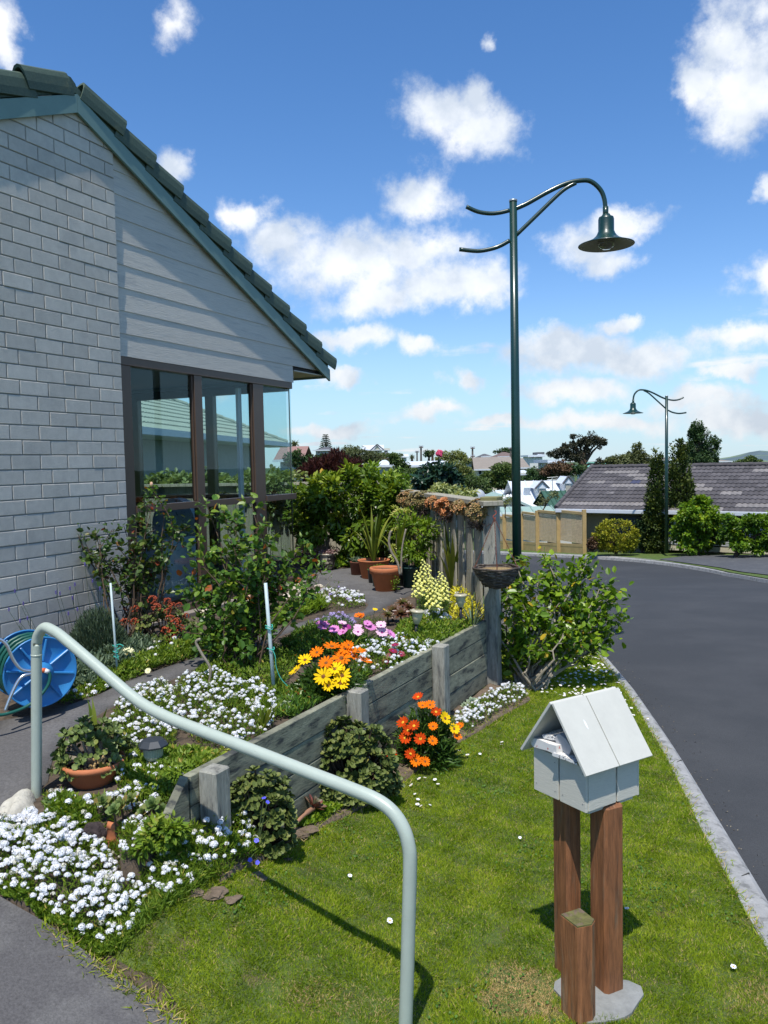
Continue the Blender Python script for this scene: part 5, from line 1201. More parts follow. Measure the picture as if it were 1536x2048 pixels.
mound('lilac_patch', 'lilac flower clump above the pink daisies by the path', 'lilac flowers', world_poly([(625, 1262), (650, 1250), (700, 1246), (715, 1262), (690, 1276), (640, 1280)]), 0.13, 46, 1500, R_(25), hs=1.15, head=HEADL, fol=m_fol_grey)
# mixed greenery filling the beds
def herbs(label, pix, h, n, seed, fol=m_fol_herb, leaf=(0.03, 0.35), kind='quad', nm='leafy_groundcover', cat='ground cover', hm=0.35):
    r = mound(nm, label, cat, world_poly(pix), h, 0, n, R_(seed), fol=fol, leaf=leaf, kindl=kind, hmin=hm)
    return r
herbs('bright green leafy mass along the raised bed below the beige solar light', [(780, 1290), (800, 1262), (850, 1255), (900, 1262), (960, 1250), (962, 1262), (900, 1300), (850, 1320), (790, 1310)], 0.15, 6000, 31, leaf=(0.026, 0.4))
herbs('low green weeds beside the path under the white drift', [(370, 1380), (400, 1345), (500, 1312), (560, 1310), (600, 1330), (560, 1390), (480, 1400)], 0.12, 5200, 32, leaf=(0.022, 0.35))
herbs('dark green edging along the path beside the lilac flowers', [(560, 1300), (600, 1275), (650, 1262), (700, 1270), (690, 1300), (640, 1320), (590, 1335)], 0.14, 4500, 33, m_fol_rose, leaf=(0.03, 0.25))
herbs('grassy tangle in the house bed between the rose and the path', [(470, 1275), (530, 1248), (600, 1222), (650, 1205), (650, 1222), (600, 1238), (540, 1258), (480, 1282)], 0.13, 4000, 34, m_fol_lime, leaf=(0.06, 0.12), kind='blade')
herbs('mixed weeds along the edge of the house bed', [(180, 1385), (230, 1350), (300, 1320), (400, 1290), (480, 1268), (490, 1284), (400, 1312), (320, 1338), (250, 1364), (200, 1388)], 0.12, 6500, 35, leaf=(0.028, 0.35))
herbs('grey green daisy foliage below the lavender', [(130, 1385), (150, 1350), (240, 1310), (300, 1290), (320, 1305), (260, 1345), (180, 1385)], 0.13, 4200, 36, m_fol_grey, leaf=(0.05, 0.3), kind='leaf')
herbs('green leaves overhanging the near end of the retaining wall', [(250, 1545), (330, 1510), (420, 1510), (440, 1535), (390, 1560), (330, 1600), (270, 1600)], 0.08, 3600, 37, leaf=(0.028, 0.45))
herbs('leafy tufts beside the fleshy rosettes on the bank', [(120, 1600), (180, 1620), (200, 1680), (130, 1680), (90, 1640)], 0.06, 1500, 38, leaf=(0.03, 0.5))
herbs('fresh green seedlings at the lawn edge between the two crassulas', [(590, 1655), (610, 1620), (660, 1610), (690, 1615), (650, 1650)], 0.035, 700, 39, m_fol_lime, leaf=(0.022, 0.7), kind='leaf')
herbs('green border plants in front of the hedge across the patio', [(660, 1142), (680, 1120), (740, 1112), (780, 1118), (740, 1132), (700, 1136)], 0.16, 3000, 40, m_fol_lime, leaf=(0.05, 0.8), kind='leaf')
herbs('dusky pink groundcover under the hedge', [(560, 1132), (600, 1122), (680, 1118), (790, 1106), (790, 1120), (680, 1128), (620, 1138)], 0.22, 1800, 41, leafmat('dusky_leaves', [(0, (0.10, 0.05, 0.05)), (1, (0.42, 0.26, 0.25))]), leaf=(0.03, 0.6))
herbs('tufty grass and weeds along the foot of the flower bank', [(215, 1900), (270, 1850), (330, 1790), (410, 1740), (440, 1750), (360, 1810), (290, 1860), (235, 1915)], 0.05, 1100, 42, leaf=(0.05, 0.07), kind='blade')
herbs('bed greenery below the yellow and orange daisies', [(545, 1440), (560, 1400), (600, 1375), (720, 1340), (745, 1350), (700, 1385), (640, 1410), (590, 1440)], 0.07, 3000, 43, m_fol_rose, leaf=(0.035, 0.3))
herbs('sparse weeds around the stake in the raised bed', [(430, 1420), (480, 1390), (560, 1370), (590, 1400), (540, 1430)], 0.08, 1500, 44, leaf=(0.028, 0.35))

herbs('rough grass and weeds before the raked end of the retaining wall', [(290, 1670), (330, 1655), (385, 1672), (400, 1710), (380, 1760), (320, 1740)], 0.14, 2600, 45, leaf=(0.03, 0.35), kind='quad')
herbs('weedy fringe between the white drift and the asphalt ramp', [(0, 1792), (100, 1850), (200, 1922), (240, 1890), (190, 1870), (100, 1815), (0, 1765)], 0.035, 2600, 46, leaf=(0.022, 0.5))
# gazanias and daisies
GO = daisy_mesh('flower', 13, 0.053, 0.27, [m_orangep, m_eyed], 0.20, 0.2); GY = daisy_mesh('flower', 13, 0.053, 0.27, [m_yellowp, m_eyed], 0.22, 0.2)
GR = daisy_mesh('flower', 13, 0.040, 0.30, [m_redp, m_eyey], 0.28, 0.22); GR2 = daisy_mesh('flower', 13, 0.040, 0.30, [m_orangep, m_eyed], 0.28, 0.22); GY2 = daisy_mesh('flower', 12, 0.045, 0.36, [m_yellowp, m_eyed], 0.3, 0.22)
OP = daisy_mesh('flower', 16, 0.050, 0.30, [m_pinkp, m_magp], 0.28, 0.2); OL = daisy_mesh('flower', 16, 0.048, 0.32, [m_pinkl, m_magp], 0.35, 0.2); OM = daisy_mesh('flower', 14, 0.042, 0.34, [m_magp, m_crim], 0.45, 0.2)
OCR = daisy_mesh('flower', 18, 0.045, 0.24, [m_creamp, m_eyey], 0.3, 0.2, 2); PAN = daisy_mesh('flower', 5, 0.030, 0.95, [m_crim, m_magp], 0.15, 0.25)
BFL = daisy_mesh('flower', 5, 0.011, 0.9, [m_bluef, m_bluef], 0.1, 0.2); YSM = daisy_mesh('flower', 6, 0.018, 0.8, [m_yellowp, m_eyey], 0.2, 0.3)
def flowers(name, label, cat, ext, spec, seed, fol=m_fol_rose, nfl=900, bl_=0.075, bw=0.013, ry=None, kindl='blade'):
    """ext: (x0, x1, ytop, ybase) of the clump in photo pixels; it is a leafy dome standing on the ground, each flower on its surface"""
    xm = (ext[0]+ext[1])/2; g_ = gp(xm, ext[3]); rs = R_(seed); rx = (ext[1]-ext[0])/2*g_.y/FOC; ry = ry or min(rx, 0.2); Y = g_.y+ry*0.8; c = at(xm, ext[3], Y)
    zb = min(gz(c.x, c.y), g_.z+0.05); rz = max(at(xm, ext[2], Y).z-zb, 0.05); c = Vector((c.x, Y, zb)); root = thing(name, label, cat, c); st = MB()
    for (px, py, me, sc) in spec:
        d = ray(px, py); o = EYE-c; A_ = (d.x/rx)**2+(d.y/ry)**2+(d.z/rz)**2; B_ = 2*(o.x*d.x/rx**2+o.y*d.y/ry**2+o.z*d.z/rz**2); C_ = (o.x/rx)**2+(o.y/ry)**2+(o.z/rz)**2-1; D_ = B_*B_-4*A_*C_
        s_ = (-B_-math.sqrt(D_))/(2*A_) if D_ > 0 else -B_/(2*A_); p = EYE+d*s_
        gzp = gz(p.x, p.y, max(p.z, zb)+0.02)
        if p.z < gzp+0.03: p = EYE+d*(((gzp+0.04)-EYE.z)/d.z)
        n_ = Vector(((p.x-c.x)/rx, (p.y-c.y)/ry, (p.z-c.z)/rz)).normalized()*0.6+Vector((0, -0.75, 0.7)); me_ = put('flower', me, root, p, sc, tilt=(n_.x+rs.normal()*0.35, n_.y+rs.normal()*0.3, n_.z+0.1))
        q = c+(p-c)*0.35; q.z = max(q.z, zb); st.tube([q, q.lerp(p, 0.5)+UP*0.01, p], 0.0022, 4, False)
    st.build('stems', m_stemg, root, kind='stuff')
    d = rdirs(nfl, rs); d[:, 2] = np.abs(d[:, 2]); s_ = rs.uniform(0.45, 0.93, nfl); P = np.array(c)+d*np.array([rx, ry, rz])*s_[:, None]; L = bl_*rs.uniform(0.6, 1.15, nfl)
    D = unit(d+rs.normal(size=(nfl, 3))*0.45+np.array([0, 0, 0.25])); addleaves('foliage', root, fol, P-D*L[:, None]*0.4, D, rdirs(nfl, rs, 0.7), L, L*bw/0.075, rs.uniform(0, 0.6, nfl)+0.3*(s_ > 0.8), kindl); return root
m_fol_gaz = leafmat('gazania_leaves', [(0, (0.025, 0.06, 0.012)), (0.6, (0.06, 0.13, 0.02)), (1, (0.13, 0.19, 0.03))], 0.35, 0.2)
flowers('gazania_clump', 'clump of big orange and yellow daisy flowers in the raised bed above the wall', 'orange and yellow daisies', (580, 742, 1312, 1408),
  [(634, 1305, GO, .95), (664, 1293, GO, 1.15), (690, 1297, GO, 1.0), (716, 1303, GO, 1.1), (683, 1316, GO, 1.25), (652, 1326, GO, 1.0), (729, 1321, GO, 1.0), (697, 1290, GO, .7), (706, 1312, GO, .8),
   (610, 1320, GY, .95), (592, 1341, GY, 1.0), (647, 1353, GY, 1.2), (670, 1338, GY, 1.15), (684, 1351, GY, 1.15), (680, 1367, GY, 1.1), (657, 1371, GY, .8)], 51, m_fol_gaz, 1500)
flowers('gazania_clump', 'clump of rusty orange daisy flowers at the wall foot beside the lawn', 'orange daisies', (775, 932, 1400, 1548),
  [(836, 1394, GR, 1.0), (860, 1410, GR2, 1.0), (845, 1411, GR2, .9), (872, 1424, GR, 1.0), (806, 1445, GR, 1.15), (828, 1452, GR, 1.1), (816, 1461, GR, 1.0), (810, 1476, GR, 1.1), (841, 1478, GR, 1.1), (865, 1482, GR2, .9), (890, 1437, GY2, 1.0), (866, 1453, GR2, .85), (784, 1510, GR, 1.1),
   (821, 1508, GR, 1.0), (832, 1521, GR2, 1.1), (850, 1523, GR2, .9), (908, 1458, GY2, .9), (920, 1452, GR2, .8), (914, 1472, GR2, .9)], 52, m_fol_gaz, 2000)
flowers('pink_daisy_clump', 'clump of pink and mauve daisies in the raised bed', 'pink daisies', (628, 792, 1262, 1318),
  [(648, 1252, OP, 1.0), (668, 1259, OP, .9), (686, 1264, OP, .9), (684, 1247, OL, .8), (692, 1256, OM, 1.0), (716, 1255, OL, .8), (740, 1255, OP, 1.0), (762, 1251, OL, .9), (716, 1264, OL, .9), (764, 1265, OL, 1.1), (781, 1268, OP, .9), (640, 1246, OP, .7), (735, 1247, OP, .7)], 53, m_fol_rose, 900)
flowers('pansy_clump', 'dark crimson pansies hanging by the top of the retaining wall', 'pansies', (765, 812, 1298, 1332), [(770, 1322, PAN, 1.1), (786, 1302, PAN, 1.1), (790, 1290, PAN, 1.0), (803, 1308, PAN, .9), (778, 1312, PAN, .8)], 54, m_fol_rose, 160)
flowers('cream_daisy_clump', 'cream and pale yellow daisies between the stake and the hose reel', 'cream daisies', (205, 300, 1318, 1352), [(256, 1308, OCR, 1.15), (217, 1331, daisy_mesh('flower', 18, 0.045, 0.2, [m_snap, m_eyey], 0.35, 0.2, 2), 1.0), (296, 1342, OCR, .5)], 55, m_fol_gaz, 400)
flowers('marigold_clump', 'small orange flowers low in front of the big rose bush', 'orange flowers', (510, 540, 1240, 1262), [(524, 1233, GR2, .75), (518, 1240, GR2, .6), (531, 1240, GR2, .6)], 56, m_fol_rose, 80)
flowers('yellow_flower_clump', 'two small yellow flowers and one orange bud left of the dark rosettes', 'yellow flowers', (708, 778, 1228, 1262), [(750, 1219, YSM, 1.3), (768, 1219, YSM, .8), (716, 1231, GR2, .9), (724, 1232, GR2, .8)], 57, m_fol_herb, 300, 0.03)
flowers('buttercup', 'single yellow cup flower on the bank near the near wall end', 'yellow flower', (262, 285, 1596, 1612), [(271, 1591, YSM, 1.0)], 58, m_fol_herb, 30, 0.03)
flowers('blue_flower_clump', 'tiny blue flowers at the lawn edge below the smaller crassula', 'blue flowers', (488, 535, 1672, 1722), [(528, 1596, BFL, 1.1), (535, 1604, BFL, 1.0), (491, 1678, BFL, 1.0), (513, 1681, BFL, 1.1), (500, 1720, BFL, 1.0), (515, 1725, BFL, 1.0)], 59, m_fol_herb, 40, 0.03)
flowers('orange_pansy', 'single orange pansy by the beige solar light nearer the camera', 'pansy', (800, 818, 1284, 1296), [(808, 1278, GR2, .9)], 60, m_fol_rose, 30, 0.03)
# yellow snapdragons
g_ = gp(870, 1225); root = thing('snapdragon_clump', 'tall pale yellow snapdragon spikes in the raised bed', 'snapdragons', g_); rs = R_(61)
def floret(name):
    b = MB(); b.m = 0; b.blob((0, 0, 0), (0.012, 0.010, 0.010), 3, 0.1, 1); b.blob((0.002, -0.010, -0.004), (0.010, 0.007, 0.006), 4, 0.1, 1); b.m = 1; b.blob((0, -0.014, -0.002), (0.005, 0.003, 0.003), 5, 0, 1); return b
fb = floret('f'); FLM = make_mesh('floret', fb.V, fb.F, [m_snap, m_snapy], fb.mi); cnt = 0; st = MB()
for (px, py0, py1, Y) in [(847, 1118, 1180, 6.7), (834, 1140, 1195, 6.6), (862, 1150, 1215, 6.5), (881, 1142, 1200, 6.6), (869, 1155, 1220, 6.45), (892, 1160, 1200, 6.6), (856, 1128, 1165, 6.75), (840, 1160, 1190, 6.5), (888, 1150, 1190, 6.65), (876, 1175, 1215, 6.4)]:
    a = at(px, py0, Y); b = at(px-2, py1, Y-0.02); st.tube([Vector((b.x, b.y+0.02, gz(b.x, b.y))), b, a], 0.003, 5, False); L_ = (a-b).length; n = int(L_/0.0075)
    for i in range(n):
        u = i/n; p = b.lerp(a, u); w = 0.026*(1-0.6*u**2); q = i*2.4; o = bpy.data.objects.new('floret', FLM); COL.objects.link(o); o.parent = root; o.location = p+Vector((math.cos(q)*w, math.sin(q)*w, 0))-Vector(root.location); o.rotation_euler = (rs.normal()*0.3, rs.normal()*0.3, q+PI/2); sc = (1.45-0.75*u)*rs.uniform(0.8, 1.1); o.scale = (sc, sc, sc); cnt += 1
st.build('stems', m_stemg, root, kind='stuff')
P = samp(world_poly([(832, 1245), (850, 1215), (895, 1212), (900, 1240), (870, 1262)]), 2600, rs); n = len(P); z_ = gzs(P)
addleaves('foliage', root, m_fol_rose, np.column_stack([P, z_+rs.uniform(0, 0.20, n)]), rdirs(n, rs, 0.6), rdirs(n, rs, 0.8), 0.04*rs.uniform(.6, 1.2, n), 0.009, rs.uniform(0.1, 0.9, n), 'quad')
print('florets', cnt)
# yellow stonecrop tumbling near the post
m_sedum = mat('yellow_stonecrop', (0, 0, 0), 0.6, attr=[(0, (0.16, 0.20, 0.01)), (0.4, (0.50, 0.46, 0.01)), (1, (0.75, 0.66, 0.03))], trans=0.1)
mound('stonecrop_mat', 'bright yellow green stonecrop cushion beside the fence post', 'stonecrop', world_poly([(895, 1252), (900, 1215), (930, 1200), (965, 1212), (972, 1240), (960, 1252), (920, 1262)]), 0.17, 0, 7500, R_(62), fol=m_sedum, leaf=(0.021, 0.6), edge=0.06, hmin=0.5)
# dark and green rosettes (aeoniums)
g_ = gp(800, 1262); root = thing('dark_aeonium', 'dark red and green rosette succulents in the raised bed', 'succulent', g_); rs = R_(63); st = MB(); it = []
for (px, py, Y, r) in [(806, 1205, 6.1, .075), (818, 1214, 6.05, .07), (786, 1222, 5.95, .085), (802, 1228, 5.9, .085), (776, 1230, 5.9, .06), (824, 1226, 5.95, .05)]:
    p = gp(px, py+22)+UP*0.09; it.append((p, (rs.normal()*0.2, -0.5, 1), r*1.1)); st.tube([Vector((p.x, p.y+0.03, gz(p.x, p.y+0.03))), p], 0.008, 6, False)
rosettes('rosettes', root, m_succdark, it, rs, 0.42, 30, kindl='leaf'); st.build('stems', m_stem, root)
g_ = gp(240, 1640); root = thing('aeonium_cluster', 'green rosette succulents with pinkish edges around the tipped pot', 'succulent', g_); it = []; st = MB()
for (px, py, Y, r) in [(205, 1605, 3.55, .045), (242, 1612, 3.5, .052), (262, 1600, 3.55, .04), (305, 1612, 3.5, .05), (325, 1622, 3.5, .04), (228, 1622, 3.42, .04), (285, 1625, 3.5, .035)]:
    p = at(px, py, Y); it.append((p, (rs.normal()*0.3, -0.7, 1), r)); st.tube([Vector((p.x, p.y+0.03, gz(p.x, p.y+0.03))), p], 0.005, 5, False)
rosettes('rosettes', root, m_succ, it, rs, 0.62, 18); st.build('stems', m_stem, root)
g_ = gp(125, 1630); root = thing('green_rosettes', 'low green rosettes beside the pale concrete lump', 'succulent', g_); it = []
for (px, py, r) in [(108, 1622, .045), (122, 1612, .045), (138, 1618, .04), (146, 1628, .035), (100, 1612, .035)]:
    p = gp(px, py)+UP*0.02; it.append((p, (0, -0.5, 1), r))
rosettes('rosettes', root, m_succ, it, rs, 0.62, 20, var=(-0.25, 0.8))
g_ = gp(410, 1430); root = thing('hen_and_chicks', 'pale green rosettes at the wall edge beside the strappy leaves', 'succulent', gp(575, 1430)); it = []
for (px, py, r) in [(571, 1425, .050), (585, 1420, .045), (560, 1415, .035), (578, 1408, .035)]:
    it.append((gp(px, py)+UP*0.03, (0.1, -0.7, 1), r))
rosettes('rosettes', root, m_succpale, it, rs, 0.55, 26)
root = thing('hen_and_chicks', 'pale rosettes at the lawn edge left of the corner post', 'succulent', gp(945, 1425)); it = [(gp(a, b)+UP*c, (0.1, -0.7, 1), r) for a, b, c, r in [(945, 1422, .05, .07), (930, 1420, .03, .04), (957, 1430, .03, .05)]]
rosettes('rosettes', root, m_succpale, it, rs, 0.55, 30)
root = thing('hen_and_chicks', 'pale rosettes spilling over the wall top right of the beige solar light', 'succulent', gp(880, 1280)); it = [(gp(a, b)+UP*c, (0.1, -0.7, 1), r) for a, b, c, r in [(878, 1280, .03, .05), (893, 1274, .03, .045), (908, 1262, .04, .05), (868, 1290, .03, .035)]]
rosettes('rosettes', root, m_succpale, it, rs, 0.55, 24)
root = thing('blue_succulent', 'blue green finger leaved succulent at the edge of the lawn', 'succulent', gp(400, 1715)); P = samp(world_poly([(362, 1722), (375, 1700), (420, 1702), (438, 1722), (410, 1738)]), 130, rs); z_ = gzs(P); n = len(P)
it = [((x, y, z+0.03+0.03*rs.uniform()), (rs.normal()*0.3, -0.4, 1), 0.016) for (x, y), z in zip(P, z_)]
rosettes('rosettes', root, m_blue_s, it, rs, 0.4, 9)
# echeveria on a bare trunk, leaning over the soil
a0 = gp(582, 1668)+UP*0.02; a1 = gp(628, 1634)+UP*0.05; root = thing('echeveria', 'reddish rosette succulent on a bare fallen stalk at the lawn edge', 'succulent', a0)
MB().tube(crom([a0, a0.lerp(a1, .35)+UP*.012, a0.lerp(a1, .7)+UP*.01, a1], 5), [0.007]*5+[0.010]*5+[0.014]*6, 10).build('stalk', mat('stalk', (0.33, 0.17, 0.10), 0.8, var=0.25), root, smooth=True)
m_ech = mat('echeveria_leaves', (0, 0, 0), 0.4, attr=[(0, (0.13, 0.15, 0.08)), (0.5, (0.20, 0.10, 0.07)), (1, (0.22, 0.06, 0.05))])
for i, (p_, d_, n_, l_) in enumerate(zip(*rosette_data(a1+UP*0.01, (0.5, 0.1, 0.8), 0.085, 22, rs))):
    V, F, k = leaves([p_], np.array([d_]), np.array([n_]), np.array([l_]), np.array([l_*0.45]), 'round'); obj('leaf', V, F, m_ech, root, var=[rs.uniform(0, 1)]*k)
# crassula domes on the lawn side
def dome(name, label, c, r, n, seed, lr=0.022, m=m_jadeb, cat='succulent shrub', ground=True, nl=6, stems=True):
    rs = R_(seed); root = thing(name, label, cat, (c[0], c[1], c[2])); it = []
    for i in range(n):
        d = rdirs(1, rs)[0]; d[2] = abs(d[2])*1.0-0.10; s = rs.uniform(0.74, 1.04); q_ = np.abs(d); s *= (1.0/((q_[0]**3+q_[1]**3+max(q_[2], 0)**3)**(1/3)))*0.88*(1+0.10*math.sin(d[0]*7+seed)*math.cos(d[2]*6+d[1]*5)); p = (c[0]+d[0]*r[0]*s, c[1]+d[1]*r[1]*s, c[2]+max(0.01, d[2]*r[2]*s)); it.append((p, (d[0]+rs.normal()*0.2, d[1]+rs.normal()*0.2, d[2]+0.35), lr*rs.uniform(0.75, 1.25)))
    rosettes('leaves', root, m, it, rs, 0.78, nl)
    if stems:
        st = MB()
        for (p, d, l) in it[::4]: st.tube([Vector((c[0], c[1], c[2])), Vector(p)*0.5+Vector(c)*0.5+Vector((0, 0, -0.02)), Vector(p)], 0.005, 5, False)
        st.build('stems', m_stem, root)
    return root
def wallpt(px, off):
    best = min(np.linspace(-0.6, RWL+0.4, 400), key=lambda s: abs((lambda q: (q-EYE).dot(_r)/(q-EYE).dot(_f)*FOC+768-px)(Vector((*rw(s, off), 0.3)))))
    x, y = rw(best, off); return Vector((x, y, float(Lf(x, y))+0.01))
c2 = wallpt(700, 0.09)+UP*0.04; kx = c2.y/FOC
dome('crassula', 'large rounded fleshy leaved crassula against the retaining wall beside the orange daisies', c2, (104*kx, 0.16, 0.44), 620, 71, 0.042)
c2 = wallpt(520, 0.10)+UP*0.02; kx = c2.y/FOC
dome('crassula', 'smaller crassula clump between the first two wall posts, behind the handrail', c2, (78*kx, 0.13, 0.38), 400, 72, 0.038)
# jade plant in the bowl
c = BOWL[0]; root = thing('jade_plant', 'jade plant with red edged round leaves in the terracotta bowl', 'potted succulent', c+UP*0.075); rs = R_(73); it = []; st = MB()
def jp(px, py, dy=0.0): return at(px, py, c.y+dy)
for i in range(150):
    a = rs.uniform(0, 2*PI); el_ = rs.uniform(-0.05, 1.35); d = Vector((math.cos(a)*math.cos(el_), math.sin(a)*math.cos(el_), math.sin(el_))); s = rs.uniform(0.72, 1.02)
    p = c+Vector((d.x*0.205*s-0.004, d.y*0.15*s, 0.085+d.z*0.215*s)); it.append((p, d+UP*0.3, 0.041*rs.uniform(.75, 1.15)))
    if i % 5 == 0: st.tube([c+UP*0.07+Vector((d.x*0.02, d.y*0.02, 0)), c+Vector((d.x*0.08, d.y*0.06, 0.12)), p], [0.013, 0.009, 0.004], 7, False)
rosettes('leaves', root, m_jade, it, rs, 0.82, 5); st.build('stems', m_stemp, root)
b = MB()
for i in range(26): p = c+Vector((0.06+rs.normal()*0.03, -0.09+rs.normal()*0.02, 0.105+rs.normal()*0.02)); b.blob(p, (0.007, 0.007, 0.009), i, 0.1, 1)
b.build('dry_buds', mat('dry_buds', (0.45, 0.30, 0.12), 0.8), root, kind='stuff')
# strap leaved plants
def strap_plant(px, py, Y, label, n, L, w, seed, spread=0.6, m=m_strap, cg=None, name='strap_leaf_plant', bend=0.9):
    c = at(px, py, Y); c = Vector((c.x, c.y, cg if cg is not None else c.z)); root = thing(name, label, 'strappy plant', c); straps(root, c, n, L, w, R_(seed), m, spread, bend=bend); return root
def pc(k, px=None):
    s, c, rt, h = POTS[k]; return c+UP*h*0.88
for k, label, n, L, w, sd, sp in [('t2', 'green strappy plant in the large round terracotta pot', 20, 0.62, 0.034, 81, 0.55), ('b1', 'dark arching strappy plant in the black plastic pot', 16, 0.62, 0.036, 82, 0.7), ('g4', 'light green strappy plant rising behind the snapdragons', 14, 0.60, 0.042, 83, 0.75)]:
    c = pc(k); root = thing('strap_leaf_plant', label, 'strappy plant', c); straps(root, c, n, L, w, R_(sd), m_strap, sp)
c = gp(908, 1190); root = thing('flax_plant', 'tall upright flax with long pointed leaves against the fence palings', 'strappy plant', c); straps(root, c, 20, 0.72, 0.040, R_(84), m_strap, 0.50, bend=0.35)
c = gp(525, 1470); root = thing('strap_leaf_plant', 'young iris like leaves in the white drift near the wall edge', 'strappy plant', c); straps(root, c, 10, 0.22, 0.022, R_(85), m_strap, 0.55)
c = gp(195, 1500); root = thing('strap_leaf_plant', 'pointed leaves rising behind the jade plant', 'strappy plant', c); straps(root, c, 7, 0.26, 0.022, R_(86), m_strap, 0.35)
c = gp(945, 1262)+UP*0.02; root = thing('strap_leaf_plant', 'narrow grey green leaves trailing over the wall top beside the post', 'strappy plant', c); straps(root, c, 16, 0.30, 0.014, R_(87), m_fol_grey, 1.1)
# tall twisted aeonium behind pots
c = gp(820, 1150); root = thing('tree_aeonium', 'branching aeonium with bare curved stems and small rosettes behind the pots', 'succulent shrub', c); rs = R_(88); st = MB(); it = []
for i in range(80):
    p = at(rs.uniform(785, 892), rs.uniform(1015, 1120), c.y+rs.uniform(-0.1, 0.45)); it.append((p, (rs.normal()*.4, -0.5, 1), 0.078)); m_ = c.lerp(p, 0.5)+Vector((rs.normal()*0.05, rs.normal()*0.05, 0)); st.tube(crom([c+Vector((rs.normal()*.04, 0, 0)), m_, p], 3), 0.007, 5, False)
rosettes('rosettes', root, mat('bronze_green_rosettes', (0, 0, 0), 0.45, attr=[(0, (0.18, 0.24, 0.03)), (0.6, (0.34, 0.36, 0.05)), (1, (0.48, 0.24, 0.07))]), it, rs, 0.35, 20, kindl='leaf'); st.build('stems', m_stemp, root)
crown('potted_bush', 'yellow green leafy plants crowded behind the pots against the fence', 'shrub', (at(828, 1140, 8.7).x, 8.7, 0.75), [bl(812, 1050, 8.8, 30, .22, 42), bl(850, 1062, 8.5, 28, .2, 40), bl(830, 1100, 8.4, 34, .2, 30)], R_(188), m_fol_lime, (0.055, 0.42), 1500, 0.02, clump=0.34, nclump=44, kindl='leaf', varb=0.35)
s, c, rt, h = POTS['g2']; q = at(795, 1145, c.y); root = thing('dracaena', 'twisted bare stem with a tuft of leaves standing among the pots', 'potted plant', at(800, 1160, 7.9)); b0 = at(800, 1150, 7.9)
MB().tube(crom([b0, at(795, 1125, 7.9), at(783, 1105, 7.9), at(778, 1085, 7.9), at(780, 1068, 7.9), at(783, 1062, 7.9)], 4), 0.012, 8).build('stem', m_stemp, root, smooth=True)
MB().tube(crom([at(803, 1150, 7.9), at(803, 1110, 7.9), at(807, 1080, 7.9), at(812, 1058, 7.9)], 4), 0.009, 8).build('stem', m_stemp, root, smooth=True)
# kalanchoe with rusty flowers in the house bed
g_ = gp(320, 1300); root = dome('kalanchoe', 'sprawling kalanchoe with rusty red flower heads under the roses', (g_.x, g_.y+0.12, g_.z), (0.30, 0.22, 0.34), 190, 91, 0.036, m_jadeb, 'flowering succulent', nl=6)
rs = R_(92); b = MB(); P = []
for (px, py) in [(270, 1218), (269, 1243), (248, 1245), (305, 1200), (313, 1215), (335, 1203), (335, 1223), (345, 1212), (340, 1238), (352, 1245), (332, 1262), (345, 1266), (360, 1258), (343, 1287), (358, 1290), (372, 1232), (358, 1210), (338, 1278)]:
    p = at(px, py, g_.y-0.05+rs.uniform(0, .1)); P.append(p)
KM = MB(); 
for i in range(36):
    d = rdirs(1, R_(i), 0.4)[0]; KM.blob((d[0]*0.028, d[1]*0.028, d[2]*0.022), (0.005, 0.005, 0.006), i, 0.1, 1)
KMM = make_mesh('flower_head', KM.V, KM.F, m_kal)
for p in P: put('flower_head', KMM, root, p, rs.uniform(0.8, 1.3))
# lavender by the wall
g_ = gp(180, 1345); root = thing('lavender', 'needle leaved lavender with small purple spikes against the brick wall', 'lavender', g_); rs = R_(93); n = 5200
a = rs.uniform(0, 2*PI, n); r = rs.uniform(0, 1, n)**0.5; cx_ = at(195, 1300, g_.y+0.2).x; X = cx_+np.cos(a)*r*0.22; Yv = g_.y+0.22+np.sin(a)*r*0.16; hh = (1-r**2*0.75)*0.40*rs.uniform(0.1, 1, n)**0.7
addleaves('foliage', root, m_fol_grey, np.column_stack([X, Yv, g_.z+hh]), np.column_stack([np.cos(a)*r*0.6+rs.normal(size=n)*.25, np.sin(a)*r*.5+rs.normal(size=n)*.25, np.full(n, 1.0)]), rdirs(n, rs, .2), 0.045, 0.0045, rs.uniform(0, 0.8, n)-0.1, 'quad')
sb = MB(); st = MB()
LS = [(5, 1170), (30, 1185), (12, 1210), (47, 1210), (18, 1222), (40, 1245), (55, 1240), (112, 1188), (120, 1190), (140, 1180), (145, 1199), (137, 1230), (155, 1222), (170, 1132), (150, 1172), (185, 1165), (200, 1180)]
MLS = MB()
for j in range(12): MLS.blob((math.cos(j*2.4)*0.003, math.sin(j*2.4)*0.003, j*0.0022), (0.0038, 0.0038, 0.003), j, 0.1, 1)
MLS = make_mesh('flower_spike', MLS.V, MLS.F, mat('lavender_flower', (0.12, 0.09, 0.32), 0.8))
for (px, py) in LS:
    p = at(px, py, g_.y+rs.uniform(0.0, 0.15)); b = Vector((p.x*0.75+cx_*0.25, p.y+0.06, g_.z+0.1)); put('flower_spike', MLS, root, p, 0.95, tilt=(0, 0, 1)); st.tube([b, b.lerp(p, .6)+Vector((0.01, 0, 0)), p], 0.0013, 4, False)
st.build('stems', m_stemg, root, kind='stuff')
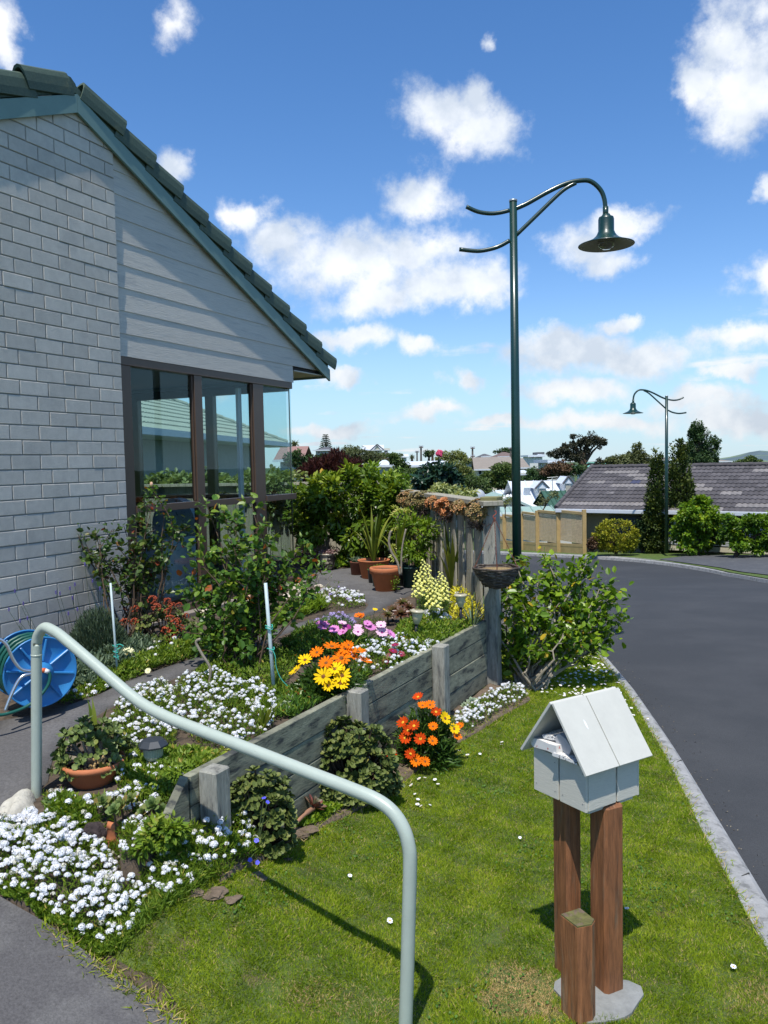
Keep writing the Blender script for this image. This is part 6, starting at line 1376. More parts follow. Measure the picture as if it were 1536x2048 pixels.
# ---- roses
def rose(label, base, tips, seed, per, leaf, buds=0, fol=m_fol_rose, twig=0.12, ntwig=6, sr=0.008, start=0.3, group=None, budm=None, jit=0.05):
    rs = R_(seed); root = bush('rose_bush', label, 'rose bush', base, tips, rs, fol, leaf, per, twig, ntwig, m_stem, sr, start, r0=0.05, spread=1.1, droop=0.1, group=group, jit=jit, leafspread=0.022)
    bm = MB()
    for i in range(buds):
        p = Vector(tips[i % len(tips)])+Vector((rs.normal()*0.02, -0.02, 0.03)); bm = MB(); bm.lathe(p, [(0.002, -0.01), (0.008, 0.0), (0.0095, 0.008), (0.006, 0.02), (0.001, 0.032)], 8, (rs.normal()*.3, rs.normal()*.2, 1)); bm.build('bud', budm or mat('rose_bud', (0.30, 0.32, 0.08), 0.6), root, smooth=True)
    return root
gr = gp(480, 1345)
YR = gr.y+0.15
tips = [at(px, py, YR+dy) for px, py, dy in [(415, 1010, .1), (440, 1025, .0), (480, 1020, .1), (505, 1005, .15), (520, 1050, .0), (400, 1070, .1), (395, 1120, .0), (400, 1190, -.05), (410, 1240, -.1), (545, 1085, .1), (570, 1120, .1), (600, 1080, .2), (620, 1115, .15), (640, 1140, .1), (560, 1160, .0), (460, 1080, -.1), (490, 1110, -.15), (450, 1150, -.15), (480, 1190, -.2), (430, 1210, -.15), (520, 1150, -.1), (500, 1230, -.15), (450, 1260, -.15), (400, 1290, -.1), (540, 1210, 0), (470, 1040, .1), (430, 1100, .05), (530, 1120, .1), (590, 1140, .1), (610, 1150, .15), (385, 1160, 0), (420, 1170, .1), (510, 1180, .1), (470, 1130, .1), (440, 1300, -.15), (370, 1265, -.1), (480, 1290, -.2)]]
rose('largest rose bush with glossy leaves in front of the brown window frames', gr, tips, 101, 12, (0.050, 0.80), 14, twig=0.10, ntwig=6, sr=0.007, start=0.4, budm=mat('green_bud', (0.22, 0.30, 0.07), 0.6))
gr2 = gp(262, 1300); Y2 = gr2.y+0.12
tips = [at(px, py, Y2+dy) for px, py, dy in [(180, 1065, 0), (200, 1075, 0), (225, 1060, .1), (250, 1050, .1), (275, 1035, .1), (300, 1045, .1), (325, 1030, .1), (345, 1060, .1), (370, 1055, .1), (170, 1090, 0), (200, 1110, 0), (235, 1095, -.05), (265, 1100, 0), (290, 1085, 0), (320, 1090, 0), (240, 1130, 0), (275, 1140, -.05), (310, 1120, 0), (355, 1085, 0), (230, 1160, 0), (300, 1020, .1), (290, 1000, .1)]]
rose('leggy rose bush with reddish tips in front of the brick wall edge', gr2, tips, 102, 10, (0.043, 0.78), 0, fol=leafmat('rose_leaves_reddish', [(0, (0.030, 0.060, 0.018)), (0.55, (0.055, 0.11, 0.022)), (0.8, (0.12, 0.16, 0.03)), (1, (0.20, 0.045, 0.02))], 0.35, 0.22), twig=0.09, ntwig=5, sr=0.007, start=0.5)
# long canes of it
canes = thing('rose_cane', 'long thorny rose cane with a cream bud standing out against the bricks', 'rose cane', gr2)
pth = crom([gr2, at(232, 1230, Y2), at(205, 1160, Y2), at(175, 1115, Y2), at(155, 1065, Y2), at(140, 1035, Y2), at(120, 1018, Y2), at(113, 1005, Y2)], 4)
MB().tube(pth, [0.007*(1-0.6*i/len(pth)) for i in range(len(pth))], 7).build('stem', m_stem, canes, smooth=True)
MB().lathe(at(113, 1004, Y2), [(0.003, -0.012), (0.010, -0.002), (0.012, 0.008), (0.007, 0.024), (0.001, 0.034)], 10, (-.2, 0, 1)).build('bud', m_creamp, canes, smooth=True)
rs = R_(103); LPp = []
for p in pth[6:-3]:
    for k in range(5): LPp.append(Vector(p)+Vector(rs.normal(size=3))*0.025)
D, N, L, Wd = leafset(rs, np.array(LPp), rdirs(len(LPp), rs, .1), 0.036, 0.7); addleaves('foliage', canes, m_fol_rose, np.array(LPp), D, N, L, Wd, rs.uniform(0, 1, len(LPp)), 'leaf')
canes = thing('rose_cane', 'thin rose cane with a pinkish bud rising in front of the left window', 'rose cane', gp(300, 1290))
b0 = gp(300, 1290); pth = crom([b0, at(320, 1180, Y2), at(345, 1090, Y2), at(343, 1045, Y2), at(325, 1010, Y2), at(308, 985, Y2), at(303, 972, Y2)], 4)
MB().tube(pth, 0.0045, 6).build('stem', m_stem, canes, smooth=True); MB().lathe(at(303, 971, Y2), [(0.003, -0.012), (0.011, -0.002), (0.013, 0.008), (0.010, 0.022), (0.003, 0.028)], 10).build('bud', mat('peach_bud', (0.62, 0.38, 0.24), 0.6), canes, smooth=True)
LPp = [Vector(p)+Vector(rs.normal(size=3))*0.028 for p in pth[10:] for k in range(7)]
D, N, L, Wd = leafset(rs, np.array(LPp), rdirs(len(LPp), rs, .1), 0.036, 0.7); addleaves('foliage', canes, m_fol_rose, np.array(LPp), D, N, L, Wd, rs.uniform(0, 1, len(LPp)), 'leaf')
# small twiggy rose at the bed end
gq = gp(640, 1212); tips = [at(px, py, gq.y) for px, py in [(628, 1162), (648, 1135), (662, 1145), (655, 1170), (640, 1150), (670, 1160), (632, 1185)]]
bush('bare_twiggy_shrub', 'small nearly bare twiggy shrub at the end of the house bed', 'shrub', gq, tips, R_(104), m_fol_rose, (0.02, .5), 2, 0.07, 3, m_stemp, 0.006)
# old pruned stumps seen on the path side
gq = gp(415, 1385); b = MB(); rt_ = thing('pruned_rose_stem', 'bare pruned grey stem at the path edge left of the white stake', 'rose stem', gq)
b.tube(crom([gq, at(421, 1340, gq.y), at(405, 1310, gq.y), at(392, 1285, gq.y), at(401, 1278, gq.y)], 4), 0.009, 8).build('stem', m_stemp, rt_, smooth=True)

# ---- hibiscus like shrub by the corner post
gs = gp(1052, 1374); YS = gs.y+0.25
tips = [at(px, py, YS+dy) for px, py, dy in [(1012, 1135, .2), (1030, 1120, .1), (1042, 1130, .2), (1092, 1112, .1), (1100, 1125, .1), (1075, 1150, 0), (1060, 1170, 0), (1120, 1140, .1), (1150, 1130, .1), (1165, 1125, .1), (1178, 1120, .1), (1185, 1145, .1), (1140, 1165, 0), (1165, 1175, 0), (1200, 1170, .1), (1228, 1170, .1), (1215, 1195, 0), (1236, 1190, .1), (1238, 1225, 0), (1243, 1250, 0), (1215, 1230, -.1), (1230, 1270, -.1), (1200, 1262, -.1), (1180, 1225, -.1), (1150, 1215, -.1), (1120, 1210, -.2), (1100, 1190, -.1), (1080, 1220, -.2), (1060, 1240, -.3), (1030, 1225, -.3), (1040, 1200, -.2), (1020, 1250, -.3), (1100, 1250, -.3), (1135, 1260, -.3), (1170, 1270, -.2), (1060, 1285, -.3), (1090, 1300, -.3), (1030, 1300, -.3), (1020, 1180, -.1), (1130, 1300, -.3), (1045, 1160, .2), (1110, 1165, .1), (1030, 1330, -.2), (1015, 1280, -.2), (1195, 1300, -.1), (1150, 1310, -.1), (1005, 1160, .3), (1008, 1200, .3), (1160, 1245, .2), (1125, 1185, .3)]]
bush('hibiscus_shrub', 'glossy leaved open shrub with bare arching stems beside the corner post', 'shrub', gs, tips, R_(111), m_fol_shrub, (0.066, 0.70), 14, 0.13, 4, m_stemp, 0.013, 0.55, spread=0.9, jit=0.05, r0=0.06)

# ---- hedge and shrubs across the patio, and behind the fence
def W2(px, py, Y): p = at(px, py, Y); return (p.x, p.y, p.z)
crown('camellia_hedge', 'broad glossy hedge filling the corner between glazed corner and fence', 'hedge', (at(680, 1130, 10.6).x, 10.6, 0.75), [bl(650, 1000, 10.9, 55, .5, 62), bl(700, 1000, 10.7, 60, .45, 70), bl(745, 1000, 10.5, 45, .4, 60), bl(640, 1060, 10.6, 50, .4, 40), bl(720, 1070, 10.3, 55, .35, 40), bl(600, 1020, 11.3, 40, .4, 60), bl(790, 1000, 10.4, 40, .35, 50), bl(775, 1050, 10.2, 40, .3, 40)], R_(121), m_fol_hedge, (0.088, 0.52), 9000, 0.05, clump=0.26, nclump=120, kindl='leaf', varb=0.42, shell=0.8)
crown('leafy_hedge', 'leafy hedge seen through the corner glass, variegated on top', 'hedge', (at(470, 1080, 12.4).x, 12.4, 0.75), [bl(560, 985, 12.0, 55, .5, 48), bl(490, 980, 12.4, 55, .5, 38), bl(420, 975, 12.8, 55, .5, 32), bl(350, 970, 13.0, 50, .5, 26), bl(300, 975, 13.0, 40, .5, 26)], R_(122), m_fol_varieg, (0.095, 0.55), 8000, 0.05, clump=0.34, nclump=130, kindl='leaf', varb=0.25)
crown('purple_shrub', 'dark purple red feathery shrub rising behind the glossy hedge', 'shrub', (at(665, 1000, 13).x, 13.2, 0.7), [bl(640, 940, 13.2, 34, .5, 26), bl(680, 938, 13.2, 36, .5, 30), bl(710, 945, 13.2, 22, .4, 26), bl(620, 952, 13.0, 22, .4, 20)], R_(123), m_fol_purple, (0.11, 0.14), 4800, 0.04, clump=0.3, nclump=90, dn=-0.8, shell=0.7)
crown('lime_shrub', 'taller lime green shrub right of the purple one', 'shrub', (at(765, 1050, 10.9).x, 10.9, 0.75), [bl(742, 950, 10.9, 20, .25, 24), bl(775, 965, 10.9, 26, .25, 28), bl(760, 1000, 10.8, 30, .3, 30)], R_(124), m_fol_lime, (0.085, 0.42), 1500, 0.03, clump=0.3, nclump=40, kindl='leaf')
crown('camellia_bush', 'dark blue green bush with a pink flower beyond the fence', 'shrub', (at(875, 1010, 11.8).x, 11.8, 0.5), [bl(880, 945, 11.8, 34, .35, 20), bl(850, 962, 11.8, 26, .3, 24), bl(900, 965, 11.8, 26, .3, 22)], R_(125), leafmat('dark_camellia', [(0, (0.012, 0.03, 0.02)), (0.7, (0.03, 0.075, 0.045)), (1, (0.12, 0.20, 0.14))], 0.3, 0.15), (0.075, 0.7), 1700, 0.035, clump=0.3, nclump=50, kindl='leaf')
root = thing('camellia_flower', 'pink rose bloom held high above the fence foliage', 'pink flower', at(878, 909, 11.6)); MB().blob(at(878, 907, 11.6), (.045, .04, .045), 3, .35, 3).build('petals', mat('hot_pink', (0.62, 0.06, 0.14), .6), root); MB().tube([at(878, 910, 11.6), at(874, 940, 11.7)], .006, 6).build('stem', m_stemg, root)
crown('variegated_hedge', 'pale variegated bushes just beyond the fence top', 'hedge', (at(870, 1010, 12).x, 12, 0.4), [bl(830, 980, 12, 34, .3, 14), bl(885, 980, 11.4, 34, .3, 14), bl(925, 990, 10.6, 30, .3, 13), bl(860, 972, 12.3, 30, .3, 14)], R_(126), m_fol_varieg, (0.06, 0.5), 2600, None, clump=0.32, nclump=70, kindl='leaf', varb=0.6)
crown('green_bush', 'mid green bush behind the lime shrub and the fence', 'shrub', (at(810, 1000, 14).x, 14, 0.3), [bl(790, 965, 14, 36, .4, 26), bl(830, 970, 14, 36, .4, 22), bl(870, 985, 14, 40, .4, 20)], R_(127), m_fol_shrub, (0.07, 0.4), 2600, 0.03, clump=0.3, nclump=60, varb=0.3)
# bronze succulents in troughs along the fence top
for i, (px, py, rx, rz, nn, label, cut) in enumerate([(973, 1028, 20, 20, 46, 'bronze succulent hanging from the fence top nearest the corner post', .55), (910, 1018, 22, 15, 46, 'bright orange succulent on the fence top', 1.0), (860, 1006, 30, 16, 70, 'dusky bronze succulent mass on the middle of the fence top', .45), (806, 1000, 16, 20, 30, 'coral succulent at the far end of the fence top', .9), (845, 1052, 12, 10, 16, 'orange succulent low on the palings behind the pots', .9), (942, 1020, 20, 12, 40, 'reddish brown succulent between the orange clump and the corner clump', .65), (886, 1010, 18, 12, 36, 'mixed coral and brown succulent left of the bright orange clump', .8), (832, 1002, 22, 14, 40, 'tangled pinkish succulent near the far end of the fence top', .6)]):
    p, u = onvert(px, py, FC, FE1); p = p+fn*0.07; k = p.y/FOC; rs = R_(130+i); root = thing('fence_succulent', label, 'succulent', p); it = []
    for j in range(nn*2):
        d = rdirs(1, rs)[0]; it.append((Vector((p.x+d[0]*rx*k*1.15, p.y+d[1]*0.11, p.z+0.03+d[2]*rz*k*1.1)), (d[0], d[1]-.2, d[2]+.7), 0.040))
    rosettes('rosettes', root, m_bronze, it, rs, 0.45, 10, kindl='leaf', var=(cut-0.45, 0.6))
    if i in (0, 1, 2):
        V = []; st = MB(); P = []; 
        for j in range(nn*7):
            P.append((p.x+rs.normal()*rx*k*0.5, p.y+rs.normal()*0.05, p.z-rz*k*rs.uniform(0.2, 1.4)))
        addleaves('dry_roots', root, mat('dark_roots', (0, 0, 0), .9, attr=[(0, (0.02, 0.015, 0.015)), (1, (0.09, 0.06, 0.05))]), P, rdirs(len(P), rs, -.5), rdirs(len(P), rs), 0.05, 0.006, rs.uniform(0, 1, len(P)), 'quad')
# small things in pots
for k, label, m, r in [('t3', 'low tuft growing in the small dark brown pot', m_fol_grey, .03), ('g1', 'green seedlings filling the bright green pot', m_fol_herb, .028)]:
    c = pc(k); rs = R_(140); n = 260; rt = POTS[k][2]; root = thing('pot_seedlings', label, 'seedlings', c); P = np.column_stack([c.x+rs.normal(size=n)*rt*.4, c.y+rs.normal(size=n)*rt*.4, c.z+rs.uniform(0, .06, n)])
    addleaves('foliage', root, m, P, rdirs(n, rs, .7), rdirs(n, rs, .6), r, r*.5, rs.uniform(0, 1, n), 'leaf')
s, c, R, Hh = COW; rs = R_(141); n = 200; root = thing('pot_seedlings', 'dusky pink succulents in the cream patterned pot', 'succulent', c+UP*Hh*.9); P = np.column_stack([c.x+rs.normal(size=n)*R*.4, c.y+rs.normal(size=n)*R*.4, c.z+Hh*.9+rs.uniform(0, .05, n)])
addleaves('foliage', root, MATS['dusky_leaves'], P, rdirs(n, rs, .7), rdirs(n, rs, .6), .03, .02, rs.uniform(0, 1, n), 'leaf')
c = pc('t1'); root = thing('pot_weed', 'small green weed at the lip of the front terracotta pot', 'weed', c+Vector((.09, -.12, -.12))); n = 90; P = np.array(c)+np.array([.10, -.13, -.12])+rs.normal(size=(n, 3))*np.array([.018, .015, .035]); addleaves('foliage', root, m_fol_lime, P, rdirs(n, rs), rdirs(n, rs, .5), .022, .015, rs.uniform(0, 1, n), 'leaf')
# ---- lawn: grass blades, daisies, clover leaves
rs = R_(150); N0 = 620000
xs_ = [p[0] for p in LAWN]; ys_ = [p[1] for p in LAWN]
y = 2.2+(9.6-2.2)*rs.uniform(0, 1, N0*2)**1.75; x = rs.uniform(-1.6, 2.6, N0*2)
k = in_poly(x, y, LAWN) & (np.abs(x/np.maximum(y, .1)) < 0.56); x, y = x[k][:N0], y[k][:N0]
S_ = in_poly(x, y, STRIP); d = edge_dist(np.column_stack([x, y]), STRIP); kp = (~S_) | ((d < 0.05) & (rs.uniform(size=len(x)) < 0.25)); x, y = x[kp], y[kp]
bx = (P_r.x+P_l.x)/2; by = P_r.y+0.03
bk_ = in_poly(x, y, [(p.x, p.y) for p in hull]); bk_[bk_] = np.concatenate([bankz(a_, b_) for a_, b_ in zip(np.array_split(x[bk_], 40), np.array_split(y[bk_], 40))]) > lawnz(x[bk_], y[bk_])+0.004; x, y = x[~bk_], y[~bk_]; dp_ = onz(1040, 1995, 0)
kp = ((x-bx-0.01)**2+(y-by)**2) > 0.15**2; x, y = x[kp], y[kp]; n = len(x)
z = lawnz(x, y); pn = wob(x, y, 0.5, 6.0)+wob(x+3, y, 0.35, 15.0)
dry = 1.6*np.exp(-((((x-dp_.x)/(0.15*(1+0.35*wob(x, y, 1, 17))))**2+((y-dp_.y)/(0.16*(1+0.3*wob(x+2, y, 1, 14))))**2)**1.3))*(1+0.4*pn)+0.8*np.exp(-(((x-1.45)/0.22)**2+((y-2.95)/0.15)**2))*0.7+0.45*np.exp(-(((x+0.2)/0.3)**2+((y-2.85)/0.1)**2))
kd_ = np.array([np.min(np.linalg.norm(ki-np.array([a, b]), axis=1)) for a, b in zip(x[::50], y[::50])])
tuft = np.clip(wob(x+1.7, y, 1.0, 23.0)+wob(x, y+5, 0.7, 51.0), -1.2, 1.6)
L = (0.013+0.013*rs.uniform(0, 1, n)**1.5)*(1+0.30*pn+0.28*tuft)*(0.6+0.4*np.clip(1-dry, 0, 1)); L = np.maximum(L, 0.006); Wd = 0.0021+0.00055*y
la = 3.0*np.sin(x*7.1+y*3.3)+2.0*np.sin(y*11.0-x*5.0)
D = unit(np.column_stack([rs.normal(size=n)*0.75+0.45*np.cos(la), rs.normal(size=n)*0.75+0.45*np.sin(la), np.full(n, 0.9)])); Nn = rdirs(n, rs)
D = unit(D); S = unit(np.cross(D, Nn)); P = np.column_stack([x, y, z-0.002])
V = np.empty((n, 3, 3)); V[:, 0] = P-S*Wd[:, None]/2; V[:, 1] = P+S*Wd[:, None]/2; V[:, 2] = P+D*L[:, None]+S*(rs.normal(size=n)*0.2*L)[:, None]
var = np.clip(0.36+0.24*pn-0.07*tuft+rs.uniform(-.20, .20, n), 0, 0.72); dd = dry > rs.uniform(0.15, 0.9, n); var[dd] = rs.uniform(0.8, 1, dd.sum()); sp_ = rs.uniform(size=n) < 0.05+0.10*np.clip(-tuft, 0, 1); var[sp_] = rs.uniform(0.78, 0.9, sp_.sum())
m_grass = leafmat('grass_blades', [(0, (0.085, 0.165, 0.008)), (0.4, (0.24, 0.335, 0.015)), (0.7, (0.42, 0.47, 0.045)), (0.85, (0.55, 0.44, 0.19)), (1, (0.62, 0.40, 0.22))], 0.6, 0.35, 0.12)
Qc = np.column_stack([rs.uniform(-0.7, 2.4, 9000), 2.3+4.5*rs.uniform(0, 1, 9000)**1.4]); kc = in_poly(Qc[:, 0], Qc[:, 1], LAWN) & ~in_poly(Qc[:, 0], Qc[:, 1], STRIP) & ~in_poly(Qc[:, 0], Qc[:, 1], [(p.x, p.y) for p in hull]) & (wob(Qc[:, 0]+9, Qc[:, 1], 1, 4.0) > 0.25) & (((Qc[:, 0]-bx)**2+(Qc[:, 1]-by)**2) > 0.2**2); Qc = Qc[kc]; nc = len(Qc)
o = addleaves('clover', None, leafmat('clover_leaves', [(0, (0.05, 0.13, 0.015)), (1, (0.12, 0.24, 0.03))], 0.5, 0.3), np.column_stack([Qc, lawnz(Qc[:, 0], Qc[:, 1])+0.010]), np.column_stack([rs.normal(size=nc), rs.normal(size=nc), np.full(nc, .3)]), rdirs(nc, rs, 1.5), 0.012, 0.011, rs.uniform(0, 1, nc), 'round'); tag(o, 'low clover leaves spreading in darker patches through the lawn', 'clover')
o = obj('lawn_grass', V.reshape(-1, 3), np.arange(3*n).reshape(-1, 3), m_grass, kind='stuff', var=var, loc=(0, 0, 0)); tag(o, 'short mown green grass covering the sloping lawn', 'grass'); print('blades', n)
# ragged tufts at the ramp and kerb edges
E = []
for i in range(len(ki)-8):
    for j in range(26): u = rs.uniform(); p = ki[i]*(1-u)+ki[i+1]*u; E.append((p[0]+rs.normal()*0.018+0.005, p[1]))
for i in range(2, 5):
    for j in range(260): u = rs.uniform(); p = np.array(be[i])*(1-u)+np.array(be[i+1])*u; E.append((p[0]+rs.normal()*0.03, p[1]+rs.normal()*0.03))
for i in range(len(STRIP)-4):
    if i < 11:
        for j in range(120): u = rs.uniform(); p = np.array(STRIP[i])*(1-u)+np.array(STRIP[(i+1)])*u; E.append((p[0]+rs.normal()*0.02, p[1]+rs.normal()*0.02))
E = np.array(E); n = len(E); z = gzs(E); L = rs.uniform(0.02, 0.055, n)
o = addleaves('edge_grass', None, m_grass, np.column_stack([E, z]), np.column_stack([rs.normal(size=n), rs.normal(size=n), rs.uniform(.3, 1.2, n)]), rdirs(n, rs, .5), L, 0.004, np.where(rs.uniform(size=n) < .25, .9, rs.uniform(.2, .7, n)), 'blade'); tag(o, 'ragged longer grass along the kerb, ramp and soil edges', 'grass')
# lawn daisies: single little flowers
DM = daisy_mesh('daisy', 9, 0.0125, 0.5, [m_petalw, m_eyey], 0.1, 0.3); dp = [(1003, 1495), (1004, 1490), (935, 1516), (960, 1514), (876, 1575), (838, 1564), (850, 1562), (870, 1566), (822, 1577), (830, 1595), (836, 1606), (860, 1617), (842, 1619), (1040, 1683), (780, 1851), (1467, 1944), (1254, 1826), (835, 1616), (1296, 1443), (1250, 1405), (919, 1507), (700, 1760)]
dl = ['upper one of two daisies near the left eave of the letterbox roof', 'lower one of two daisies near the left eave of the letterbox roof', 'daisy left of the pair by the letterbox roof', 'daisy beside the bend of the handrail shadow', 'daisy just below the orange daisy clump', 'small daisy touching the right bend of the handrail', None, None, None, None, None, None, None,
      'lone daisy left of the letterbox posts at half their height', 'lone daisy in the lawn right of the lower handrail', 'lone daisy at the lower right by the kerb', 'lone daisy just right of the letterbox posts', None, 'daisy at the kerb right of the letterbox roof ridge', 'daisy hanging over the kerb above the letterbox', 'daisy by the soil below the yellow edged daisies', 'daisy hidden beyond the handrail near the big crassula']
patch = None
for i, (px, py) in enumerate(dp):
    p = gp(px, py)+UP*0.022
    if dl[i] is None:
        if patch is None: patch = thing('daisy_patch', 'loose cluster of small white daisies right of the handrail bend', 'daisies', gp(845, 1590))
        put('flower', DM, patch, p, random.uniform(.8, 1.25))
    else: tag(put('daisy', DM, None, p, random.uniform(.8, 1.25)), 'tiny white '+dl[i], 'daisy')
Q = samp(world_poly([(1060, 1390), (1090, 1345), (1150, 1305), (1185, 1310), (1225, 1350), (1255, 1400), (1270, 1440), (1200, 1410), (1130, 1400)]), 210, rs)
droot = thing('daisy_patch', 'thick scatter of white daisies in the grass between the arching shrub and the kerb', 'daisies', (Q[0][0], Q[0][1], 0))
for (x, y) in Q:
    put('flower', DM, droot, Vector((x, y, gz(x, y)+0.03)), random.uniform(.8, 1.3))
# worm casts / crumbs of soil on the lawn
for i, (px, py, r) in enumerate([(430, 1790, .04), (460, 1800, .035), (512, 1752, .03), (520, 1758, .022), (395, 1785, .035), (575, 1720, .02), (620, 1660, .035), (600, 1672, .03)]):
    g_ = gp(px, py); o = MB().blob((g_.x, g_.y, g_.z+0.004), (r, r*.8, r*.30), 200+i, .5, 3).build('soil_clod', m_drysoil, kind='stuff'); o['label'] = 'crumbly heap of dry soil on the lawn edge'
o = rock(1030, 1345, (.09, .09, .08), 'brown stone under the arching shrub beside the corner post', mat('brown_stone', (0.17, 0.13, 0.09), .9, var=.3, bump=.006, bs=30), 31)

# grit and leaf litter along the gutter
rs = R_(400); G_ = []
for i in range(len(ko)-4):
    for j in range(7):
        u = rs.uniform(); p = ko[i]*(1-u)+ko[i+1]*u; nn = np.array([1.0, -0.1]); G_.append((p[0]+abs(rs.normal())*0.10+0.02, p[1]+rs.normal()*0.05))
G_ = np.array(G_); n = len(G_); z = Hf(G_[:, 0], G_[:, 1])-0.082
o = addleaves('leaf_litter', None, mat('litter', (0, 0, 0), .9, attr=[(0, (0.05, 0.05, 0.045)), (0.6, (0.16, 0.13, 0.09)), (1, (0.30, 0.26, 0.18))]), np.column_stack([G_, z]), rdirs(n, rs, .1), rdirs(n, rs, 1.5), rs.uniform(.005, .018, n), .008, rs.uniform(0, 1, n), 'quad'); tag(o, 'scattered grit and dry bits in the gutter beside the kerb', 'litter')

# leafy plants that soften the near end of the retaining wall
yq = rw(-0.2, 0.10)[1]
crown('leafy_weed', 'fresh green weedy plant growing up in front of the raked wall end', 'weed', (at(325, 1670, yq).x, yq, 0.3), [bl(322, 1660, yq, 34, .07, 34), bl(352, 1672, yq-0.03, 32, .06, 28), bl(300, 1690, yq-0.05, 26, .05, 24)], R_(410), m_fol_herb, (0.030, 0.5), 900, None, clump=0.4, nclump=30, kindl='leaf', varb=0.5)
yq = rw(0.05, -0.14)[1]
crown('leafy_weed', 'leafy plant spilling over the wall top behind the first post', 'weed', (at(370, 1560, yq).x, yq, 0.55), [bl(352, 1556, yq, 34, .08, 20), bl(392, 1538, yq+0.08, 34, .08, 18), bl(440, 1512, yq+0.2, 34, .08, 16)], R_(411), m_fol_herb, (0.026, 0.5), 1000, None, clump=0.4, nclump=36, kindl='leaf', varb=0.5)
# ------------------------------------------------------------------ beyond the road
m_rooft = mat('dark_concrete_tile', (0.085, 0.078, 0.080), 0.85, var=0.25, vs=7, rnd=0.28, col2=(0.16, 0.15, 0.145), c2=(0.60, 0.68), c2s=0.9, bump=0.004, bs=30)
m_gut = mat('white_gutter', (0.62, 0.65, 0.68), 0.45); m_brick2 = mat('tan_brick', (0.33, 0.27, 0.20), 0.9, var=0.15, vs=30)
m_wwhite = mat('white_wall', (0.66, 0.66, 0.63), 0.8, var=0.05); m_wcream = mat('cream_wall', (0.60, 0.55, 0.42), 0.8, var=0.06); m_wgrey = mat('grey_wall', (0.35, 0.38, 0.40), 0.8)
m_rwhite = mat('white_roof', (0.66, 0.70, 0.74), 0.5, var=0.04); m_rtan = mat('tan_roof', (0.26, 0.225, 0.185), 0.9, var=0.1, vs=2); m_rdark = mat('dark_roof', (0.10, 0.10, 0.105), 0.85)
m_rpink = mat('pink_roof', (0.30, 0.17, 0.14), 0.85, var=0.12); m_rgreen = mat('green_roof', (0.16, 0.40, 0.30), 0.6); m_rpale = mat('pale_green_roof', (0.30, 0.42, 0.36), 0.55, var=0.06)
m_rdg = mat('dark_green_tile', (0.035, 0.10, 0.065), 0.7, var=0.2, vs=4); m_winglass = mat('far_window_glass', (0.03, 0.045, 0.06), 0.1, spec=0.8); m_bargew = mat('white_trim', (0.72, 0.72, 0.70), 0.6)
m_yel = mat('treated_timber', (0.44, 0.31, 0.13), 0.8, var=0.2, vs=3, bump=0.003, bs=20); m_slat = mat('trellis_slat', (0.62, 0.46, 0.26), 0.85, var=0.2, vs=8)
# house with the long dark tiled roof, ridge running towards the right and nearer
E0 = at(1113, 1018, 29.0); e1 = Vector((0.817, -0.576, 0)); e2 = Vector((0.576, 0.817, 0)); zE_ = E0.z; R0_ = at(1176, 936, 29.0+3.5*0.817); rise = R0_.z-zE_
hs_ = thing('tiled_roof_house', 'low tan brick house across the road with long dark grey tiled roof', 'house', Vector((E0.x, E0.y, -2.2)))
SLd = (e2*3.5+UP*rise); SLn = SLd.length; SLd.normalize(); rn_ = e1.cross(SLd).normalized()
def tile_geo(w, h, n=8, rolls=2):
    V = []; 
    for (v, lift) in ((-0.03, 0.030), (h, 0.004)):
        for i in range(n*rolls+1):
            u = i/(n*rolls); V.append((u*w, v, lift+0.024*abs(math.sin(PI*u*rolls))**1.4))
    k = n*rolls+1
    for i in range(k): V.append((V[i][0], -0.03, V[i][2]-0.024))
    return V, [(i, i+1, k+i+1, k+i) for i in range(k-1)]+[(2*k+i, 2*k+i+1, i+1, i) for i in range(k-1)]
TWd = 0.33; nC = 12; CHt = SLn/nC
V, F = tile_geo(TWd, CHt, 4); V = [tuple(e1*v[0]+SLd*v[1]+rn_*v[2]) for v in V]; TM = make_mesh('roof_tile', V, F, m_rooft, smooth=False); TM2 = make_mesh('roof_tile', V, F, mat('blue_patch_tile', (0.05, 0.055, 0.10), 0.8, var=0.1))
TM3 = make_mesh('roof_tile', V, F, mat('pale_weathered_tile', (0.20, 0.185, 0.175), 0.85, var=0.15, rnd=0.15)); rest = MB(); cnt = 0; rs = R_(200); oV, oF = V, F
pale = set()
for _ in range(16):
    r0, c0, L0 = rs.integers(0, nC), rs.integers(0, 24), rs.integers(2, 6)
    for q in range(L0): pale.add((r0, c0+q))
for q in range(0, 9): pale.add((1, q)); 
for r in range(nC):
    for c_ in range(int(13/TWd)):
        p = E0+e1*(c_*TWd)+SLd*(r*CHt)
        if cnt < 300 and c_ < 25: link_mesh('roof_tile', TM2 if (r, c_) in ((7, 6), (8, 20)) else TM3 if (r, c_) in pale else TM, hs_, loc=p); cnt += 1
        else: rest.add([Vector(v)+p for v in oV], oF)
rest.build('roof_tile', m_rooft, hs_, kind='stuff')
Rg = E0+SLd*SLn
b = MB()
for i in range(30): b.tube([Rg+e1*(i*.42-.02)+UP*.03, Rg+e1*(i*.42+.41)+UP*.045], 0.085, 8)
b.build('ridge_tiles', m_rooft, hs_)
b = MB()
for i in range(9): b.tube([E0+SLd*(i*.43)+UP*.06-e1*.02, E0+SLd*(i*.43+.43)+UP*.045-e1*.02], 0.08, 8)
b.build('verge_tiles', m_rooft, hs_)
bk = E0+e2*7.0
MB().prism([E0-UP*.02, Rg-UP*.02, bk-UP*.02], e1*13).build('roof_core', m_rooft, hs_)
MB().box(E0+e1*6.5-e2*.06-UP*.05, (13.0, 0.11, 0.13), (e1, e2, UP), .01).build('gutter', m_gut, hs_)
MB().box(E0+e1*6.7+e2*.28-UP*.12, (12.6, 0.5, 0.03), (e1, e2, UP)).build('soffit', m_wwhite, hs_)
b = MB(); 
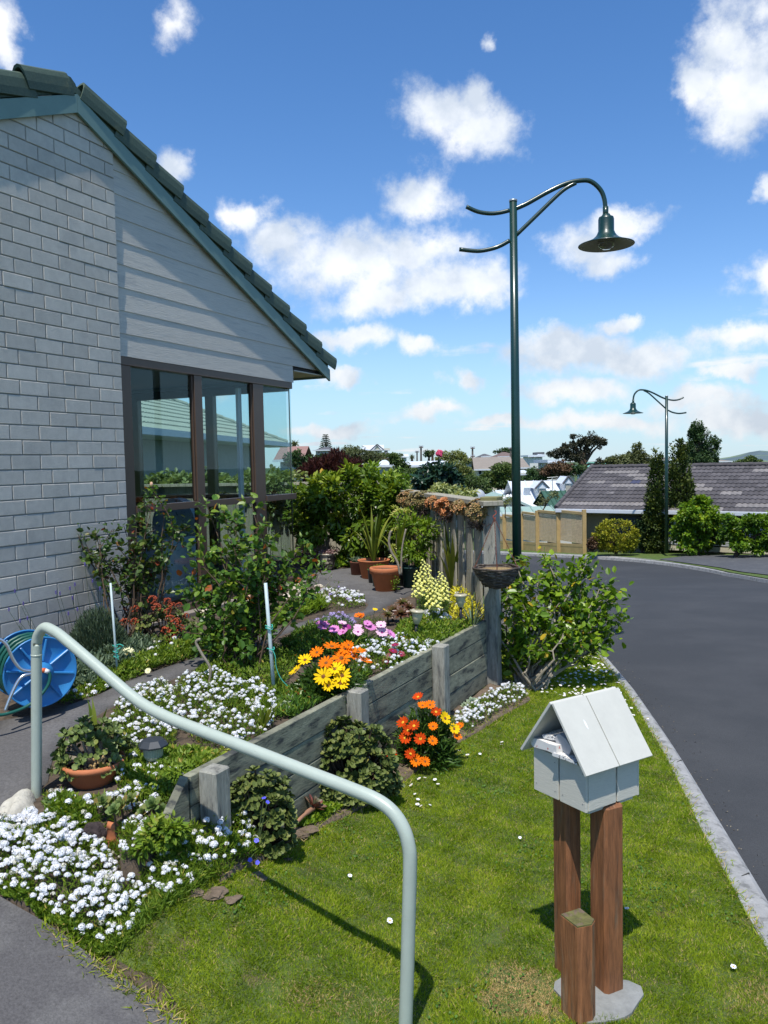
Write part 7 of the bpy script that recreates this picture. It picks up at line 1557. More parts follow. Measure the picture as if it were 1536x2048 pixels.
c = E0+e1*6.7+e2*3.5; MB().box((c.x, c.y, (zE_-.15-2.4)/2), (12.4, 5.9, zE_-.15+2.4), (e1, e2, UP)).build('wall', m_brick2, hs_)
for s0, s1 in ((1.75, 3.3), (4.6, 6.6)):
    w = MB().box(E0+e1*((s0+s1)/2)+e2*.53-UP*.72, (s1-s0, .06, 1.0), (e1, e2, UP)).build('window', m_rdark, hs_); MB().box(E0+e1*((s0+s1)/2)+e2*.49-UP*.72, (s1-s0-.12, .03, .88), (e1, e2, UP)).build('pane', m_winglass, w)
# slatted screen fence stepping down to the left
sf = thing('slatted_fence', 'stepped timber screen fence of narrow slats across the road', 'fence', at(1168, 1100, 27.5))
pp = [(1168, 1022, 1102, 27.5), (1116, 1021, 1100, 29.0), (1074, 1024, 1098, 30.3), (1042, 1030, 1096, 31.5), (1008, 1031, 1094, 32.8), (976, 1038, 1093, 34.2)]
for i in range(len(pp)):
    x, y0, y1, Y = pp[i]; a = at(x, y0, Y); q = at(x, y1, Y); MB().box((a.x, Y, (a.z+q.z)/2-.1), (.13, .12, a.z-q.z+.3)).build('post', m_yel, sf)
for i in range(len(pp)-1):
    x, y0, y1, Y = pp[i]; x2, y02, y12, Y2_ = pp[i+1]; a = at(x-3, y0+3, Y); b_ = at(x2+3, y0+1.5, Y2_); z0 = at(x, y1-8, Y).z; z1 = at(x2, y12-8, Y2_).z; zt = a.z-.03
    dv = Vector((b_.x-a.x, b_.y-a.y, 0)); Lp = dv.length; dv.normalize(); nv = Vector((dv.y, -dv.x, 0)); m_ = (Vector((a.x, a.y, 0))+Vector((b_.x, b_.y, 0)))/2
    MB().box((m_.x, m_.y, zt), (Lp, .1, .09), (dv, nv, UP)).build('rail', m_yel, sf)
    MB().hexa([Vector((a.x, a.y-.04, z0)), Vector((a.x, a.y+.04, z0)), Vector((b_.x, b_.y+.04, z1)), Vector((b_.x, b_.y-.04, z1))], [Vector((a.x, a.y-.04, z0+.1)), Vector((a.x, a.y+.04, z0+.1)), Vector((b_.x, b_.y+.04, z1+.1)), Vector((b_.x, b_.y-.04, z1+.1))]).build('rail', m_yel, sf)
    MB().hexa([Vector((a.x, a.y-.02, z0-.5)), Vector((a.x, a.y+.02, z0-.5)), Vector((b_.x, b_.y+.02, z1-.5)), Vector((b_.x, b_.y-.02, z1-.5))], [Vector((a.x, a.y-.02, z0)), Vector((a.x, a.y+.02, z0)), Vector((b_.x, b_.y+.02, z1)), Vector((b_.x, b_.y-.02, z1))]).build('base_board', m_yel, sf)
    b = MB(); z = max(z0, z1)+.13
    while z < zt-.05: b.box((m_.x, m_.y, z), (Lp, .015, .049), (dv, nv, UP)); z += .055
    z = min(z0, z1)+.1
    b.build('slats', m_slat, sf, kind='stuff')
def fhouse(label, x0, x1, Y, ye, yr, ybase, wm, rm, kind='gable', depth=7, yaw=0.0, ov=0.4, wins=(), name='house', ridge=None, cat='house', rib=None):
    """distant house: x0..x1 and the eave, ridge and base rows in photo pixels at distance Y"""
    a = at(x0, ye, Y); c = at(x1, ye, Y); w = (c.x-a.x); ze = at((x0+x1)/2, ye, Y).z; zr = at((x0+x1)/2, yr, Y+depth/2).z; zb = at((x0+x1)/2, ybase, Y).z-2.0
    u = Vector((math.cos(yaw), math.sin(yaw), 0)); v = Vector((-u.y, u.x, 0)); O = Vector((a.x, Y, 0)); rt = thing(name, label, cat, O+u*w/2+UP*zb)
    def P(s, t_, z): return O+u*s+v*t_+UP*z
    o = ov
    MB().hexa([P(o, o, zb), P(w-o, o, zb), P(w-o, depth-o, zb), P(o, depth-o, zb)], [P(o, o, ze), P(w-o, o, ze), P(w-o, depth-o, ze), P(o, depth-o, ze)]).build('wall', wm, rt)
    b = MB(); e = .12
    if kind == 'gable':
        V = [P(0, 0, ze-e), P(w, 0, ze-e), P(w, depth/2, zr), P(0, depth/2, zr), P(0, depth, ze-e), P(w, depth, ze-e)]; b.add(V, [(0, 1, 2, 3), (3, 2, 5, 4), (0, 4, 5, 1)])
        g_ = MB().add([P(o, o, ze), P(o, depth-o, ze), P(o, depth/2, zr-.1), P(w-o, o, ze), P(w-o, depth-o, ze), P(w-o, depth/2, zr-.1)], [(0, 2, 1), (3, 4, 5)]); g_.build('gable', wm, rt)
    elif kind == 'front':
        V = [P(0, 0, ze-e), P(w/2, 0, zr), P(w/2, depth, zr), P(0, depth, ze-e), P(w, 0, ze-e), P(w, depth, ze-e)]; b.add(V, [(0, 1, 2, 3), (1, 4, 5, 2), (0, 3, 5, 4)])
        MB().add([P(o, .15, ze-e), P(w-o, .15, ze-e), P(w/2, .15, zr-.15)], [(0, 1, 2)]).build('gable', wm, rt)
        for s_, q_ in ((0, w/2), (w, w/2)): MB().tube([P(s_, -.02, ze-e), P(q_, -.02, zr)], .11, 4).build('barge_board', m_bargew if rm is not m_rwhite else m_rdark, rt)
    elif kind == 'hip':
        h = min(depth/2, w*.42); V = [P(0, 0, ze-e), P(w, 0, ze-e), P(w, depth, ze-e), P(0, depth, ze-e), P(h, depth/2, zr), P(w-h, depth/2, zr)]; b.add(V, [(0, 1, 5, 4), (1, 2, 5), (2, 3, 4, 5), (3, 0, 4), (3, 2, 1, 0)])
    else: b.hexa([P(0, 0, ze-.1), P(w, 0, ze-.1), P(w, depth, ze-.1), P(0, depth, ze-.1)], [P(0, 0, zr), P(w, 0, zr), P(w, depth, zr), P(0, depth, zr)])
    b.build('roof', rm, rt)
    if rib:
        b = MB(); n = int(w/rib); 
        for i in range(n+1):
            s_ = i*w/n; b.tube([P(s_, 0, ze-e+.03), P(s_, depth/2, zr+.03)], .025, 4)
        b.build('roof_ribs', rm, rt)
    MB().box(P(w/2, -.04, ze-e+.02), (w, .1, .14), (u, v, UP)).build('gutter', m_gut, rt)
    for (f0, f1, y0, y1) in wins:
        zt, zz = at((x0+x1)/2, y0, Y).z, at((x0+x1)/2, y1, Y).z; s0, s1 = o+(w-2*o)*f0, o+(w-2*o)*f1
        wf = MB().box(P((s0+s1)/2, o-.01, (zt+zz)/2), (s1-s0+.12, .06, zt-zz+.12), (u, v, UP)).build('window', m_bargew, rt); MB().box(P((s0+s1)/2, o-.05, (zt+zz)/2), (s1-s0, .03, zt-zz), (u, v, UP)).build('pane', m_winglass, wf)
    return rt, P, w, ze, zr
fhouse('dark hip roofed house with grey walls on the skyline below the Norfolk pine', 625, 673, 110, 899, 894, 912, m_wgrey, m_rdark, 'hip', 9, wins=((.1, .25, 902, 907), (.68, .8, 901, 908)))
fhouse('house with faded pink tiled roof at the edge of the glazed corner', 545, 606, 48, 918, 893, 930, m_wgrey, m_rpink, 'gable', 8)
fhouse('cream house with bright white gabled roof high on the skyline', 724, 768, 150, 899, 890, 908, m_wcream, m_rwhite, 'gable', 9, wins=((.62, .78, 901, 905),))
fhouse('small cream gable wing in front of the white roofed skyline house', 741, 768, 143, 899, 889.5, 908, m_wcream, m_rwhite, 'front', 6, wins=((.3, .7, 902, 905),))
fhouse('flat roofed cream block beside the white roofed skyline house', 764, 780, 146, 899, 897.5, 908, m_wcream, m_wcream, 'flat', 6, wins=((.2, .8, 902, 907),))
fhouse('dark sloping roof in front of the skyline house', 738, 800, 120, 915, 904, 920, m_wgrey, m_rdark, 'hip', 8)
fhouse('low house with white hipped roof behind the purple shrub', 746, 792, 62, 930, 920, 950, m_wgrey, m_rwhite, 'hip', 7, wins=((.6, .9, 932, 937),))
fhouse('long low house with white roof in the middle distance', 808, 905, 66, 930, 922, 950, m_wgrey, m_rwhite, 'gable', 7, wins=((.1, .3, 932, 938), (.45, .6, 932, 938)))
fhouse('white house with a chimney near the twin power poles', 800, 818, 130, 913, 908, 920, m_wwhite, m_rwhite, 'gable', 6, wins=((.3, .6, 914, 917),))
fhouse('big tan roofed house with cream walls left of the lamp post', 948, 1029, 80, 937, 914, 952, m_wcream, m_rtan, 'gable', 11, yaw=-0.08, wins=((.02, .1, 940, 948), (.3, .42, 940, 948), (.72, .82, 938, 946)))
fhouse('blue roofed gable half hidden by willows left of the tan roof', 930, 952, 95, 923, 914, 930, m_wgrey, mat('blue_roof', (.06, .08, .14), .7), 'front', 6)
fhouse('dark roofed house on the skyline above the tan roof', 962, 988, 125, 912, 907.5, 918, m_wwhite, m_rdark, 'hip', 8, wins=((.2, .8, 913, 916),))
fhouse('brown roofed house on the skyline beside the lamp post', 995, 1040, 110, 912, 904, 918, m_wgrey, mat('brown_roof', (.17, .12, .10), .9), 'hip', 9)
fhouse('second tan roofed house right of the lamp post', 1041, 1062, 78, 934, 916, 948, m_wcream, m_rtan, 'gable', 9, wins=((.2, .5, 938, 944),))
fhouse('pale yellow house with windows below the tan roofs', 1036, 1062, 64, 946, 940, 958, mat('yellow_wall', (.62, .56, .30), .8), m_rwhite, 'gable', 6, wins=((.15, .35, 949, 955), (.5, .8, 949, 955)))
fhouse('flat white building on the skyline right of the lamp post', 1056, 1090, 150, 912, 910, 918, m_wwhite, m_rwhite, 'flat', 8, wins=((.1, .3, 913, 916), (.5, .9, 913, 916)))
fhouse('small glassy rooftop box on the flat white skyline building', 1075, 1089, 153, 908, 904.5, 912, m_wgrey, m_rdark, 'flat', 5, wins=((.1, .9, 906, 910),))
fhouse('white flat roofed house beneath the gum tree', 1095, 1130, 75, 923, 919, 935, m_wwhite, m_rwhite, 'flat', 7, wins=((.4, .8, 925, 931),))
fhouse('pale house glimpsed low beneath the gum tree', 1135, 1162, 62, 945, 938, 955, m_wwhite, m_rpink, 'gable', 6, wins=((.3, .6, 947, 952),))
fhouse('long building with bright green roof behind the dark tiled roof', 1180, 1258, 90, 933, 924, 942, m_wwhite, m_rgreen, 'gable', 8, wins=((.1, .25, 934, 938), (.5, .7, 934, 938)))
fhouse('flat grey roofed building between the conifers on the skyline', 1296, 1340, 150, 920, 915, 928, m_wgrey, m_rtan, 'flat', 8, wins=((.1, .9, 921, 924),))
fhouse('wide tan roofed house right of the tall dark tree', 1436, 1472, 130, 922, 918, 932, m_wwhite, m_rtan, 'hip', 9, wins=((.3, .9, 924, 927),))
fhouse('white hut beside the small orange brick house at the skyline', 1440, 1455, 118, 928, 925, 936, m_wwhite, m_rwhite, 'hip', 5, wins=((.3, .6, 929, 932),))
fhouse('small orange brick house behind the roof ridge at right', 1455, 1470, 115, 930, 926, 936, m_wcream, mat('orange_roof', (.35, .16, .10), .9), 'hip', 5, wins=((.3, .6, 931, 933),))
# white roof with dormers
rt, P, w, ze, zr = fhouse('white corrugated roofed house with small dormers behind the slatted fence', 1036, 1162, 42, 1010, 961, 1030, m_wwhite, m_rwhite, 'gable', 6.5, rib=.45)
def onslope(px, py):
    d = ray(px, py); p0, p1, p2 = P(0, 0, ze-.12), P(w, 0, ze-.12), P(0, 3.25, zr); n = (p1-p0).cross(p2-p0); s = (p0-EYE).dot(n)/d.dot(n); return EYE+d*s
for (px, py, s_) in ((1082, 1000, .62), (1134, 990, .5)):
    c = onslope(px, py); hw = .42*s_; f = c+Vector((0, -.25, 0)); dm = MB().box(f+Vector((0, .6, .25)), (hw*1.7, 1.2, .95)).build('dormer', m_wwhite, rt)
    MB().add([f+Vector((-hw*1.4, -.1, .62)), f+Vector((0, -.1, 1.0)), f+Vector((hw*1.4, -.1, .62)), f+Vector((-hw*1.4, 1.9, .62)), f+Vector((0, 1.9, 1.0)), f+Vector((hw*1.4, 1.9, .62))], [(0, 1, 4, 3), (1, 2, 5, 4), (0, 2, 1)]).build('dormer_roof', m_rwhite, dm)
    for sg in (-1, 1): MB().tube([f+Vector((0, -.13, 1.02)), f+Vector((sg*hw*1.45, -.13, .62))], .05, 4).build('barge_board', m_rdark, dm)
    MB().box(f+Vector((0, -.03, .22)), (hw*1.2, .05, .62)).build('pane', mat('beige_blind', (.35, .33, .27), .7), dm)
c = onslope(1053, 989); MB().box(c+Vector((0, -.06, .06)), (.34, .12, .75), (Vector((1, 0, 0)), Vector((0, .9, .43)), Vector((0, -.43, .9)))).build('skylight', m_gut, rt)
an = thing('tv_antenna', 'television antenna on a mast above the white dormered roof', 'antenna', onslope(1105, 985)); c = at(1105, 985, 43); tpp = at(1105, 955, 43)
MB().tube([c, tpp], .02, 6).build('mast', m_galv, an)
for dz in (.0, .12, .2): MB().tube([tpp+Vector((-.28, 0, -dz)), tpp+Vector((.30, 0, -dz+.03))], .012, 5).build('antenna_bar', m_galv, an)
fhouse('steep dark green tiled roof beside the dormered white roof', 1104, 1155, 36.5, 1016, 981, 1040, m_wwhite, m_rdg, 'gable', 5, rib=.22)
fhouse('pale green ribbed metal roof behind the slatted fence', 985, 1116, 35.5, 1026, 1013, 1045, m_wwhite, m_rpale, 'gable', 3, rib=.42)
fhouse('pale green gable with cream timber trim behind the lamp post', 965, 1072, 38, 1012, 987, 1040, mat('buff_wall', (.42, .38, .30), .85), m_rpale, 'front', 6)
fhouse('low white roof left of the dormered house', 975, 1036, 46, 992, 980, 1010, m_wwhite, m_rwhite, 'gable', 6, rib=.5)
fhouse('slate tiled roof with a satellite dish just past the fence top', 900, 956, 22, 1003, 985, 1040, m_wgrey, m_rdg, 'gable', 4, rib=.25)
sd_ = thing('satellite_dish', 'grey satellite dish beyond the fence corner', 'satellite dish', at(954, 1010, 20)); c = at(955, 993, 20); MB().lathe(c, [(.001, .05), (.10, .04), (.16, .02), (.19, .0)], 24, Vector((-.3, -1, .35))).build('dish', mat('dish_grey', (.30, .34, .38), .5), sd_, smooth=True)
MB().tube([c, at(958, 1000, 19.9), at(958, 1012, 20)], .018, 6).build('bracket', m_rdark, sd_)
# neighbour's house seen through the glass: pale green tiles, white gutter
nb = thing('neighbour_house', 'neighbouring house with pale green tiled hip roof seen through the windows', 'house', (-5.5, 18, .3))
g0_, g1_ = at(252, 856, 12.9), at(574, 886, 24.5); zg = (g0_.z+g1_.z)/2; g0_.z = g1_.z = zg; gu = (g1_-g0_); GLn = gu.length; gu.normalize(); gv = Vector((-gu.y, gu.x, 0))
slp = (gv*1.0+UP*.45).normalized(); nrm_ = gu.cross(slp); nrm_ = nrm_ if nrm_.z > 0 else -nrm_
m_nt = mat('pale_green_tiles', (0.33, 0.36, 0.28), 0.7, var=0.12, vs=5, bump=.003, bs=30)
hl = 5.0; b = MB(); tw = .33; chh = .34; nr = int(hl/chh); V0, F0 = tile_geo(tw, chh, 3)
for r in range(nr):
    s1_ = GLn-r*chh*.91
    for c_ in range(int(s1_/tw)):
        p = g0_+gu*(c_*tw)+slp*(r*chh); b.add([p+gu*v[0]+slp*v[1]+nrm_*v[2] for v in V0], F0)
b.build('roof_tile', m_nt, nb, kind='stuff')
rg0 = g0_+slp*hl; rg1 = g0_+gu*(GLn-hl*.91)+slp*hl
MB().add([g0_, g1_, rg1, rg0, g0_+gv*9.1, g1_+gv*9.1], [(0, 1, 2, 3), (1, 5, 2), (5, 4, 3, 2), (0, 3, 4)]).build('roof', m_nt, nb)
b = MB(); n = 18
for i in range(n): a_, c_ = g1_.lerp(rg1, i/n), g1_.lerp(rg1, (i+1)/n); b.tube([a_+UP*.05, c_+UP*.03], .07, 8)
b.build('hip_tiles', m_nt, nb)
MB().box(g0_.lerp(g1_, .5)-gv*.05-UP*.04, (GLn+.2, .12, .12), (gu, gv, UP)).build('gutter', m_gut, nb)
MB().box(g0_.lerp(g1_, .5)+gv*.3-UP*.1, (GLn+.2, .6, .02), (gu, gv, UP)).build('soffit', m_wwhite, nb)
w0, w1 = g0_+gv*.6, g1_+gv*.6-gu*.6
MB().hexa([Vector((w0.x, w0.y, .2)), Vector((w1.x, w1.y, .2)), Vector((w1.x, w1.y, .2))+gv*8, Vector((w0.x, w0.y, .2))+gv*8], [Vector((w0.x, w0.y, zg-.1)), Vector((w1.x, w1.y, zg-.1)), Vector((w1.x, w1.y, zg-.1))+gv*8, Vector((w0.x, w0.y, zg-.1))+gv*8]).build('wall', mat('grey_render', (.28, .30, .31), .85, var=.08), nb)
# armchair and small things inside the glazed room
m_fab = mat('leaf_pattern_fabric', (0.30, 0.36, 0.40), 0.9, col2=(0.13, 0.17, 0.20), c2=(0.60, 0.63), c2s=22, coords='pos')
ac = Wp(1.05, -0.62, zB); ch = thing('armchair', 'pale blue leaf patterned armchair inside the glazed room', 'armchair', ac)
MB().box(ac+UP*.22, (.60, .55, .36), (DIR, NRM, UP), .04).build('seat', m_fab, ch)
MB().box(ac+UP*.42-DIR*.0, (.50, .50, .14), (DIR, NRM, UP), .05).build('cushion', m_fab, ch)
b = MB(); bp_ = ac-NRM*-.0; pr_ = []
for j in range(15): q = PI*j/14; pr_.append((math.cos(q)*.27, .72+math.sin(q)*.27))
b.prism([ac+DIR*.26+NRM*u_+UP*v_ for u_, v_ in [(.27, .3)]+pr_+[(-.27, .3)]], DIR*.12).build('backrest', m_fab, ch)
for sg in (-1, 1): MB().box(ac+NRM*sg*.31+UP*.34, (.58, .12, .58), (DIR, NRM, UP), .05).build('armrest', m_fab, ch)
tb = thing('side_table', 'dark wooden side table behind the left window', 'table', Wp(.3, -.9, zB)); mw = mat('dark_wood', (.05, .03, .022), .5)
MB().box(Wp(.3, -.9, zB+.62), (.5, .5, .04), (DIR, NRM, UP), .006).build('table_top', mw, tb)
for sx in (-1, 1):
    for sy in (-1, 1): MB().box(Wp(.3+sx*.2, -.9+sy*.2, zB+.3), (.05, .05, .6), (DIR, NRM, UP)).build('leg', mw, tb)
# ---- trees and shrubs beyond
m_f_dark = leafmat('far_dark_leaves', [(0, (0.020, 0.046, 0.016)), (0.6, (0.050, 0.100, 0.030)), (1, (0.11, 0.17, 0.05))], 0.55, 0.15)
m_f_mid = leafmat('far_mid_leaves', [(0, (0.035, 0.065, 0.018)), (0.6, (0.085, 0.135, 0.030)), (1, (0.16, 0.21, 0.05))], 0.6, 0.2)
m_f_olive = leafmat('far_olive_leaves', [(0, (0.06, 0.075, 0.028)), (0.6, (0.14, 0.16, 0.06)), (1, (0.23, 0.25, 0.11))], 0.6, 0.2)
m_f_willow = leafmat('willow_leaves', [(0, (0.12, 0.15, 0.04)), (0.6, (0.24, 0.27, 0.085)), (1, (0.34, 0.35, 0.15))], 0.6, 0.25)
m_f_con = leafmat('conifer_leaves', [(0, (0.018, 0.038, 0.008)), (0.55, (0.055, 0.085, 0.012)), (1, (0.13, 0.15, 0.020))], 0.6, 0.1)
m_f_gold = leafmat('golden_leaves', [(0, (0.10, 0.12, 0.010)), (0.55, (0.27, 0.28, 0.015)), (0.9, (0.42, 0.38, 0.02)), (1, (0.30, 0.14, 0.03))], 0.6, 0.1)
m_f_gum = leafmat('gum_leaves', [(0, (0.022, 0.028, 0.018)), (0.6, (0.055, 0.060, 0.034)), (1, (0.12, 0.10, 0.06))], 0.5, 0.15)
m_f_rust = leafmat('rusty_leaves', [(0, (0.05, 0.03, 0.02)), (0.6, (0.13, 0.075, 0.04)), (1, (0.22, 0.13, 0.06))], 0.6, 0.15)
def tree(label, blobs, Y, by, seed, fol, leafpx=3.0, n=2600, trunk=.25, name='tree', cat='tree', asp=.6, nclump=50, clump=.32, bx=None, dep=.8, **kw):
    k = Y/FOC; bb = [bl(x, y, Y, rx, min(rx*k*dep, 9), ry) for x, y, rx, ry in blobs]
    bx = bx if bx is not None else blobs[0][0]; base = at(bx, by, Y)
    return crown(name, label, cat, (base.x, Y, base.z), bb, R_(seed), fol, (leafpx*k*1.45, min(asp*1.15, .8)), int(n*1.25), trunk, clump=clump, nclump=nclump, **kw)
# across the road
tree('narrower pointed conifer left of the far street lamp', [(1311, 1075, 22, 40), (1311, 1035, 20, 40), (1311, 1000, 18, 52), (1314, 945, 12, 40)], 26.9, 1106, 301, m_f_con, 4.5, 5200, .08, 'conifer', asp=.5, nclump=150, clump=.42, dn=-.7, shell=.9)
tree('taller pointed conifer right of the far street lamp', [(1357, 1072, 28, 42), (1357, 1030, 28, 46), (1357, 1000, 28, 56), (1358, 940, 20, 50), (1360, 898, 10, 18)], 27.1, 1106, 302, m_f_con, 4.5, 7500, .1, 'conifer', asp=.5, nclump=190, clump=.40, dn=-.7, shell=.9)
tree('clipped golden green ball shrub across the road', [(1232, 1070, 46, 32), (1212, 1080, 30, 24), (1232, 1090, 42, 16), (1255, 1085, 24, 20)], 26.2, 1102, 303, m_f_gold, 3.2, 6000, .06, 'round_shrub', 'shrub', asp=.5, nclump=240, clump=.14, shell=.95, dn=-.5)
tree('small rusty shrub at the left foot of the golden ball', [(1185, 1088, 11, 13)], 26.0, 1102, 304, m_f_rust, 3, 700, .03, 'low_shrub', 'shrub')
tree('dark shrub between the golden ball and the conifers', [(1284, 1072, 16, 32)], 27.3, 1104, 305, m_f_dark, 4, 1500, .05, 'dark_shrub', 'shrub')
tree('large rounded light green bush right of the conifers', [(1395, 1078, 46, 30), (1395, 1040, 50, 40), (1375, 1062, 34, 32), (1420, 1055, 36, 40), (1395, 1015, 34, 22)], 25.4, 1106, 306, m_fol_shrub, 5.5, 7000, .09, 'rounded_bush', 'shrub', asp=.6, nclump=170, clump=.2, varb=.5)
tree('loose leafy hedge at the right edge across the road', [(1470, 1082, 40, 26), (1525, 1082, 46, 26), (1470, 1055, 34, 36), (1510, 1052, 36, 34), (1555, 1050, 40, 36), (1600, 1050, 40, 40)], 24.2, 1106, 307, m_fol_shrub, 5.5, 5600, .07, 'roadside_hedge', 'hedge', asp=.6, nclump=110, clump=.26, varb=.42, shell=.6)
lv = thing('louvre_screen', 'pale blue white louvred screen glimpsed through the right hand hedge', 'screen', at(1440, 1095, 26.0)); b = MB()
for i in range(16): p_ = at(1440, 1040+i*3.4, 26.0); MB().box(p_, (4.2, .05, .030), (e1, e2, UP)).build('slat', m_gut, lv)
MB().box(at(1440, 1099, 26.05), (4.4, .12, .16), (e1, e2, UP)).build('base_board', m_wcream, lv)
# valley and ridge
tree('tall dark windswept tree on the right skyline', [(1398, 885, 24, 36), (1392, 862, 14, 24), (1385, 905, 14, 26), (1430, 880, 9, 20), (1428, 908, 12, 22), (1405, 915, 28, 18)], 50, 945, 310, m_f_dark, 3.2, 9000, .35, nclump=150, clump=.26, asp=.4)
tree('broad gum tree with bare limbs above the white dormered roof', [(1112, 906, 20, 10), (1132, 898, 18, 10), (1152, 884, 18, 14), (1185, 880, 22, 14), (1150, 912, 26, 12), (1200, 886, 12, 12), (1170, 902, 12, 8), (1195, 925, 10, 8)], 58, 965, 311, m_f_gum, 2.8, 7500, .35, bx=1165, nclump=110, clump=.30, asp=.5, bark=m_stem, tr=.4)
tree('dark tangled trees in front of the gum tree', [(1110, 945, 40, 18), (1075, 950, 24, 16), (1150, 940, 24, 14)], 54, 965, 312, m_f_dark, 3, 4000, .25, nclump=80)
tree('rusty brown tree beside the gum tree', [(1120, 935, 26, 12), (1095, 940, 16, 12)], 53, 965, 313, m_f_rust, 3, 1800, .2)
tree('grey green tree in the middle of the right skyline', [(1275, 912, 16, 26), (1262, 925, 20, 16), (1290, 925, 16, 16)], 56, 950, 314, m_f_olive, 2.8, 4500, .25, nclump=80)
tree('spreading olive tree left of the grey green one', [(1235, 920, 22, 12), (1215, 928, 22, 9), (1252, 915, 14, 12)], 58, 950, 315, m_f_olive, 2.8, 3000, .22, nclump=60)
tree('small round tree on the far right skyline', [(1500, 922, 18, 10), (1482, 926, 14, 8), (1517, 925, 10, 8)], 95, 940, 316, m_f_mid, 2.4, 2400, .2, nclump=60)
tree('green tree filling the slope behind the tan roof', [(1000, 950, 30, 24), (975, 960, 26, 18), (1015, 965, 22, 18)], 60, 990, 317, m_f_mid, 3, 5000, .25, nclump=90)
tree('grey green tree top over the tan roofed house', [(1005, 935, 22, 10)], 64, 960, 318, m_f_olive, 2.8, 1600, .2)
tree('dark conifer right beside the lamp post', [(1063, 952, 10, 20), (1056, 962, 14, 12)], 50, 985, 319, m_f_dark, 3, 2200, .15)
tree('pale willow in the middle distance', [(905, 912, 28, 12), (885, 918, 22, 12), (925, 920, 20, 12)], 76, 945, 320, m_f_willow, 2.6, 3000, .22, nclump=70, clump=.3)
tree('yellow green trees below the willow', [(900, 935, 34, 14), (925, 945, 26, 14), (880, 945, 20, 12)], 62, 965, 321, m_f_willow, 2.8, 3200, .2, varb=.25, nclump=60)
tree('mid green trees on the slope above the variegated hedge', [(945, 965, 30, 14), (920, 975, 26, 12), (965, 985, 24, 14)], 48, 1005, 322, m_f_mid, 3, 3800, .2, nclump=70, varb=.35)
tree('broad dark pohutukawa on the left slope', [(700, 905, 34, 14), (735, 915, 30, 12), (680, 910, 22, 14), (770, 922, 30, 10)], 92, 935, 323, m_f_olive, 2.6, 5200, .35, nclump=110, varb=.3)
tree('dark green trees beside the glazed corner', [(590, 920, 22, 18), (618, 926, 26, 18), (640, 922, 20, 14)], 38, 950, 324, m_f_dark, 3.4, 4200, .2, nclump=80, varb=.55)
tree('feathery green tree in front of the white roofs', [(795, 925, 16, 14), (788, 915, 10, 8), (805, 935, 14, 12)], 55, 955, 325, m_f_mid, 2.6, 2400, .18, nclump=50)
tree('round bush between the white roof and the power poles', [(755, 912, 30, 6), (790, 910, 18, 6)], 98, 925, 326, m_f_mid, 2.2, 1500, .15)
tree('low dark tree line above the brown roof on the skyline', [(1015, 900, 20, 5), (1000, 904, 12, 4)], 140, 915, 327, m_f_dark, 2, 1000, .2)
tree('rounded tree behind the twin power poles', [(858, 906, 11, 7)], 110, 925, 328, m_f_dark, 2.2, 700, .2)
tree('scrub along the valley floor under the white roofs', [(840, 945, 40, 10), (790, 955, 30, 12), (880, 960, 30, 10)], 52, 970, 329, m_f_mid, 3, 3600, .12, name='scrub', cat='shrubs', varb=.35, nclump=70)
tree('bare branched pale shrub in front of the pale green gable', [(1010, 1003, 16, 12)], 30, 1030, 330, m_f_willow, 2.5, 160, .02, name='thin_tree', nclump=14)
tree('sparse small tree in front of the dormered roof', [(1085, 1000, 18, 10), (1105, 990, 16, 8)], 33, 1030, 331, m_f_olive, 3, 260, .03, name='thin_tree', nclump=16)
def palm(px, py, Y, by, label, rr, n=90, seed=1):
    c = at(px, py, Y); b_ = at(px, by, Y); rt = thing('cabbage_tree', label, 'palm tree', b_); rs = R_(seed); k = Y/FOC
    MB().tube([b_, c], [.16, .11], 6).build('trunk', m_stem, rt); P = np.tile(np.array(c), (n, 1)); addleaves('crown', rt, m_f_olive, P, rdirs(n, rs, .1), rdirs(n, rs, .5), rr*k*rs.uniform(.7, 1.1, n), rr*k*.12, rs.uniform(.2, 1, n), 'blade')
palm(824, 914, 80, 925, 'short palm like cabbage tree beside the power poles', 8, seed=5); palm(865, 906, 82, 925, 'taller cabbage tree with a spiky head right of the power poles', 9, seed=6); palm(590, 888, 70, 905, 'spiky palm head over the pink roof by the glazed corner', 13, seed=7); palm(700, 905, 88, 915, 'pale fronded palm among the dark trees on the left slope', 12, seed=8)
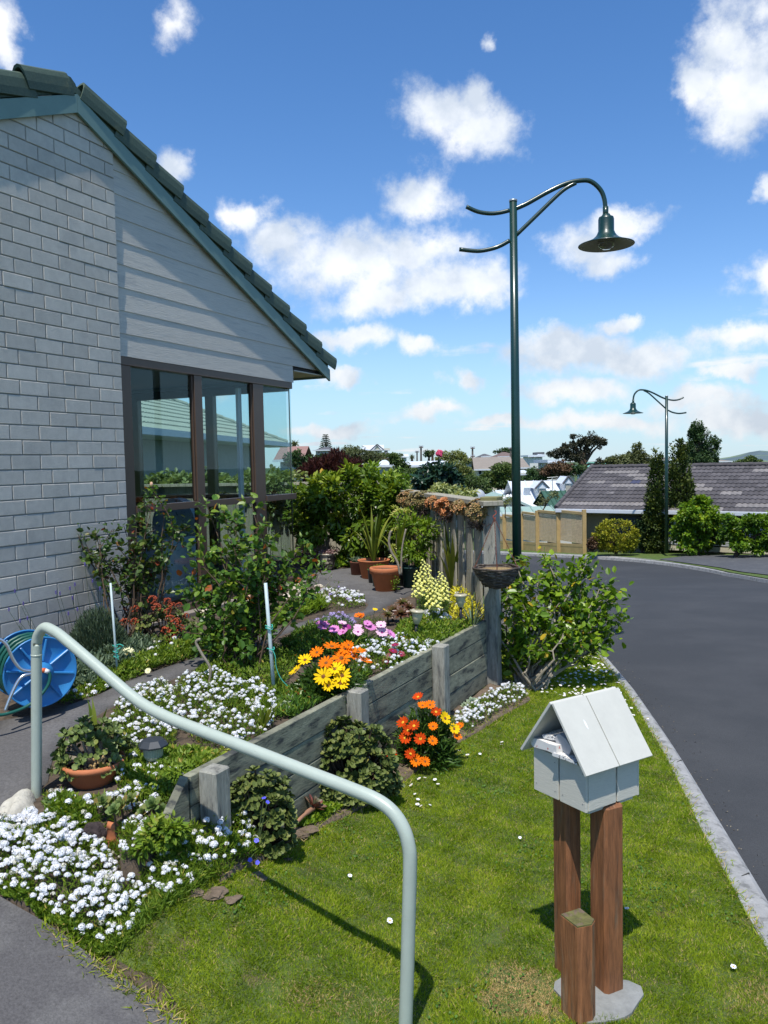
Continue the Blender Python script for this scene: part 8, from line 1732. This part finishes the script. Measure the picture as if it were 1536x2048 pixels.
# Norfolk pine
k = 118/FOC; t0 = at(652, 912, 118); t1_ = at(652, 869, 118); rt = thing('norfolk_pine', 'tiered Norfolk pine standing behind the dark roofed skyline house', 'tree', t0); MB().tube([t0, t1_], [.22, .05], 6).build('trunk', m_stem, rt); b = MB(); P = []; D = []
rs = R_(350)
for i in range(10):
    u = i/9; z_ = at(652, 904-33*u, 118).z; r_ = (12.5*(1-u*.82))*k
    for j in range(11):
        q = j*2*PI/11+i; 
        for s_ in np.linspace(.15, 1, 9): P.append((t0.x+math.cos(q)*r_*s_, t0.y+math.sin(q)*r_*s_, z_+.28*s_**2*r_)); D.append((math.cos(q), math.sin(q), .4))
P = np.array(P); D = np.array(D); addleaves('crown', rt, m_f_dark, P, D, rdirs(len(P), rs, .5), .30, .16, rs.uniform(.2, .8, len(P)), 'quad')
# power poles
def pole(px, y0, y1, Y, label, arms=1):
    a, b_ = at(px, y0, Y), at(px, y1, Y); rt = thing('power_pole', label, 'power pole', b_, 'power poles on the ridge'); MB().tube([b_-UP*1, a], [.14, .10], 6).build('pole', mat('pole_wood', (.13, .11, .09), .9) if 'pole_wood' not in MATS else MATS['pole_wood'], rt)
    for i in range(arms):
        z = a.z-.15-i*.9*Y/90; MB().box((a.x, Y-.15, z), (8.5*Y/FOC, .1, .10)).build('crossarm', MATS['pole_wood'], rt)
        for s_ in (-.9, -.45, .45, .9): MB().tube([Vector((a.x+s_*4*Y/FOC, Y-.15, z+.05)), Vector((a.x+s_*4*Y/FOC, Y-.15, z+.2))], .05, 5).build('insulator', m_gut, rt)
pole(842, 892, 925, 86, 'power pole left of the cabbage trees, the tallest of the left pair'); pole(834, 902, 922, 110, 'shorter power pole just left of the tall one'); pole(945, 894, 922, 90, 'power pole with two crossarms in the middle skyline', 2); pole(1021, 895, 915, 105, 'power pole just left of the near lamp post')
# far hills across the plain, at right; blue haze is painted into their colour
V = []; F = []; n = 60; az0, az1 = 0.15, 0.75
for i in range(n):
    q = az0+(az1-az0)*i/(n-1)
    for j, (D_, f) in enumerate(((1500, 0), (1900, .55), (2300, 1.0), (2900, .7))):
        hgt = 30+4*math.sin(q*19)+3*math.sin(q*47+1)+2*math.sin(q*91); hgt *= min(1, max(0, (q-.34)/.1)); V.append((math.sin(q)*D_, math.cos(q)*D_, -20+max(hgt, 4)*f*1.0+1.0*math.sin(q*130+j)))
F = [(i*4+j, i*4+j+1, (i+1)*4+j+1, (i+1)*4+j) for i in range(n-1) for j in range(3)]
obj('hills', V, [f[::-1] for f in F], mat('far_hills', (0.085, 0.125, 0.135), 1.0, var=.25, vs=.02, col2=(0.16, 0.22, 0.10), c2=(.5, .6), c2s=.006), kind='structure', loc=(0, 0, 0), smooth=True)
